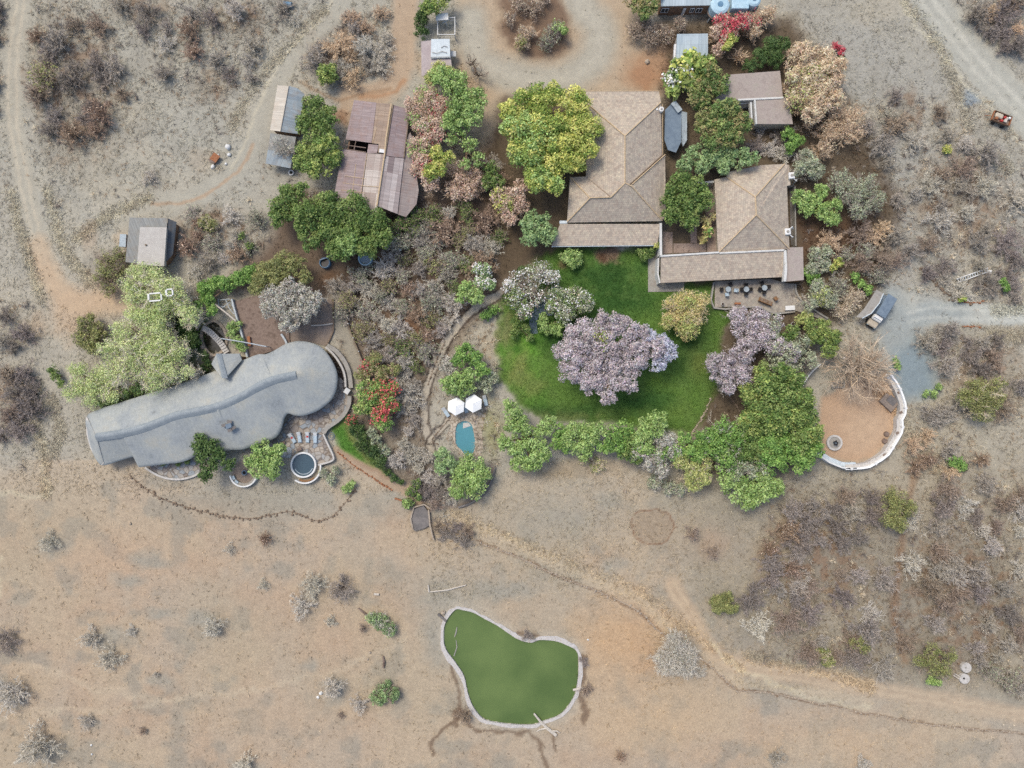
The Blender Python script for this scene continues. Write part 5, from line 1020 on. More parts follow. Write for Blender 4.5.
# picnic bits in the north west
t = thing('crate', 'brown open crate on the dirt patch in the north west field', 'crate', P(215,160)); x, y, _ = P(215,160); b = MB(); b.box(x, y, .35, 1.2, 1.5, .6, -.6); b.build('box', M['wood_dark'], t); b = MB(); b.box(x+.3, y+.2, .72, 1.3, 1.4, .1, -.6); b.build('lid', M['rust'], t)
for i, (px, py, r, lb) in enumerate(((228.5,147.5,.55,'topmost white sack near the brown crate'), (218.5,155,.22,'tiny white sack directly above the brown crate'), (229.5,155,.4,'square white sack right of the brown crate'), (226,164,.28,'small white sack below the square one, right of the crate'), (213.5,167,.45,'white sack touching the lower edge of the brown crate'))):
    x, y, _ = P(px, py); b = MB(); b.rock(x, y, r*.4, r); tag(b.build('sack', M['white'], smooth=True), lb, 'sack', 'white sacks by the crate')
t = thing('barrel', 'blue barrel tipped beside the bushes at the top edge', 'barrel', P(287,2)); x, y, _ = P(287,3,1); b = MB(); b.tube([(x-.7, y+.1, .5), (x+.7, y-.1, .5)], .48, 16); b.build('drum', M['blue_plastic'], t, smooth=False)
for k in (-.35, .35): b = MB(); b.tube([(x+k, y-k*.14, .5), (x+k+.06, y-k*.14, .5)], .5, 16); b.build('hoop', M['canvas_grey'], t)
# white trough/ladder in the eastern scrub
x, y, _ = P(973.5,275,.5); a = .34; TT = T_(x, y, a); t = thing('ladder', 'long white ladder lying in the scrub north of the eastern driveway', 'ladder', (x, y, 0))
for v in (-.32, .32): tb('rail', 0, v, .35, 6.0, .16, .14, 'white', bv=0)
for k in range(13): tb('rung', -2.8+k*.46, 0, .35, .1, .5, .08, 'metal_pale', bv=0)
x, y, _ = P(990.5,272,.5); b = MB(); b.rock(x, y, .35, .42); tag(b.build('float_ball', M['white'], smooth=True), 'white ball at the upper end of the long ladder', 'ball')
# pond things
for pts, r, lb, br_ in (([(534,713.5),(540,721),(547,728),(556,735)], [.16,.22,.28,.34], 'bleached forked driftwood trunk lying across the pond lip', [[(547,728),(540,729.5),(536.5,731.5)], [(551,731),(557,731),(560,733)]]), ([(573,690),(578,689),(584,688)], [.2,.26,.14], 'short pale log at the east lip of the pond', []), ([(429,592),(447,590),(466,585)], [.1,.14,.1], 'long thin grey log lying north west of the pond', [[(429,592),(428,585)]]), ([(383,656),(384,662),(383.5,668)], [.14,.24,.16], 'short brown split log on bare ground west of the pond', []), ([(374,594),(379,594.5)], [.22,.2], 'stubby pale log north of the green bush west of the pond', []), ([(358,608),(363,612),(367,615)], [.12,.18,.2], 'dark log at the north west side of the green bush', [])):
    t = thing('log', lb, 'log', P(*pts[0])); rr = r; b = MB(); b.tube([P(x, y, .22) for x, y in pts], rr, 7); b.build('trunk', M['driftwood' if 'dark' not in lb and 'brown' not in lb else 'wood_dark'], t)
    for q in br_: b = MB(); b.tube([P(x, y, .25) for x, y in q], [.16, .12, .07][:len(q)], 6); b.build('branch', M['driftwood'], t)
t = thing('floating_branch', 'thin pale branch floating at the west side of the green pond', 'branch', P(456,640)); b = MB(); b.tube([P(457,627,-.2), P(456,633,-.16), P(454.5,637,-.2)], [.08,.13,.07], 6); b.build('upper_piece', M['concrete'], t); b = MB(); b.tube([P(456,640,-.22), P(457,647,-.18), P(454,656,-.2)], [.06,.1,.09], 6); b.build('lower_piece', M['concrete'], t)
t = thing('pipe', 'dark outlet pipe at the north west corner of the pond', 'pipe', P(443,617)); b = MB(); b.tube([P(438,614,.35), P(446,621,.1)], .24, 8); b.build('barrel', M['dark_concrete'], t); q = P(443,613,.3); b = MB(); b.rock(q[0], q[1], .2, .45); b.build('stone_base', M['stone'], t)
# two round well covers
for px, py, lb in ((966.8,668,'northern of two pale round concrete well covers by the lower track'), (965,679,'southern of two pale round concrete well covers, with a dark hatch')):
    x, y, _ = P(px, py, .6); t = thing('well_cover', lb, 'well cover', (x, y, 0), 'round well covers'); b = MB(); b.cyl(x, y, 0, .6, .95, .9, 28); b.build('ring', M['pale_concrete'], t, bevel=.04); b = MB(); b.cyl(x-.2, y+.1, .6, .68, .18, .16, 10); b.build('hatch', M['black' if 'dark' in lb else 'concrete'], t)
t = thing('trough', 'narrow pale trough leading west from the southern well cover', 'trough', P(956,677)); b = MB(); b.strip([P(x, y)[:2] for x, y in ((952,674.5),(960,679.5))], .14, 0, .4); b.strip([(p[0]+.3, p[1]+.3) for p in (P(952,674.5), P(960,679.5))], .14, 0, .4); b.build('walls', M['driftwood'], t); b = MB(); q = P(956.6,676.2); b.box(q[0], q[1], .1, 1.5, .3, .1, -.53); b.build('floor', M['concrete'], t)
# rocks in view
for i, (px, py, r, lb) in enumerate(((130.5,523.5,.3,'pale rock on bare ground south of the stone edging'), (647.5,62,.5,'grey boulder on the red soil of the yard'), (635,98,.3,'small brown rock at the north eave of the big tiled house'), (625,491,.35,'brown and white rock on the grass south of the garden trees'), (321,693,.35,'cluster of white stones beside the flat grey bush, upper'), (318,697,.28,'cluster of white stones beside the flat grey bush, lower'), (370,652,.3,'pale rock north of the split log'), (368,659,.25,'pale rock west of the split log'), (588,639.5,.2,'single white stone east of the pond'), (845,512,.3,'white stone among the dark thicket below the sandy ring'), (91.5,745,.2,'upper of two tiny white stones near the bottom left bushes'), (92,754,.2,'lower of two tiny white stones near the bottom left bushes'), (956,750,.3,'pale stone below the lower track near the right edge'), (1011,747,.22,'tiny pale stone at the bottom right corner'), (829,734,.3,'pale stone at the bottom right, middle of three below the track'), (908,354,.1,'tiny stone on the gravel plaza'))):
    x, y, _ = P(px, py); b = MB(); b.rock(x, y, r*.3, r); tag(b.build('rock', M['stone' if i not in (4, 5, 8, 9, 10, 11) else 'white']), lb, 'rock')
b = MB(); x, y, _ = P(841.5,358.5,1.5); t = thing('garden_lamp', 'white ball lamp under the big radiating bare tree', 'lamp', (x, y, 0)); b.rock(x, y, 2.4, .32, fl=1); b.build('globe', M['white'], t, smooth=True); b = MB(); b.cyl(x, y, 0, 2.2, .05, .05, 6); b.build('post', M['metal_frame'], t)
for ln, lb in (([(533,322),(535,308),(545,300),(556,290)], 'curved grey blue stepping walk under the white flowered trees'),):
    b = MB(); b.strip([P(x, y)[:2] for x, y in smooth_line([(534,334),(533,322),(538,310),(548,301),(558,287)], 4)], 1.4, -.05, .05); b.build('garden_walk', M['canvas_grey'])['kind'] = 'structure'
b = MB(); b.strip([P(x, y)[:2] for x, y in smooth_line([(540,312),(550,313),(559,309)], 4)], 1.0, -.05, .06); b.build('garden_walk', M['canvas_grey'])['kind'] = 'structure'

# ================================================================ VEGETATION
def leaf_quads(c, nrm, size, rng, aspect=1.6):
    """one leaf-sized quad per centre, normals nrm"""
    n = len(c); r = rng.normal(size=(n, 3)); u = np.cross(nrm, r); u /= np.linalg.norm(u, axis=1, keepdims=True)+1e-9; v = np.cross(nrm, u); v /= np.linalg.norm(v, axis=1, keepdims=True)+1e-9
    s = (size*rng.uniform(.6, 1.35, n))[:, None]; a = u*s*.5*aspect**.5; b = v*s*.5/aspect**.5
    V = np.stack([c-a, c+b*1.0, c+a, c-b*1.0], 1).reshape(-1, 3); F = np.arange(4*n).reshape(n, 4); return V, F
GL, GT = 1.8, 1.65    # leaves and twigs are seen at all angles; these set their base colour level
def crown_arrays(blobs, leaf=.34, dens=.8, pal=((110, 140, 60),), rng=None, sub=.34, flat=.75, jit=.26, up=.35, aspect=1.5, inner=.15, k=1.0):
    P_ = np.array([lin(c)*ALB for c in pal])*k*GL; cs, ns, cols = [], [], []
    B = [np.array(b, float) for b in blobs]
    for bi, (x, y, z, R) in enumerate(B):
        rs0 = max(.45, R*sub); ns_ = int(3.1*(R/rs0)**2)+4
        for j in range(ns_):
            u = rng.uniform(-.25, 1); ph = rng.uniform(0, 6.283); s = math.sqrt(1-min(1, u*u)); q = rng.uniform(.55, .92)
            if j < ns_*inner: q = rng.uniform(.1, .5)
            rs = rs0*rng.uniform(.65, 1.25); C0 = np.array([x+R*q*s*math.cos(ph), y+R*q*s*math.sin(ph), z+R*q*u*flat])
            skip = False
            for bk, b2 in enumerate(B):
                if bk != bi and np.sum(((C0-b2[:3])/(b2[3]*np.array([1, 1, flat])))**2) < .3: skip = True; break
            if skip: continue
            n = max(6, int(dens*9.5*rs*rs/(leaf*leaf))); d = rng.normal(size=(n, 3)); d[:, 2] += .45; d /= np.linalg.norm(d, axis=1, keepdims=True)
            p = C0+d*rs*rng.uniform(.55, 1.08, n)[:, None]*np.array([1, 1, .85]); nn = d+rng.normal(size=(n, 3))*.55; nn[:, 2] += up; nn /= np.linalg.norm(nn, axis=1, keepdims=True)
            t = rng.random()*(len(P_)-1); i0 = min(int(t), len(P_)-2) if len(P_) > 1 else 0; f = t-i0
            c = P_[i0]*(1-f)+(P_[i0+1] if len(P_) > 1 else P_[0])*f; cc = c*(1+rng.normal(size=(n, 1))*jit)*(1+rng.normal(size=(n, 3))*.05)
            alt = rng.random(n) < .18; cc[alt] = P_[rng.integers(0, len(P_), alt.sum())]
            cs.append(p); ns.append(nn); cols.append(np.clip(cc, .004, .95))
    c = np.concatenate(cs); nn = np.concatenate(ns); co = np.concatenate(cols); keep = c[:, 2] > .08
    V, F = leaf_quads(c[keep], nn[keep], leaf, rng, aspect); return V, F, co[keep]
def ribbons(A, B, wa, wb, rng, thick=False):
    """tapered strips from A to B"""
    d = B-A; L = np.linalg.norm(d, axis=1, keepdims=True)+1e-9; d = d/L; r = rng.normal(size=A.shape)*.35+np.array([0, 0, 1.0]); s = np.cross(d, r); s /= np.linalg.norm(s, axis=1, keepdims=True)+1e-9
    wa = np.asarray(wa).reshape(-1, 1)*.5*np.ones((len(A), 1)); wb = np.asarray(wb).reshape(-1, 1)*.5*np.ones((len(A), 1))
    V = np.stack([A-s*wa, A+s*wa, B+s*wb, B-s*wb], 1)
    if thick:
        t = np.cross(d, s); V2 = np.stack([A-t*wa, A+t*wa, B+t*wb, B-t*wb], 1); V = np.concatenate([V, V2])
    V = V.reshape(-1, 3); return V, np.arange(len(V)).reshape(-1, 4)
def twig_arrays(R, Hh, rng, n1=14, n2=7, n3=7, w=.09, pal=((150, 140, 128), (110, 98, 90)), base=.15, curl=.25, w3=.028, spread=(.25, 1.0), droop=0.0):
    """branches fanning out from a stem, each with side twigs and finer twigs"""
    P_ = np.array([lin(c)*ALB for c in pal])*GT; Vs, Fs, Cs = [], [], []; off = 0
    def put(A, B, wa, wb, t, thick=False):
        nonlocal off
        V, F = ribbons(A, B, wa, wb, rng, thick); c = P_[0]*(1-t)+P_[-1]*t if len(P_) > 1 else np.repeat(P_[:1], len(A), 0)
        c = c*(1+rng.normal(size=(len(A), 1))*.16)
        if len(P_) > 2: m = rng.random(len(A)) < .3; c[m] = P_[1]
        if thick: c = np.concatenate([c, c])
        Vs.append(V); Fs.append(F+off); Cs.append(np.clip(c, .004, .95)); off += len(V)
    ang = np.arange(n1)*2.39996+rng.normal(size=n1)*.3; el = rng.uniform(*spread, n1)
    tips = np.stack([np.cos(ang)*R*el, np.sin(ang)*R*el, Hh*np.sqrt(np.clip(1.05-el*el, .02, 1))*rng.uniform(.75, 1.05, n1)-droop*el], 1)
    base_ = np.zeros((n1, 3)); base_[:, 2] = base; m1 = tips*.5+rng.normal(size=(n1, 3))*R*curl*.35; m1[:, 2] = np.abs(m1[:, 2])+Hh*.12
    t0 = rng.random((n1, 1)); put(base_, m1, w, w*.65, t0, True); put(m1, tips, w*.65, w*.3, t0, True)
    f = rng.uniform(.2, 1.0, (n1, n2, 1)); a = m1[:, None]*0+np.where(f < .5, base_[:, None]*(1-2*f)+m1[:, None]*2*f, m1[:, None]*(2-2*f)+tips[:, None]*(2*f-1))
    dr = (tips-base_)[:, None]/np.linalg.norm(tips-base_, axis=1)[:, None, None]; l2 = R*rng.uniform(.22, .5, (n1, n2, 1)); dd = dr+rng.normal(size=(n1, n2, 3))*.65; dd[..., 2] += .1; dd /= np.linalg.norm(dd, axis=2, keepdims=True); b = a+dd*l2
    A2, B2 = a.reshape(-1, 3), b.reshape(-1, 3); B2[:, 2] = np.clip(B2[:, 2], .05, None); t2 = rng.random((len(A2), 1)); put(A2, B2, w*.42, w*.2, t2)
    f = rng.uniform(.15, 1.05, (len(A2), n3, 1)); a3 = A2[:, None]*(1-f)+B2[:, None]*f; d2 = (B2-A2)[:, None]; d2 = d2/(np.linalg.norm(d2, axis=2, keepdims=True)+1e-9)+rng.normal(size=(len(A2), n3, 3))*.75; d2 /= np.linalg.norm(d2, axis=2, keepdims=True)
    b3 = a3+d2*R*rng.uniform(.1, .24, (len(A2), n3, 1)); A3, B3 = a3.reshape(-1, 3), b3.reshape(-1, 3); B3[:, 2] = np.clip(B3[:, 2], .03, None); put(A3, B3, w3, w3*.6, rng.random((len(A3), 1)))
    return np.concatenate(Vs), np.concatenate(Fs), np.concatenate(Cs), B3
def mesh_of(name, V, F, Cc, mat):
    me = raw_mesh(name, V, F, Cc); me.materials.append(mat); return me
def trunk_mesh(base, targets, r, pal=((120, 100, 82),), split=.35):
    b = MB(); bx, by, _ = base; ht = max(.6, min(p[2] for p in targets)*.55); top = (bx+.1, by+.1, ht)
    b.tube([(bx, by, -.15), (bx+.05, by, ht*.5), top], [r*1.25, r, r*.85], 8)
    for tx, ty, tz in targets:
        mx = ((top[0]+tx)/2+random.uniform(-.3, .3), (top[1]+ty)/2+random.uniform(-.3, .3), (ht+tz)/2+.2); b.tube([top, mx, (tx, ty, tz)], [r*.6, r*.4, r*.16], 6)
    return b
PAL = {
 'lime': ((156, 164, 70), (190, 188, 100), (128, 146, 60), (106, 132, 56)), 'green': ((84, 120, 52), (112, 150, 66), (138, 170, 84)), 'bright': ((122, 150, 74), (154, 178, 104), (98, 128, 58)),
 'mango': ((70, 98, 44), (98, 124, 56), (128, 144, 76)), 'mangored': ((72, 100, 50), (104, 130, 64), (146, 132, 86), (132, 148, 80)), 'dark': ((48, 72, 36), (70, 96, 46), (86, 108, 54)),
 'olive': ((122, 128, 72), (146, 148, 88), (104, 112, 62)), 'feather': ((160, 174, 104), (186, 196, 134), (138, 158, 88)), 'flecked': ((92, 122, 56), (124, 146, 70), (156, 166, 84), (76, 104, 50)),
 'silver': ((160, 158, 146), (180, 178, 168), (136, 130, 118)), 'lilac': ((174, 162, 164), (196, 184, 186), (152, 140, 140), (180, 172, 176)), 'lilacblue': ((168, 172, 186), (186, 186, 200), (150, 150, 164)),
 'tan': ((188, 168, 136), (204, 186, 156), (164, 138, 112)), 'pinktan': ((192, 166, 146), (172, 142, 120), (202, 182, 160)), 'greygreen': ((140, 148, 118), (164, 170, 140), (118, 124, 98)), 'dry': ((176, 160, 138), (150, 132, 112), (196, 182, 158)),
 'pink': ((186, 88, 90), (204, 116, 112), (166, 74, 78)), 'red': ((170, 70, 84), (190, 94, 102), (150, 58, 70)), 'whitefl': ((228, 222, 212), (240, 236, 228), (214, 196, 184)), 'yellowtan': ((178, 164, 96), (196, 178, 122), (160, 158, 86), (204, 176, 136)),
 'drylime': ((160, 168, 92), (138, 150, 80), (182, 178, 118)), 'bluegreen': ((108, 136, 82), (132, 158, 102), (150, 174, 114))}
PAL = {k_: tuple(tuple(int(c*.84+.16*(.3*q[0]+.59*q[1]+.11*q[2])) for c in q) for q in v_) if k_ not in ('pink', 'red', 'whitefl', 'silver') else v_ for k_, v_ in PAL.items()}
TW = {'grey': ((170, 164, 154), (122, 114, 104)), 'silver': ((190, 186, 174), (154, 147, 137)), 'brown': ((156, 142, 128), (118, 104, 92)), 'tan': ((204, 184, 158), (164, 140, 116)), 'white': ((214, 206, 190), (178, 168, 148)), 'purple': ((146, 138, 132), (102, 94, 88)), 'dead': ((188, 172, 150), (146, 128, 110)), 'pale': ((206, 194, 172), (168, 154, 132))}
TREES = 0
def tree(name, lb, cat, blobs, pal, h=5.0, leaf=.34, dens=.8, twigs=None, extra=(), sub=.34, flat=.75, k=1.0, trunk=True, group=None, jit=.22, inner=.15, aspect=1.7, tw=None):
    """blobs: (px, py, r_px[, z factor]); extra: (palette, share of blobs, leaf size, count factor) for blossom or new growth"""
    global TREES
    leaf = leaf*.88 if leaf < .4 else leaf
    TREES += 1; rng = np.random.default_rng(1000+TREES); random.seed(TREES); bl = []
    for b in blobs:
        R = b[2]*S; z = max(R*flat*.55, h-R*flat*.95)*(b[3] if len(b) > 3 else 1); x, y, _ = P(b[0], b[1], z); bl.append((x, y, z, R*.93))
    cx = sum(b[0]*b[3] for b in bl)/sum(b[3] for b in bl); cy = sum(b[1]*b[3] for b in bl)/sum(b[3] for b in bl)
    t = thing(name, lb, cat, (cx, cy, 0), group); o3 = np.array([cx, cy, 0])
    if dens > 0:
        V, F, Cc = crown_arrays(bl, leaf, dens, PAL[pal], rng, sub, flat, jit, inner=inner, k=k, aspect=aspect); link('crown', mesh_of('crown', V-o3, F, Cc, M['leaf']), t)
    for ep, sel, el, ed in extra:
        bb = [bl[i] for i in sel] if sel else bl
        V, F, Cc = crown_arrays([(x, y, z+.15, R*1.02) for x, y, z, R in bb], el, ed, PAL[ep], rng, sub, flat, jit, k=k); link('blossoms' if ep in ('pink', 'red', 'whitefl', 'lilac', 'lilacblue') else 'foliage', mesh_of('foliage', V-o3, F, Cc, M['petal' if ep in ('pink', 'red', 'whitefl') else 'leaf']), t)
    if twigs:
        tws = tw or {}; Vs, Fs, Cs, off = [], [], [], 0
        for x, y, z, R in bl:
            kw = dict(n1=16, n2=7, n3=6, w=.11, w3=.035); kw.update(tws); V, F, Cc, _ = twig_arrays(R*1.05, z+R*flat*1.0, rng, pal=TW[twigs], base=.3, **kw); Vs.append(V+np.array([x, y, 0])-o3); Fs.append(F+off); Cs.append(Cc); off += len(V)
        link('branches', mesh_of('branches', np.concatenate(Vs), np.concatenate(Fs), np.concatenate(Cs), M['twig']), t)
    if trunk:
        b = trunk_mesh((cx, cy, 0), [(x, y, z) for x, y, z, R in bl][:7], max(.1, .045*h+.02*len(bl))); b.build('trunk', M['bark'], t)
    return t
T = tree
# ---- the big garden trees
T('tree', 'huge lime green tree overlapping the west edge of the big tiled roof', 'tree', [(530,112,22),(550,104,22),(572,108,22),(582,130,20),(560,135,24),(538,135,24),(518,128,18),(525,155,18),(548,160,22),(570,160,16),(510,112,12),(538,178,14),(555,186,9),(590,150,9)], 'lime', 8.0, .34, 1.0, k=1.08, extra=[('bright', [5, 6, 7, 11, 12], .32, .5)])
T('jacaranda_tree', 'large round tree of lilac blossom in the middle of the lawn', 'tree', [(580,338,20),(568,352,16),(575,368,18),(592,382,16),(608,398,9),(600,358,18),(610,322,15),(628,330,16),(640,342,18),(655,350,13),(632,362,16),(618,378,14),(603,340,14),(618,352,13),(630,385,9)], 'lilac', 8.0, .30, 1.0, sub=.3, extra=[('lime', [12], .3, .12)], k=.9)
T('flowering_tree', 'small pale blue lilac tree touching the east side of the big lilac tree', 'tree', [(664,342,10),(668,352,10),(658,362,10),(650,336,8)], 'lilacblue', 7.0, .3, .9, sub=.32)['label'] = 'pale blue flowering tree at the east side of the big lilac tree'
T('mango_tree', 'big dark green mango tree at the south end of the rusty barn', 'tree', [(312,214,18),(330,208,16),(350,210,18),(372,222,18),(384,236,12),(355,235,20),(332,232,20),(312,236,15),(340,250,14),(368,247,13),(300,225,8)], 'mango', 7.0, .32, 1.0)
T('tree', 'small bright green tree growing out of the south edge of the big mango tree', 'tree', [(345,246,11),(350,240,8)], 'bright', 7.6, .3, .9)
T('mango_tree', 'round dark green tree just above its twin, east of the gabled shed', 'tree', [(316,110,15),(328,120,13),(322,133,12),(308,125,12)], 'mango', 6.0, .32, 1.0)
T('mango_tree', 'round green tree between its twin and the low blue grey shed', 'tree', [(312,147,15),(328,155,15),(318,167,14),(303,162,11),(330,142,9)], 'flecked', 6.0, .32, 1.0)
T('tree', 'small round green tree alone north of the gabled shed', 'tree', [(328,75,11.5)], 'flecked', 3.6, .3, 1.0)
T('tree', 'dark green tree at the west of the big mango, on the track corner', 'tree', [(290,196,13),(281,208,13),(292,212,11),(277,220,9),(302,190,8)], 'mango', 5.5, .32, .95)
T('tree', 'bright green tree spreading over the bougainvillea, upper of two', 'tree', [(455,85,14.6),(442,78,12.3),(462,105,16.8),(472,115,13.4),(455,122,13.4),(478,98,10.1)], 'bright', 6.5, .33, .8)
T('tree', 'yellow green tree poking through the middle of the bougainvillea', 'tree', [(437,155,10),(440,168,9),(431,172,9),(448,158,7)], 'lime', 6.0, .33, .8)
T('tree', 'thin green tree with open crown at the south east of the bougainvillea', 'tree', [(460,130,10),(470,145,9),(478,160,8),(452,140,7),(465,165,6)], 'bright', 5.8, .33, .45, twigs='brown')
T('bougainvillea', 'pinkish tan bougainvillea sprawling beside the rusty barn roof', 'shrub', [(428,100,15.7),(440,110,14.6),(422,120,15.7),(432,135,14.6),(420,150,13.4),(424,168,13.4),(412,105,9.0),(438,125,11.2),(430,182,11.2)], 'pinktan', 5.2, .28, .55, twigs='tan', extra=[('bright', [0, 2, 4], .3, .16), ('red', [1, 3, 5], .2, .05)])
T('shrub', 'tan leafless thicket with spiky twigs at the south tip of the bougainvillea', 'shrub', [(462,175,15.4),(475,180,12.1),(455,190,11.0),(470,192,9.9)], 'pinktan', 4.2, .25, .3, twigs='tan')
T('tree', 'yellow green young tree at the north end of the bougainvillea by the shed', 'tree', [(440,72,10),(430,78,8),(448,72,7)], 'drylime', 4.6, .3, .8)
T('shrub', 'dark green bush west of the white railed pen', 'shrub', [(421,22,9),(422,33,7),(424,12,6)], 'dark', 3.0, .28, .9)
T('tree', 'yellow green tree behind the white canopy of the pen', 'tree', [(434,4,11),(444,0,10),(428,10,8)], 'flecked', 4.5, .3, .9)
T('tree', 'round blue green tree at the south west corner of the big tiled roof', 'tree', [(538,222,13),(532,236,12),(546,234,11),(528,226,9)], 'bluegreen', 5.2, .34, .9)['label'] = 'round blue green tree covering the south west corner of the veranda roof'
T('tree', 'tan and yellow half dry tree west of the blue green tree', 'tree', [(515,195,12),(505,205,11),(520,207,10),(510,218,9),(498,195,8),(522,186,8)], 'pinktan', 5.0, .28, .55, twigs='tan', extra=[('lime', [1, 4], .3, .3)])
T('shrub', 'round light green bush against the veranda eave', 'shrub', [(568,256,9),(577,257,8),(572,263,8)], 'bright', 2.2, .28, .95)
T('shrub', 'smaller dark leaved bush at the east end of the veranda eave', 'shrub', [(641,253,6.5),(649,252,6.5),(645,258,5)], 'mango', 1.8, .26, .9)
T('shrub', 'tiny lime shoot on the corner of the veranda roof', 'shrub', [(656.5,246,3)], 'lime', 2.6, .25, .8, trunk=False)
T('frangipani_tree', 'grey frangipani dotted with white flowers, western and larger of the pair', 'tree', [(524,282,16),(540,272,13),(517,298,12),(535,295,13),(510,286,8),(552,278,9),(525,312,9)], 'greygreen', 4.4, .24, .12, twigs='brown', extra=[('whitefl', [], .24, .055), ('mango', [2, 6], .26, .25)], tw=dict(n1=22, n2=9, n3=5))
T('frangipani_tree', 'green frangipani with white flowers, eastern one behind the lilac tree', 'tree', [(572,300,15),(558,296,11),(583,303,11),(565,312,12),(552,306,8)], 'greygreen', 4.2, .26, .5, twigs='brown', extra=[('whitefl', [], .24, .035), ('mango', [], .26, .25)])
T('shrub', 'rounded light green bush between the blue walk and the lilac tree', 'shrub', [(547,328,9),(556,330,8),(543,320,7),(560,322,7)], 'bright', 2.4, .28, .8)
T('shrub', 'low dark bush at the foot of the white flowered frangipani', 'shrub', [(518,322,8),(525,330,7),(514,334,6),(530,338,5)], 'mango', 1.8, .26, .6)
T('tree', 'yellow tan feathery tree on the lawn south of the hip roof strip', 'tree', [(687,304,15),(676,314,13),(696,316,13),(686,327,13),(672,304,9),(701,302,10),(668,322,8)], 'yellowtan', 4.6, .22, .34, twigs='pale', extra=[('drylime', [0, 3, 6], .24, .3)], sub=.4)
T('tree', 'silvery lilac tree east of the lawn, western of the pale pair', 'tree', [(733,362,16),(722,374,13),(745,352,14),(742,376,13),(715,362,10),(728,388,8)], 'lilac', 6.5, .28, .75, twigs='grey', sub=.3, k=.82)
T('tree', 'silvery brown tree just below the paved terrace', 'tree', [(745,328,15),(760,338,15),(772,325,12),(738,315,10),(758,318,12),(775,345,11),(790,352,11)], 'lilac', 6.0, .26, .45, twigs='grey', extra=[('greygreen', [2, 5, 6], .3, .3)], sub=.3)
T('tree', 'dark grey green tree between the silvery trees and the bare radiating tree', 'tree', [(800,345,12),(790,365,12),(808,360,10),(775,362,11)], 'greygreen', 5.2, .28, .45, twigs='purple')
T('tree', 'yellow green bushy tree east of the terrace pots', 'tree', [(822,328,11),(832,338,10),(815,338,10),(828,350,9),(810,326,8)], 'flecked', 4.8, .3, .9, k=.9)
T('shrub', 'pale lime bush at the east tip of the terrace', 'shrub', [(806,317,8),(798,320,6)], 'drylime', 2.8, .28, .7)
# ---- the eastern tree mass
T('tree', 'large green tree flecked yellow beside the west edge of the sandy ring', 'tree', [(782,390,18),(800,400,16),(770,405,16),(788,418,18),(808,415,13),(765,385,13),(795,378,11),(812,432,11),(800,440,13),(774,424,13),(782,372,10)], 'mango', 8.0, .34, .85, sub=.3, k=1.05, extra=[('flecked', [1, 3, 5, 7, 9], .32, .35)])
T('tree', 'dense green tree south of the yellow flecked giant', 'tree', [(785,448,18.6),(800,457,15.1),(768,440,16.2),(772,460,15.1),(812,450,11.6)], 'green', 7.0, .34, .9)
T('tree', 'upright green tree between the dark bed and the flecked giant', 'tree', [(748,395,12.8),(756,410,13.9),(750,425,12.8),(762,372,10.4)], 'flecked', 7.0, .34, .9, k=.9)
T('tree', 'loose green and grey tree south of the dark stone edged bed', 'tree', [(722,432,16.2),(735,445,16.2),(715,450,16.2),(728,462,15.1),(742,428,11.6),(708,436,10.4)], 'green', 6.0, .32, .6, twigs='silver', k=.95)
T('tree', 'bright light green tree at the southern tip of the garden', 'tree', [(740,488,16.2),(758,490,15.1),(772,488,11.6),(728,480,11.6),(748,502,9.3),(762,478,11.6)], 'bright', 5.5, .32, .8)
T('tree', 'pale grey green tree between the southern tip and the green trees', 'tree', [(748,468,11),(735,472,9),(757,462,9),(765,470,8)], 'greygreen', 5.6, .28, .55, twigs='silver')
T('tree', 'yellowish feathery tree in the south hedge, right of the silver one', 'tree', [(690,470,12),(702,465,11),(694,482,10),(680,462,10),(706,478,8)], 'drylime', 5.0, .24, .5, twigs='pale')
T('tree', 'silver grey leafed tree in the middle of the south hedge', 'tree', [(658,455,12),(665,440,12),(650,462,10),(672,452,10),(640,452,9),(662,470,9)], 'silver', 5.2, .26, .5, twigs='silver', extra=[('green', [0, 3, 4], .3, .25)])
T('tree', 'bright green tree of the south hedge next to the silver one', 'tree', [(650,428,13.9),(640,438,12.8),(658,420,10.4),(645,448,9.3)], 'bright', 5.6, .32, .8)
T('tree', 'mid green tree in the south hedge below the lilac tree', 'tree', [(614,436,12.8),(625,430,10.4),(605,445,10.4),(620,446,9.3)], 'green', 4.8, .32, .75)
T('tree', 'light green tree in the south hedge, left of the mid green one', 'tree', [(588,438,13.9),(575,432,12.8),(598,430,10.4),(582,450,11.6),(568,440,9.3)], 'bright', 5.0, .32, .85)
T('tree', 'irregular light green tree on the lawn right of the small pool', 'tree', [(512,410,11.6),(520,428,12.8),(535,440,13.9),(548,425,10.4),(520,448,12.8),(505,442,9.3),(530,460,12.8),(518,464,9.3),(540,455,10.4),(510,425,7.0)], 'bright', 5.2, .32, .8)
T('shrub', 'sparse leafless bush drooping over the grass under the south hedge', 'shrub', [(597,465,9),(585,458,7)], 'drylime', 1.8, .22, .15, twigs='pale')
T('shrub', 'scraggly green fringe at the foot of the silver leafed tree', 'shrub', [(655,482,9),(668,488,8),(680,490,7)], 'greygreen', 2.0, .24, .5, twigs='silver')
T('tree', 'deep green tree behind the south hedge at the lawn edge, east of centre', 'tree', [(632,440,11),(625,452,9),(636,455,9)], 'mango', 4.6, .3, .9)
T('tree', 'green tree closing the gap between the silver one and the stone edged bed', 'tree', [(690,448,11),(700,440,10),(696,456,9),(684,438,8)], 'green', 5.0, .3, .85)
T('tree', 'mid green tree in the middle of the eastern belt', 'tree', [(760,450,13),(750,440,12),(758,432,10),(745,455,10)], 'mango', 6.2, .32, .95)
T('tree', 'green tree at the far west end of the south hedge', 'tree', [(560,432,9),(568,446,8),(556,444,7)], 'green', 4.2, .3, .85)
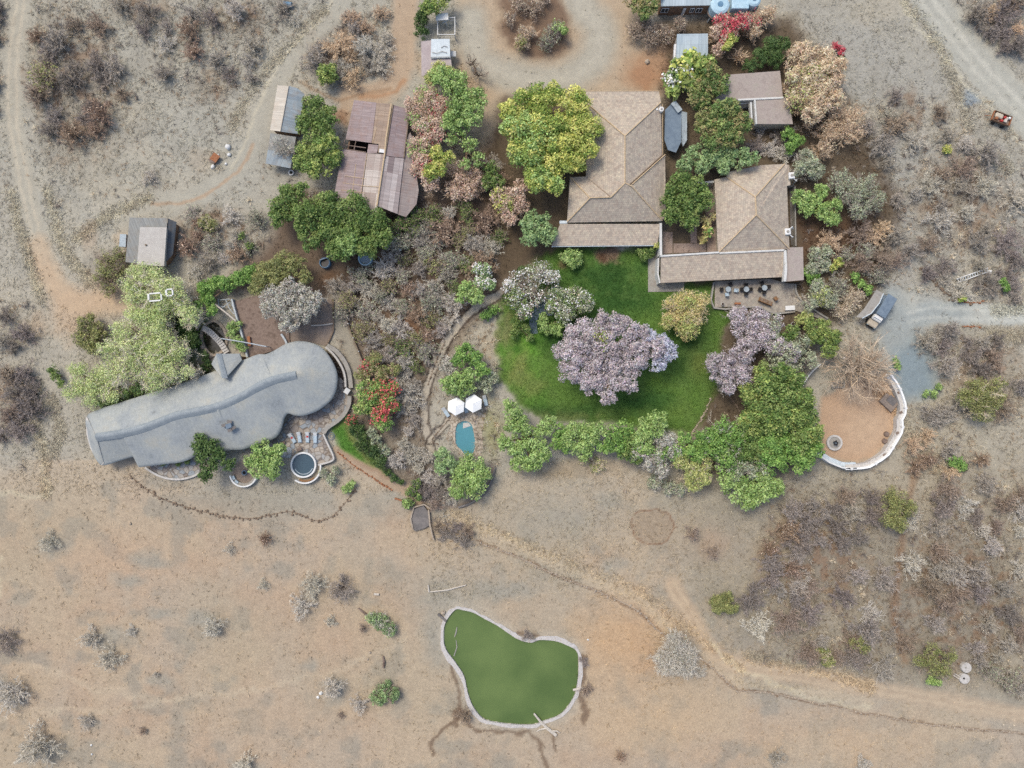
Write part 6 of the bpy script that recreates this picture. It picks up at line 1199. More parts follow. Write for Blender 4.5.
T('tree', 'dark green tree tucked between the hip roof and the silvery terrace trees', 'tree', [(785,340,9),(792,332,8)], 'mango', 4.6, .3, .8)
T('shrub', 'olive shrubs filling the corner south east of the bright flecked giant', 'shrub', [(812,448,8),(816,438,7),(808,456,7)], 'olive', 3.0, .26, .8)
T('tree', 'dark green tree between the bougainvillea and the lime green giant', 'tree', [(492,170,9),(498,182,8),(488,182,8)], 'mango', 4.4, .3, .6, twigs='brown')
T('shrub', 'dark green shrub beneath the pale trees west of the lodge', 'shrub', [(168,330,10),(160,336,8),(172,340,8)], 'green', 3.0, .26, .8)
# ---- round the small pool
T('tree', 'light green tree overhanging the south end of the small pool', 'tree', [(472,465,13.9),(480,475,12.8),(465,478,13.9),(475,488,11.6),(460,490,10.4)], 'bright', 4.6, .32, .85)
T('tree', 'grey green tree just west of the light green one by the pool', 'tree', [(444,455,10),(450,465,10),(442,468,8)], 'bluegreen', 4.2, .3, .75)
T('tree', 'bright green tree above the white parasols', 'tree', [(458,383,12.8),(465,388,10.4),(448,385,10.4),(470,376,9.3)], 'bright', 4.6, .32, .85)
T('tree', 'dark green small tree north of the bright one above the parasols', 'tree', [(465,352,10),(458,360,8),(474,358,9),(482,370,8)], 'green', 4.0, .3, .85)
T('shrub', 'grey green bush right of the bright tree above the parasols', 'shrub', [(484,382,9),(492,378,7),(488,390,5)], 'greygreen', 2.6, .28, .6)
T('shrub', 'silvery leafless bush west of the dark small tree by the path', 'shrub', [(448,364,10),(453,373,7)], 'silver', 2.8, .24, .35, twigs='silver')
T('tree', 'bright lime green tree at the bend of the garden footpath', 'tree', [(468,290,10),(475,297,9),(462,298,7)], 'bright', 5.0, .32, .95)
T('shrub', 'white flowering green bush north east of the bright lime green tree', 'shrub', [(485,272,9),(480,284,8),(490,284,7),(478,268,6)], 'bluegreen', 3.6, .28, .6, extra=[('whitefl', [], .24, .12)])
T('hedge', 'short clipped hedge slanting along the north west corner of the lawn', 'hedge', [(506,297,4.5),(510,290,4.5),(514,283,4.5),(518,277,4.5),(522,270,4)], 'dark', 1.6, .25, 1.0, trunk=False)
T('shrub', 'small green tuft on the bare soil left of the lawn', 'shrub', [(488,315,6),(494,310,6),(483,316,4)], 'green', 1.6, .26, .7)
T('shrub', 'dark leggy bush at the end of the lower footpath', 'shrub', [(412,492,6),(408,503,6),(416,484,6),(420,497,4)], 'mango', 1.8, .26, .6, twigs='purple', extra=[('bright', [1], .26, .4)])
# ---- oleander garden
T('oleander', 'big oleander covered in red pink flowers east of the lodge', 'shrub', [(378,392,14),(368,404,13),(388,403,13),(380,415,11),(365,390,10),(393,388,9),(360,408,7),(385,425,8)], 'green', 4.2, .26, .45, twigs='brown', extra=[('pink', [0, 2, 3, 5], .3, .30), ('drylime', [1, 4, 6], .26, .2)])
T('shrub', 'dark green bush below the pink oleander along the bright lawn', 'shrub', [(357,430,9),(364,442,10),(373,450,9),(380,462,8),(352,420,6)], 'dark', 2.8, .28, .8, extra=[('pink', [4], .22, .15)])
T('shrub', 'grey green bush on the south east side of the dark green one', 'shrub', [(376,440,8),(384,452,7),(372,432,6)], 'greygreen', 2.4, .26, .6)
T('shrub', 'olive green bushes north of the pink oleander with one red flower', 'shrub', [(370,366,10),(382,374,10),(362,375,8),(376,358,7),(395,370,8)], 'olive', 3.0, .26, .6, twigs='tan', extra=[('red', [0], .24, .08)])
T('shrub', 'low green hedge strip along the lower footpath', 'shrub', [(388,472,4),(394,477,4),(400,481,3.5)], 'dark', 1.2, .24, .9, trunk=False)
T('shrub', 'small bright green bush on the bare slope below the plunge pool', 'shrub', [(347,489,5),(352,484,4)], 'bright', 1.4, .26, .8)
T('shrub', 'scruffy grey bush right of the plunge pool arc wall', 'shrub', [(325,473,6),(331,480,6),(335,470,5)], 'greygreen', 1.6, .24, .5, twigs='silver')
T('tree', 'dark glossy leafed tree at the south eave of the lodge', 'tree', [(202,441,9),(212,447,9),(218,455,9),(205,456,10),(210,468,9),(205,476,7),(228,463,8),(197,447,6)], 'dark', 5.0, .34, .75, sub=.42, k=1.2)
T('tree', 'round light green tree between the fire pit and the stone patio', 'tree', [(262,452,12),(274,458,12),(260,466,12),(272,470,10),(252,462,8),(280,448,7)], 'bright', 4.6, .34, .95)
for px, py, q in ((163.5,462.5,'western'), (179,463,'middle'), (187,461,'eastern')): T('shrub', f'{q} of three tiny bushes on the pale patio below the lodge eave', 'shrub', [(px,py,2.6)], 'flecked', 1.0, .22, .9, trunk=False, group='tiny patio bushes')
# ---- west of the lodge
T('fever_tree', 'pale feathery yellow green tree south of the square shed', 'tree', [(140,278,15.1),(155,284,18.4),(172,292,17.3),(146,300,17.3),(164,308,18.4),(182,305,13.0),(135,295,11.9),(190,318,13.0),(150,320,15.1),(128,285,8.6),(135,318,12),(158,324,12)], 'feather', 7.0, .22, .33, twigs='white', tw=dict(n1=24, n2=9, n3=7, w=.13, w3=.04), sub=.42, k=1.05, inner=.3)
T('fever_tree', 'wide pale tree with white branches on the north side of the lodge', 'tree', [(145,345,21.6),(162,358,19.4),(135,362,19.4),(155,375,18.4),(120,372,17.3),(178,350,14.0),(125,345,15.1),(172,372,13.0),(122,330,12),(108,350,12),(165,338,12),(188,372,8)], 'feather', 7.0, .22, .22, twigs='white', sub=.42, tw=dict(n1=26, n2=9, n3=8, w=.17, w3=.04), k=1.05, inner=.3)
T('fever_tree', 'grey pale leaved tree at the west tip of the lodge hedge', 'tree', [(95,385,15),(80,375,13),(110,392,13),(75,390,11),(105,375,12),(92,400,9)], 'feather', 4.5, .22, .32, twigs='white', sub=.42)
T('shrub', 'green hedge hugging the north eave near the west tip of the lodge', 'shrub', [(100,402,7),(112,398,7),(125,393,7),(138,389,7),(150,385,6)], 'bright', 2.0, .26, .6, trunk=False)
T('shrub', 'rounded olive bush west of the wide pale tree', 'shrub', [(90,325,12),(84,338,12),(95,345,11),(100,332,10)], 'olive', 3.4, .24, .65, twigs='brown')
T('shrub', 'dark green bush between the pale trees and the fish pond', 'shrub', [(186,328,11),(192,340,10),(182,345,9),(178,332,8)], 'dark', 3.0, .24, .8, k=1.15)
T('shrub', 'green clump against the rim south west of the fish pond', 'shrub', [(207,362,5),(203,369,5),(206,355,4)], 'dark', 1.4, .24, .8, trunk=False, k=1.2)
T('shrub', 'small dark bush at the far west between the track and the thicket', 'shrub', [(53,370,5),(57,377,5),(62,384,4)], 'mango', 1.8, .26, .6)
T('hedge', 'bright green hedge north of the deck and the crooked rail', 'hedge', [(207,300,9),(205,288,10),(216,284,9),(227,285,9),(238,280,9),(247,275,9),(253,270,7),(198,308,7),(212,311,6)], 'green', 3.2, .28, 1.0, k=1.0)
T('shrub', 'leafy green shrub growing between the fish pond and the deck beam', 'shrub', [(236,325,6),(232,333,6),(238,341,6),(242,347,5),(229,326,4)], 'bright', 1.8, .26, .8)
T('tree', 'olive green spreading tree north of the silvery tree by the deck', 'tree', [(270,268,12),(285,262,12),(298,266,11),(262,280,11),(280,278,12),(305,278,8),(256,290,7)], 'olive', 5.0, .24, .8)
T('tree', 'silvery grey tree spreading over the brown deck', 'tree', [(274,297,14),(290,290,13),(304,296,13),(285,308,14),(300,312,13),(268,310,9),(288,322,11),(312,305,10),(318,298,6)], 'silver', 6.0, .26, .55, twigs='silver', sub=.3)
T('tree', 'small dead leaning tree over the low blue grey shed', 'tree', [(283,148,12),(290,152,8)], 'silver', 4.2, .2, .1, twigs='grey', tw=dict(n1=16, n2=8, n3=7))
# ---- the roof gardens
T('mango_tree', 'mango tree with reddish tips east of the blue grey awning', 'tree', [(716,112,13),(730,108,12),(740,122,13),(722,128,15),(705,122,12),(712,140,13),(732,138,12)], 'mangored', 7.0, .32, 1.0)
T('mango_tree', 'light green tree below the red tipped mango and above the courtyard', 'tree', [(698,156,12),(712,160,11),(726,156,12),(742,158,11),(752,160,8),(685,164,9),(702,168,8),(722,168,8)], 'bluegreen', 5.6, .34, .95, k=.9)
T('mango_tree', 'dark round courtyard tree between the two tiled houses', 'tree', [(680,185,15.1),(693,190,15.1),(675,200,13.9),(688,206,16.2),(702,200,11.6),(672,215,10.4),(690,220,10.4)], 'mango', 6.0, .34, 1.0)
T('banana_plant', 'pale leaved small plant in the east corner of the courtyard', 'plant', [(706,222,6),(708,232,6),(704,240,5),(714,216,4)], 'yellowtan', 2.6, .5, .5, aspect=3, extra=[('green', [1], .4, .3)])
T('banana_plant', 'broad leaved banana like thicket above the tiled roof corner', 'plant', [(690,62,10),(678,70,10),(700,70,11),(685,80,11),(670,80,8),(692,88,8),(672,92,7),(708,62,8)], 'flecked', 4.2, .75, .95, aspect=3.2, sub=.45, extra=[('whitefl', [1, 3, 4], .4, .04), ('lime', [0, 1, 3], .7, .25)], k=1.1)
T('mango_tree', 'reddish green mango between the banana thicket and the flat roof', 'tree', [(706,88,12),(718,80,11),(695,98,11),(712,72,9),(722,90,8),(704,100,8)], 'mangored', 5.6, .32, 1.0)
T('bougainvillea', 'deep red bougainvillea at the top by the water tanks', 'shrub', [(722,22,10),(732,28,10),(742,22,10),(726,38,9),(715,32,8),(718,50,7)], 'pinktan', 4.2, .26, .4, twigs='tan', extra=[('red', [0, 1, 2, 3], .26, .3)])
T('shrub', 'tan wispy bougainvillea stems right of the deep red one', 'shrub', [(752,22,11),(762,18,11),(770,12,8),(755,32,8)], 'tan', 3.6, .24, .15, twigs='tan', extra=[('red', [0], .22, .06)], tw=dict(n1=22, n2=9, n3=7))
T('shrub', 'small yellow green bush in the middle of the red bougainvillea', 'shrub', [(731,40,6),(726,46,5)], 'lime', 4.6, .3, .9)
T('agave', 'dry star shaped tan aloe rosette above the flat roofed building', 'plant', [(738.5,58,11)], 'tan', 2.4, .2, 0, twigs='tan', tw=dict(n1=46, n2=2, n3=2, w=.2, w3=.05), trunk=True)
T('shrub', 'dense dark green bush north of the flat roofed building', 'shrub', [(770,48,12),(782,46,9),(760,58,10),(776,60,9),(750,66,8)], 'dark', 3.8, .22, 1.0, k=1.1)
T('tree', 'large dry tan leaved tree east of the flat roofed building', 'tree', [(800,56,14.8),(816,60,17.1),(808,78,19.4),(826,78,18.2),(795,80,12.5),(818,98,17.1),(800,100,14.8),(832,98,12.5),(838,66,10.3),(812,114,11.4)], 'tan', 6.0, .3, .75, twigs='tan', aspect=3, extra=[('drylime', [2, 4, 6], .28, .14)])
T('tree', 'orange brown bare tree drooping south east of the tan leaved tree', 'tree', [(838,120,17.2),(848,132,16.1),(830,135,13.8),(825,148,10.3),(855,115,11.5)], 'tan', 4.5, .2, .05, twigs='tan', tw=dict(n1=22, n2=9, n3=7, w3=.03))
T('shrub', 'small red flowering bush at the north east of the tan leaved tree', 'shrub', [(836,47,4),(841,51,4)], 'red', 2.0, .25, .8); T('shrub', 'small dark green bush directly below the red flowering one', 'shrub', [(841,60,4)], 'dark', 1.6, .24, .9)
T('shrub', 'dark green bush on the east side of the flat roofed building', 'shrub', [(788,135,8),(797,142,8),(790,148,7)], 'green', 3.0, .26, .85)
T('tree', 'half bare grey green tree east of the hip roof', 'tree', [(805,160,11),(815,170,11),(798,170,8)], 'greygreen', 4.4, .26, .5, twigs='silver')
T('tree', 'bright green bushy tree east of the hip roof and its water heaters', 'tree', [(800,198,10),(812,200,10),(824,212,10),(835,205,8),(806,210,8),(832,220,8),(820,192,9)], 'bright', 4.0, .3, .8, k=1.05)
T('tree', 'wide bare grey tree with a green west side, east of the bright bushy tree', 'tree', [(850,195,16),(865,185,14),(840,180,13),(860,210,12),(875,200,12)], 'greygreen', 5.0, .24, .18, twigs='grey')
T('shrub', 'grey green bush east of the flat roofed room of the small tiled house', 'shrub', [(815,255,9),(822,265,9),(812,268,7),(826,252,7)], 'greygreen', 2.8, .26, .5, twigs='silver'); T('shrub', 'lime spotted cactus like bush beside the grey green one', 'shrub', [(838,262,5),(833,268,5)], 'lime', 2.0, .4, .5)
T('shrub', 'green bush at the south east corner of the flat roofed room', 'shrub', [(812,278,7),(818,285,6),(806,272,5)], 'green', 2.2, .28, .8); T('tree', 'pale green bare branched tree east of the terrace wall', 'tree', [(820,295,12),(810,303,9),(830,300,9),(818,285,8)], 'greygreen', 4.0, .26, .4, twigs='silver', extra=[('drylime', [0], .26, .2)])
T('shrub', 'low green bush among bare stems north of the carport', 'shrub', [(855,278,5),(862,284,5),(868,290,5)], 'green', 1.6, .28, .8); T('shrub', 'tan dome of bare twigs west of the carport roof', 'shrub', [(848,302,12),(840,312,10),(856,296,8)], 'dry', 2.6, .22, .2, twigs='pale')
T('tree', 'large bare tree radiating tan branches over the north of the sandy ring', 'tree', [(858,368,35)], 'tan', 5.0, .2, 0, twigs='dead', tw=dict(n1=34, n2=11, n3=5, w=.24, w3=.04, spread=(.3, 1.05)))
T('shrub', 'small green bush at the east side of the radiating bare tree', 'shrub', [(895,360,4),(897,366,4)], 'green', 1.4, .26, .8); T('shrub', 'low green fringe at the south east of the blue gravel patch', 'shrub', [(926,394,4),(933,394,4),(938,387,4)], 'bright', 1.0, .24, .7, trunk=False)
# ---- outlying green bushes
T('tree', 'olive tan feathery tree east of the sandy ring', 'tree', [(975,392,15),(990,398,14),(980,412,13),(965,400,11),(998,385,9)], 'olive', 4.5, .2, .4, twigs='pale'); T('shrub', 'small bright green bush south east of the sandy ring', 'shrub', [(954,462,8),(961,465,7)], 'green', 2.0, .26, .7)
T('tree', 'yellow green feathery tree in the thicket below the sandy ring', 'tree', [(893,500,14),(905,508,13),(890,518,11),(900,524,9)], 'olive', 4.0, .2, .5, twigs='brown'); T('shrub', 'round yellow green bush alone beside the curving track', 'shrub', [(722,600,13),(715,605,9),(730,606,9)], 'olive', 2.8, .2, .9)
T('shrub', 'pale green bush at the track edge in the south east thicket', 'shrub', [(822,655,9),(828,662,7)], 'olive', 2.4, .22, .55, twigs='pale'); T('shrub', 'olive bush right of the pale green one in the south east thicket', 'shrub', [(856,642,9),(863,648,7)], 'olive', 2.4, .22, .45, twigs='brown')
T('tree', 'wide olive and brown tree west of the round well covers', 'tree', [(925,662,13),(940,668,12),(948,655,9),(932,650,9)], 'olive', 3.4, .2, .35, twigs='brown'); T('shrub', 'bright green bush at the lower edge of the wide olive tree', 'shrub', [(930,680,5),(937,682,5)], 'bright', 1.6, .26, .85)
T('shrub', 'lime green cactus bush in the scrub north east of the driveway', 'shrub', [(1003,283,5),(1006,288,4)], 'green', 1.6, .3, .8); T('shrub', 'flat lime prickly pear on the driveway bank', 'shrub', [(962,299,3.5)], 'lime', 1.0, .4, .8, trunk=False); T('shrub', 'small lime bush in the dry field by the north east road', 'shrub', [(947,149,4.5)], 'lime', 1.2, .24, .8)
T('shrub', 'round green bush with brown edge south west of the pond', 'shrub', [(384,690,11),(378,697,9),(391,695,9)], 'bluegreen', 2.2, .24, .75, twigs='brown', k=.9); T('shrub', 'grey green elongated bush north west of the pond', 'shrub', [(374,618,8),(381,622,9),(389,629,8)], 'bluegreen', 2.0, .24, .5, twigs='silver', k=.85)
T('tree', 'big silvery bare tree beside the lower track east of the pond', 'tree', [(675,650,20),(668,662,14),(684,664,14)], 'silver', 4.2, .18, .12, twigs='silver', tw=dict(n1=40, n2=12, n3=9, w3=.05))
# yard island and top edge
T('shrub', 'dark purple grey bush on the east side of the yard island', 'shrub', [(552,36,11),(545,44,9),(558,28,8)], 'greygreen', 2.4, .2, .1, twigs='purple', extra=[('bright', [2], .26, .05)]); T('shrub', 'tan olive bush in the middle of the yard island', 'shrub', [(527,34,10),(522,44,8)], 'dry', 2.4, .2, .4, twigs='tan', extra=[('olive', [1], .22, .3)])
T('shrub', 'reddish brown bush on the north west of the yard island', 'shrub', [(535,10,12),(520,5,11),(510,20,8),(545,-2,9)], 'dry', 2.2, .2, .12, twigs='brown'); T('tree', 'small lime green bush dot on the dark island shrub', 'shrub', [(563,31,5)], 'bright', 3.0, .26, .9)['category'] = 'shrub'
T('tree', 'green tree at the top edge left of the long outbuilding', 'tree', [(640,4,10),(650,6,9),(632,-2,9),(645,14,7),(655,-4,8)], 'mangored', 4.8, .3, .9); T('shrub', 'long brown leafless hedge in front of the long outbuilding', 'hedge', [(635,32,11),(650,36,12),(665,34,10),(680,24,8),(645,24,9)], 'dry', 2.8, .2, .1, twigs='brown', tw=dict(n1=20, n2=9, n3=7))
T('tree', 'bare dark branched tree leaning over the yard beside the mauve shed', 'tree', [(478,72,13),(470,60,9)], 'dry', 3.6, .2, 0, twigs='brown', tw=dict(n1=9, n2=5, n3=4, w=.16))
T('shrub', 'brown wispy bush with a little green at the west of the square shed', 'shrub', [(108,262,12),(116,272,12),(102,278,10),(120,255,9),(110,290,9)], 'olive', 2.8, .22, .22, twigs='brown'); T('shrub', 'tiny olive bush in the dry garden east of the square shed', 'shrub', [(205,222,9),(212,226,7)], 'olive', 2.0, .2, .4, twigs='pale')
T('shrub', 'small dark green bush in the dry garden east of the square shed', 'shrub', [(250,246,5),(242,236,4)], 'mango', 1.4, .24, .7)

# ---------------------------------------------------------------- dry shrubs: a few meshes, copied as things with parts
VAR = {}
def variants(kind, n, **kw):
    L = []
    for i in range(n):
        rng = np.random.default_rng(hash((kind, i)) % 1000 if False else sum(map(ord, kind))*7+i); pal = kw.get('pal', TW['grey'])
        V, F, Cc, tips = twig_arrays(1.0, kw.get('H', .8)*rng.uniform(.85, 1.15), rng, kw.get('n1', 20), kw.get('n2', 8), kw.get('n3', 8), kw.get('w', .05), pal, base=.02, w3=kw.get('w3', .022), spread=(.1, 1.0))
        V[:, 0] *= rng.uniform(.8, 1.15); V[:, 1] *= rng.uniform(.8, 1.15); br = mesh_of('branches', V, F, Cc, M['twig'])
        lf = None
        if kw.get('leaves'):
            n_ = kw['leaves']; sel = rng.integers(0, len(tips), n_); c = tips[sel]+rng.normal(size=(n_, 3))*.05; nn = rng.normal(size=(n_, 3))*.5; nn[:, 2] += .8; nn /= np.linalg.norm(nn, axis=1, keepdims=True); Vl, Fl = leaf_quads(c, nn, .1, rng); pp = np.array([lin(q)*ALB for q in PAL[kw['lp']]])*GL; lc = pp[rng.integers(0, len(pp), n_)]*(1+rng.normal(size=(n_, 1))*.15)
            lf = mesh_of('leaves', Vl, Fl, np.clip(lc, .004, .9), M['leaf'])
        st = MB(); st.tube([(0, 0, -.1), (.02, .01, .08), (.0, .03, .3)], [.05, .04, .02], 6); me = bpy.data.meshes.new('stem'); me.from_pydata(st.v, [], st.f); me.materials.append(M['bark'])
        L.append((br, lf, me))
    VAR[kind] = L
variants('grey', 4, pal=TW['grey']); variants('silver', 3, pal=TW['silver']); variants('purple', 4, pal=TW['purple']); variants('brown', 3, pal=TW['brown']); variants('tan', 2, pal=TW['tan'])
variants('thorn', 4, pal=TW['grey'], leaves=260, lp='greygreen'); variants('greenish', 4, pal=TW['brown'], leaves=420, lp='olive'); variants('leafy', 2, pal=TW['brown'], leaves=900, lp='mango'); variants('rusty', 2, pal=((152, 132, 114), (118, 100, 86)), leaves=90, lp='pinktan')
def shrub(px, py, r, kind, lb, group=None, h=1.0, tint=1.0):
    R = r*S; x, y, _ = P(px, py, R*.4); br, lf, stm = random.choice(VAR[kind])
    t = thing({'thorn': 'thorn_bush', 'greenish': 'leafy_bush', 'leafy': 'leafy_bush', 'rusty': 'rusty_bush', 'tan': 'rusty_bush'}.get(kind, 'dry_shrub'), lb, 'shrub', (x, y, 0), group); t.scale = (R, R, R*h*random.uniform(.85, 1.1)); t.rotation_euler = (0, 0, random.uniform(0, 6.28)); g = tint*random.uniform(.88, 1.12)
    for nm, me in (('branches', br), ('leaves', lf), ('stem', stm)):
        if me: o = link(nm, me, t); o.color = (g, g*random.uniform(.97, 1.01), g*random.uniform(.94, 1.02), 1)
    return t
random.seed(99)
# single shrubs of the bare south west ground
for px, py, r, kd, lb in ((4,640,12,'purple','grey shrub cut by the left edge, upper of two in the bare field'),(10,695,17,'grey','big grey shrub at the left edge, lower of two in the bare field'),(36,748,19,'grey','largest grey shrub in the bottom left corner'),(90,638,11,'silver','left one of two touching grey shrubs in the bare south west field'),(109,658,13,'grey','right one of two touching grey shrubs in the bare south west field'),(131,631,6,'silver','little pale shrub up right of the touching pair'),(213,628,13,'silver','pale grey shrub midway along the bare field, below the stone edging'),(49,541,10,'silver','faint pale shrub in the upper left of the bare field'),(246,764,10,'silver','pale shrub cut by the bottom edge'),(86,722,8,'silver','faint pale shrub above the largest corner one'),(156,674,4,'silver','very small pale shrub in the middle of the bare field'),(143,731,5,'brown','small dark brown dead shrub left of bottom centre'),(229,549,6,'grey','small grey shrub with a brown top below the curved stone edging'),(263,585,6,'silver','small round pale shrub left of the cluster of three'),(314,585,13,'grey','biggest shrub in the cluster of three west of the pond'),(302,606,12,'silver','lower left shrub in the cluster of three west of the pond'),(343,588,11,'purple','right hand shrub in the cluster of three west of the pond'),(331,621,6,'silver','small pale shrub below the cluster of three'),(333,688,13,'silver','flat pale grey shrub beside the white stones'),(360,704,9,'grey','low brown grey shrub left of the round green bush'),(363,628,5,'brown','small brown shrub left of the elongated grey green bush'),(341,715,4,'brown','tiny brown shrub below the flat pale grey one'),(265,538,7,'rusty','rusty brown shrub below the middle of the stone edging'),(295,20,7,'silver','round silvery shrub beside the blue barrel at the top edge'),(620,756,6,'rusty','small rusty shrub at the bottom edge'),(863,765,8,'silver','pale shrub at the bottom edge below the lower track'),(776,757,9,'grey','grey shrub at the bottom edge right of centre'),(700,672,8,'silver','low silver shrub right of the big silvery bare tree'),(584,662,5,'purple','dark shrub on the east lip of the pond, upper'),(586,690,7,'brown','dark brown shrub on the east lip of the pond, lower'),(528,635,6,'purple','low dark shrub on the north lip of the pond'),(465,716,9,'brown','brown shrub at the south west lip of the pond'),(895,96,9,'purple','dark shrub on the straw verge of the north east road, upper'),(940,112,9,'brown','dark brown shrub on the straw verge of the north east road, lower'),(693,535,9,'brown','dark dead shrub left of the fallen dark log patch'),(712,553,8,'brown','dark dead shrub below the round sandy patch, right'),(888,113,8,'silver','blue grey dead shrub in the dry field right of the tan tree'),(150,178,8,'silver','small pale pile of sticks in the north west field'),(530,86,4,'silver','small pale shrub above the lime tree')):
    kd = 'silver' if kd == 'grey' and px < 400 and py > 500 else kd
    shrub(px, py, r*1.12, kd, lb, tint=1.0 if kd != 'purple' else 1.15)
# thickets: (region phrase, polygon, count, radius range, kinds)
THICK = [
 ('the big north west thicket', [(32,0),(80,0),(100,20),(125,45),(135,85),(105,110),(95,140),(60,152),(35,130),(28,60)], 20, (7,14), ['purple','purple','grey','brown','greenish','rusty']),
 ('the strip west of the track', [(-12,0),(1,0),(0,80),(-1,110),(-12,130)], 5, (6,9), ['purple','rusty','brown']),
 ('the scrub between the western tracks', [(110,0),(220,0),(290,0),(270,50),(245,90),(225,115),(170,95),(150,50)], 17, (6,12), ['grey','silver','purple','grey','rusty']),
 ('the thicket north of the barn', [(330,20),(395,5),(398,70),(385,88),(345,82),(312,62),(315,40)], 17, (8,14), ['grey','silver','grey','tan']),
 ('the thicket west of the lodge', [(0,365),(30,368),(45,400),(30,430),(0,440)], 8, (8,14), ['purple','purple','brown']),
 ('the western edge scrub', [(0,300),(22,300),(26,345),(0,360)], 4, (7,11), ['grey','purple']),
 ('the dry garden by the square shed', [(180,215),(205,208),(262,215),(272,240),(245,262),(195,275),(180,250)], 14, (6,11), ['silver','grey','rusty','thorn']),
 ('the thicket beyond the north east road', [(955,0),(1024,0),(1024,62),(1000,48),(975,28)], 9, (7,13), ['tan','rusty','purple','brown']),
 ('the scrub inside the north east road', [(855,100),(900,110),(950,130),(1000,160),(1024,200),(1024,265),(985,262),(940,262),(905,262),(870,250),(880,180),(850,150)], 26, (7,14), ['grey','grey','silver','purple','grey','brown']),
 ('the bare stems by the carport', [(830,230),(880,225),(900,240),(895,275),(875,285),(850,270),(835,290),(826,245)], 12, (8,13), ['tan','grey','brown','thorn']),
 ('the bank above the eastern driveway', [(930,262),(1024,268),(1024,304),(985,304),(950,292),(925,275)], 9, (7,12), ['purple','grey','silver']),
 ('the scrub below the eastern driveway', [(925,335),(960,330),(1024,332),(1024,420),(985,430),(950,380),(938,375)], 14, (8,14), ['purple','grey','brown','grey']),
 ('the scrub east of the sandy ring', [(905,420),(940,405),(970,430),(985,470),(950,480),(920,470),(905,460)], 9, (7,13), ['tan','grey','rusty']),
 ('the thicket south of the ring', [(800,495),(850,488),(880,500),(878,530),(830,545),(800,560),(770,590),(762,560),(785,520)], 20, (8,13), ['purple','brown','purple','rusty','grey']),
 ('the far eastern scrub', [(905,500),(960,480),(1024,470),(1024,640),(985,650),(960,640),(920,620),(908,560)], 30, (8,15), ['grey','purple','grey','brown','silver']),
 ('the thicket above the lower track', [(745,590),(800,580),(850,560),(895,580),(905,640),(900,672),(850,665),(800,655),(760,640)], 22, (8,15), ['grey','silver','purple','grey','brown']),
 ('the thicket by the well covers', [(975,640),(1024,640),(1024,700),(995,690),(978,672)], 7, (8,14), ['thorn','grey','brown']),
 ('the thicket south of the barn', [(395,225),(430,215),(470,205),(500,215),(500,262),(468,270),(455,290),(460,312),(435,345),(415,372),(395,355),(400,300),(390,265)], 44, (8,14), ['thorn','greenish','grey','silver','leafy','thorn','rusty']),
 ('the slope below the blue basin', [(332,282),(390,268),(398,320),(385,350),(352,330),(340,310)], 16, (8,13), ['greenish','thorn','silver','silver','grey']),
 ('the grey slope by the oleander', [(385,350),(412,360),(422,395),(424,430),(430,460),(415,480),(392,460),(398,420),(400,390)], 15, (7,13), ['silver','grey','silver','silver']),
 ('the dark brush by the dam', [(428,465),(445,480),(452,498),(435,505),(420,490),(425,475)], 7, (6,10), ['purple','silver','brown']),
 ('the ditch east of the dam', [(432,512),(460,520),(480,545),(455,548),(438,535)], 5, (5,9), ['brown','purple']),
 ('the brush beside the bougainvillea', [(470,150),(492,150),(505,180),(495,215),(470,205)], 5, (7,11), ['thorn','rusty','grey']),
 ('the gap between flat and hip roofs', [(745,125),(785,125),(785,155),(752,148)], 5, (6,10), ['purple','silver','grey']),
 ('the dark bed under eastern trees', [(712,405),(735,410),(738,430),(712,430)], 2, (5,8), ['brown','purple']),
]
big_n = {}
ang_w = ['northern end', 'north east', 'east side', 'south east', 'southern end', 'south west', 'west side', 'north west']
for rg, poly, cnt, (r0, r1), kinds in THICK:
    a = np.array(poly, float); x0, y0 = a.min(0); x1, y1 = a.max(0); pts = []; tries = 0; cx, cy = a.mean(0)
    while len(pts) < cnt and tries < 4000:
        tries += 1; x, y = random.uniform(x0, x1), random.uniform(y0, y1); r = random.uniform(r0, r1)
        if not inside(np.array([x]), np.array([y]), poly)[0]: continue
        if any(min(math.hypot(x-u, y-v) for u, v in tr) < w_+r*.75 for tr, w_ in ((WEST_TRACK, 11), (MID_TRACK, 9), (NE_ROAD, 17), (TAN_TRACK, 10), (LOW_ROAD, 8))): continue
        if any(math.hypot(x-q[0], y-q[1]) < .62*(r+q[2]) for q in pts): continue
        pts.append((x, y, r, random.choice(kinds)))
    words = {'purple': 'dark grey', 'grey': 'grey', 'silver': 'pale silvery', 'brown': 'brown', 'tan': 'tan', 'thorn': 'grey-green sparse', 'greenish': 'olive leaved', 'leafy': 'dark-leaved', 'rusty': 'rusty brown'}
    seen = {}; pts = [(x, y, r*1.18, kd) for x, y, r, kd in pts]
    for x, y, r, kd in sorted(pts, key=lambda q: -q[2]):
        rel = math.hypot(x-cx, y-cy)/math.hypot(x1-x0, y1-y0); q8 = int(((math.degrees(math.atan2(x-cx, cy-y))+22.5) % 360)//45)
        sec = ['north end', 'north east', 'east side', 'south east', 'south end', 'south west', 'west side', 'north west'][q8] if rel > .26 else (['north', 'north-east', 'east', 'south-east', 'south', 'south-west', 'west', 'north-west'][q8]+' of centre' if rel > .1 else 'very centre')
        key = (kd, sec); n_ = seen.get(key, 0); seen[key] = n_+1; szw = ['biggest ', 'second biggest ', 'third biggest ', 'small ', 'small '][min(n_, 4)] if sum(1 for q in pts if q[3] == kd) > 1 else ''
        lb = f"{szw}{words[kd]} shrub, {sec}, in {rg}"
        shrub(x, y, r, kd, lb, 'shrubs of '+rg, h=1.0, tint=1.0)

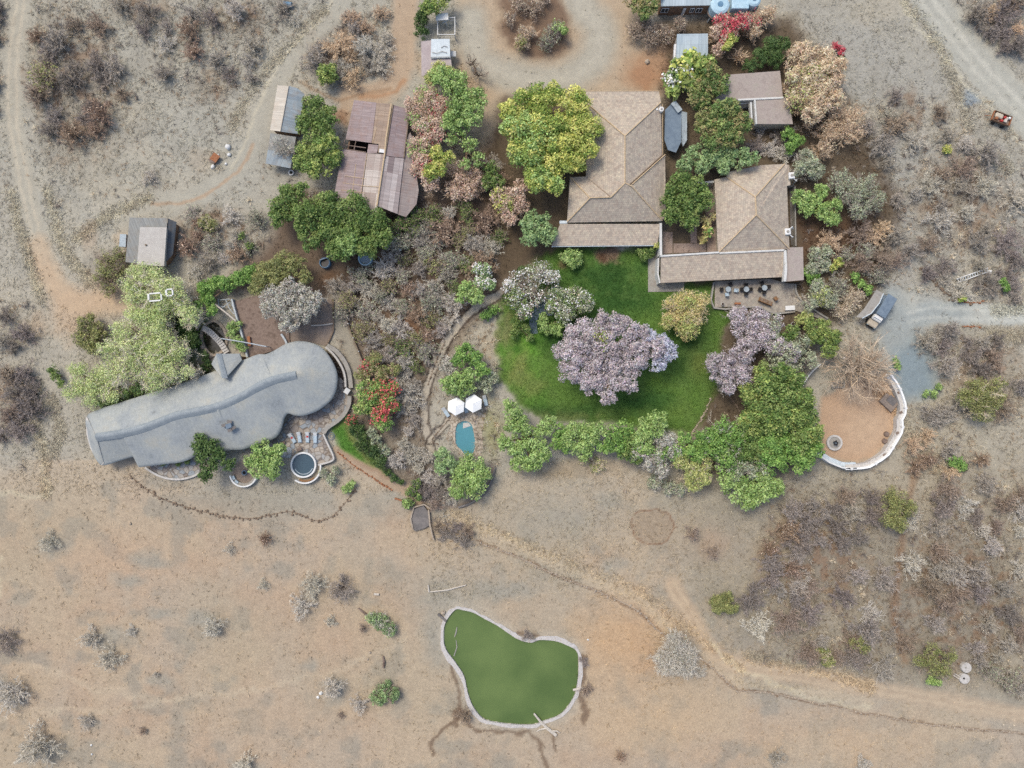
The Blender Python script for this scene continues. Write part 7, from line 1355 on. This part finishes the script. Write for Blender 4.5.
# ---------------------------------------------------------------- stuff: dry grass, twig litter, stones, lawn blades
def scatter(n, dens_fn, rng, x0=-70, x1=1094, y0=-70, y1=838):
    X = rng.uniform(x0, x1, n); Y = rng.uniform(y0, y1, n); d_ = dens_fn(X, Y); k = rng.random(n) < d_; return X[k], Y[k]
def lab_at(X, Y):
    gxp = np.searchsorted(gx, (X-512)*S)-1; gyp = np.searchsorted(gy, (384-Y)*S)-1; return lab[gyp, gxp], lin_rgb[gyp, gxp]
BUILD_MASK = [[(584,92),(662,92),(666,222),(660,246),(552,246),(567,222),(567,178),(585,178)], [(714,178),(790,164),(803,247),(803,281),(660,283),(660,256),(718,252)], [(354,100),(410,109),(419,190),(405,217),(333,205)], [(86,416),(211,372),(285,344),(325,350),(338,375),(326,405),(283,416),(262,445),(145,467),(100,464)], [(265,86),(304,92),(292,170),(264,165)], [(120,217),(176,220),(170,265),(124,263)], [(714,281),(825,318),(795,312),(714,308)], [(420,39),(452,39),(452,76),(420,76)], [(730,74),(785,71),(793,124),(756,124),(738,100)], [(232,298),(332,298),(330,345),(247,358)], SAND, POND, POOL]
def free(X, Y):
    m = np.ones(X.shape, bool)
    for p in BUILD_MASK: m &= ~inside(X, Y, p)
    return m
rng = np.random.default_rng(5)
def grass_d(X, Y):
    base = .25+.75*np.clip((fbm(X, Y, 30, 201)-.38)/.2, 0, 1); d_ = np.where(Y > 495, .16, .85)
    d_ = np.where((X > 640) & (Y > 430) & (Y < 690), .7, d_); d_ = np.where((X > 430) & (X < 690) & (Y > 460) & (Y < 600), .8, d_); d_ = np.where((X > 220) & (X < 820) & (Y < 470) & (Y > 90), .35, d_)
    l, _ = lab_at(X, Y); d_ = d_*np.where(np.isin(l, (1, 2, 3, 5, 4)), .04, 1)*np.where(l == 6, 0, 1); return base*d_*free(X, Y)
def blades(name, X, Y, per, ln, wd, tone, label, rng, mat, lift=.0):
    n = len(X); cx = (X-512)*S; cy = (384-Y)*S; _, gc = lab_at(X, Y); A = np.repeat(np.stack([cx, cy, np.full(n, .03)], 1), per, 0)+np.concatenate([rng.normal(size=(n*per, 2))*.13, np.zeros((n*per, 1))], 1)
    d_ = rng.normal(size=(n*per, 3)); base = np.repeat(rng.normal(size=(n, 3)), per, 0); d_ = d_*.6+base; d_[:, 2] = np.abs(d_[:, 2])*.35+lift; d_ /= np.linalg.norm(d_, axis=1, keepdims=True); B = A+d_*ln*rng.uniform(.5, 1.3, (n*per, 1))
    V, F = ribbons(A, B, wd, wd*.5, rng); tf = np.repeat(tone(X, Y, n, rng), per, 0); c = np.repeat(gc, per, 0)*tf*(1+rng.normal(size=(n*per, 1))*.12)
    return tag(link(name, mesh_of(name, V, F, np.clip(c, .004, .9), M['twig'])), label, None, None, 'stuff')
X, Y = scatter(185000, grass_d, rng)
def straw(X, Y, n, rng): t = rng.random((n, 1)); return np.where(t < .55, np.array([1.25, 1.24, 1.18]), np.where(t < .85, np.array([1.0, .99, .96]), np.array([.7, .67, .64])))
blades('dry_grass', X, Y, 3, .42, .075, straw, 'pale dry grass covering the open ground', rng, None)
# brighter straw along verges
VERGE = [[(38,384),(37,430),(45,455),(46,495)], [(48,190),(60,240),(78,268),(95,285)], [(10,190),(20,230),(30,262),(42,300)], [(75,240),(110,215),(150,198)], [(745,655),(790,665),(850,680),(870,688)], [(450,512),(490,528),(540,550),(590,570),(640,592),(690,630),(745,672)], [(905,0),(935,40),(950,75),(960,100),(970,130)], [(985,150),(1010,170)], [(230,130),(255,85),(290,45),(325,8)], [(870,380),(940,470)], [(52,400),(60,430),(52,455)], [(995,310),(1024,308)], [(990,334),(1024,336)]]
xs, ys = [], []
for l_ in VERGE:
    sm_ = np.array(smooth_line(l_, 8)); n_ = 800; i = rng.integers(0, len(sm_)-1, n_); f = rng.random((n_, 1)); p = sm_[i]*(1-f)+sm_[i+1]*f+rng.normal(size=(n_, 2))*3.2; xs.append(p[:, 0]); ys.append(p[:, 1])
X, Y = np.concatenate(xs), np.concatenate(ys)
blades('straw_verge', X, Y, 3, .5, .09, lambda X, Y, n, r: np.where(r.random((n, 1)) < .65, np.array([1.32, 1.30, 1.2]), np.array([.8, .75, .7])), 'bright straw along the track verges', rng, None)
# twig litter in thickets and compound
def lit_d(X, Y):
    d_ = np.zeros(X.shape)
    for rg, poly, *_ in THICK: d_ = np.maximum(d_, inside(X, Y, poly)*.9)
    d_ = np.maximum(d_, ((X > 340) & (X < 500) & (Y > 200) & (Y < 470))*.8); d_ = np.maximum(d_, ((X > 780) & (X < 900) & (Y > 100) & (Y < 360))*.6); d_ = np.maximum(d_, (((X > 760) & (Y > 470) & (Y < 680)) | ((X > 850) & (Y > 100) & (Y < 460)))*.45); d_ = np.maximum(d_, (Y < 200)*(X < 400)*.28)
    l, _ = lab_at(X, Y); return d_*np.where(l == 0, 1, .03)*free(X, Y)
X, Y = scatter(75000, lit_d, rng)
blades('twig_litter', X, Y, 4, .7, .05, lambda X, Y, n, r: np.where(r.random((n, 1)) < .4, np.array([1.3, 1.28, 1.25]), np.where(r.random((n, 1)) < .6, np.array([.6, .54, .5]), np.array([1.05, .8, .62]))), 'fallen twigs and low dead brush', rng, None, .35)
# knee-high brush, too much to count
def brush(name, X, Y, label, pals, r0, r1, gain=1.0):
    protos = []
    for i in range(10):
        g = np.random.default_rng(700+i); V, F, Cc, _ = twig_arrays(1.0, .8, g, 9, 3, 2, .09, pals[i % len(pals)], base=.02, w3=.05, spread=(.2, 1.0)); protos.append((V, F, Cc*gain))
    Vs, Fs, Cs, off = [], [], [], 0
    for x, y in zip(X, Y):
        V, F, Cc = protos[rng.integers(0, 10)]; R = rng.uniform(r0, r1); a = rng.uniform(0, 6.28); c, s = math.cos(a), math.sin(a); W = np.stack([(V[:, 0]*c-V[:, 1]*s)*R+(x-512)*S, (V[:, 0]*s+V[:, 1]*c)*R+(384-y)*S, V[:, 2]*R*.8], 1)
        Vs.append(W); Fs.append(F+off); Cs.append(Cc*rng.uniform(.75, 1.2)); off += len(V)
    tag(link(name, mesh_of(name, np.concatenate(Vs), np.concatenate(Fs), np.clip(np.concatenate(Cs), .004, .9), M['twig'])), label, None, None, 'stuff')
def brush_d(X, Y):
    d_ = np.zeros(X.shape)
    for rg, poly, *_ in THICK: d_ = np.maximum(d_, inside(X, Y, poly)*1.0)
    d_ = np.maximum(d_, (((X > 760) & (Y > 470) & (Y < 685)) | ((X > 850) & (Y > 95) & (Y < 460)))*.6*(fbm(X, Y, 26, 411) > .45)); d_ = np.maximum(d_, ((Y < 210) & (X < 400) | (X < 50) & (Y < 480))*.35*(fbm(X, Y, 22, 421) > .5)); d_ = np.maximum(d_, ((X > 340) & (X < 500) & (Y > 200) & (Y < 470))*.9); d_ = np.maximum(d_, ((X > 780) & (X < 880) & (Y > 120) & (Y < 330))*.6)
    l, _ = lab_at(X, Y); return d_*(l == 0)*free(X, Y)
X, Y = scatter(9000, brush_d, rng)
brush('undergrowth', X, Y, 'low grey and brown brush between the shrubs', [TW['grey'], TW['pale'], TW['purple'], TW['brown'], TW['grey'], TW['silver']], .35, 1.0)
# small stones
X, Y = scatter(9000, lambda X, Y: free(X, Y)*np.where(lab_at(X, Y)[0] == 6, 0, .35), rng); n = len(X); V = np.zeros((n, 5, 3)); a0 = rng.random(n)*6; r = .05+.09*rng.random(n)**3
for k in range(4): V[:, k] = np.stack([(X-512)*S+r*np.cos(a0+k*1.57)*rng.uniform(.7, 1.2, n), (384-Y)*S+r*np.sin(a0+k*1.57), np.full(n, -.02)+.02], 1)
V[:, 4] = np.stack([(X-512)*S, (384-Y)*S, r*1.0+.04], 1); i = np.arange(n)[:, None]*5; F = np.concatenate([i+np.array([[k, (k+1) % 4, 4]]) for k in range(4)]); _, gc = lab_at(X, Y); cc = np.tile(np.clip(gc*rng.choice([.6, 1.3, 1.7], (n, 1)), 0, .85), (4, 1))
tag(link('pebbles', mesh_of('pebbles', V.reshape(-1, 3), F, cc, M['twig'])), 'small stones scattered over the bare ground', None, None, 'stuff')
# lawn blades
X, Y = scatter(70000, lambda X, Y: (lab_at(X, Y)[0] == 6)*1.0, rng, 320, 745, 245, 485)
blades('lawn_blades', X, Y, 3, .2, .05, lambda X, Y, n, r: np.where(r.random((n, 1)) < .5, np.array([1.35, 1.3, 1.2]), np.array([.82, .86, .8])), 'short green lawn grass', rng, None, .6)
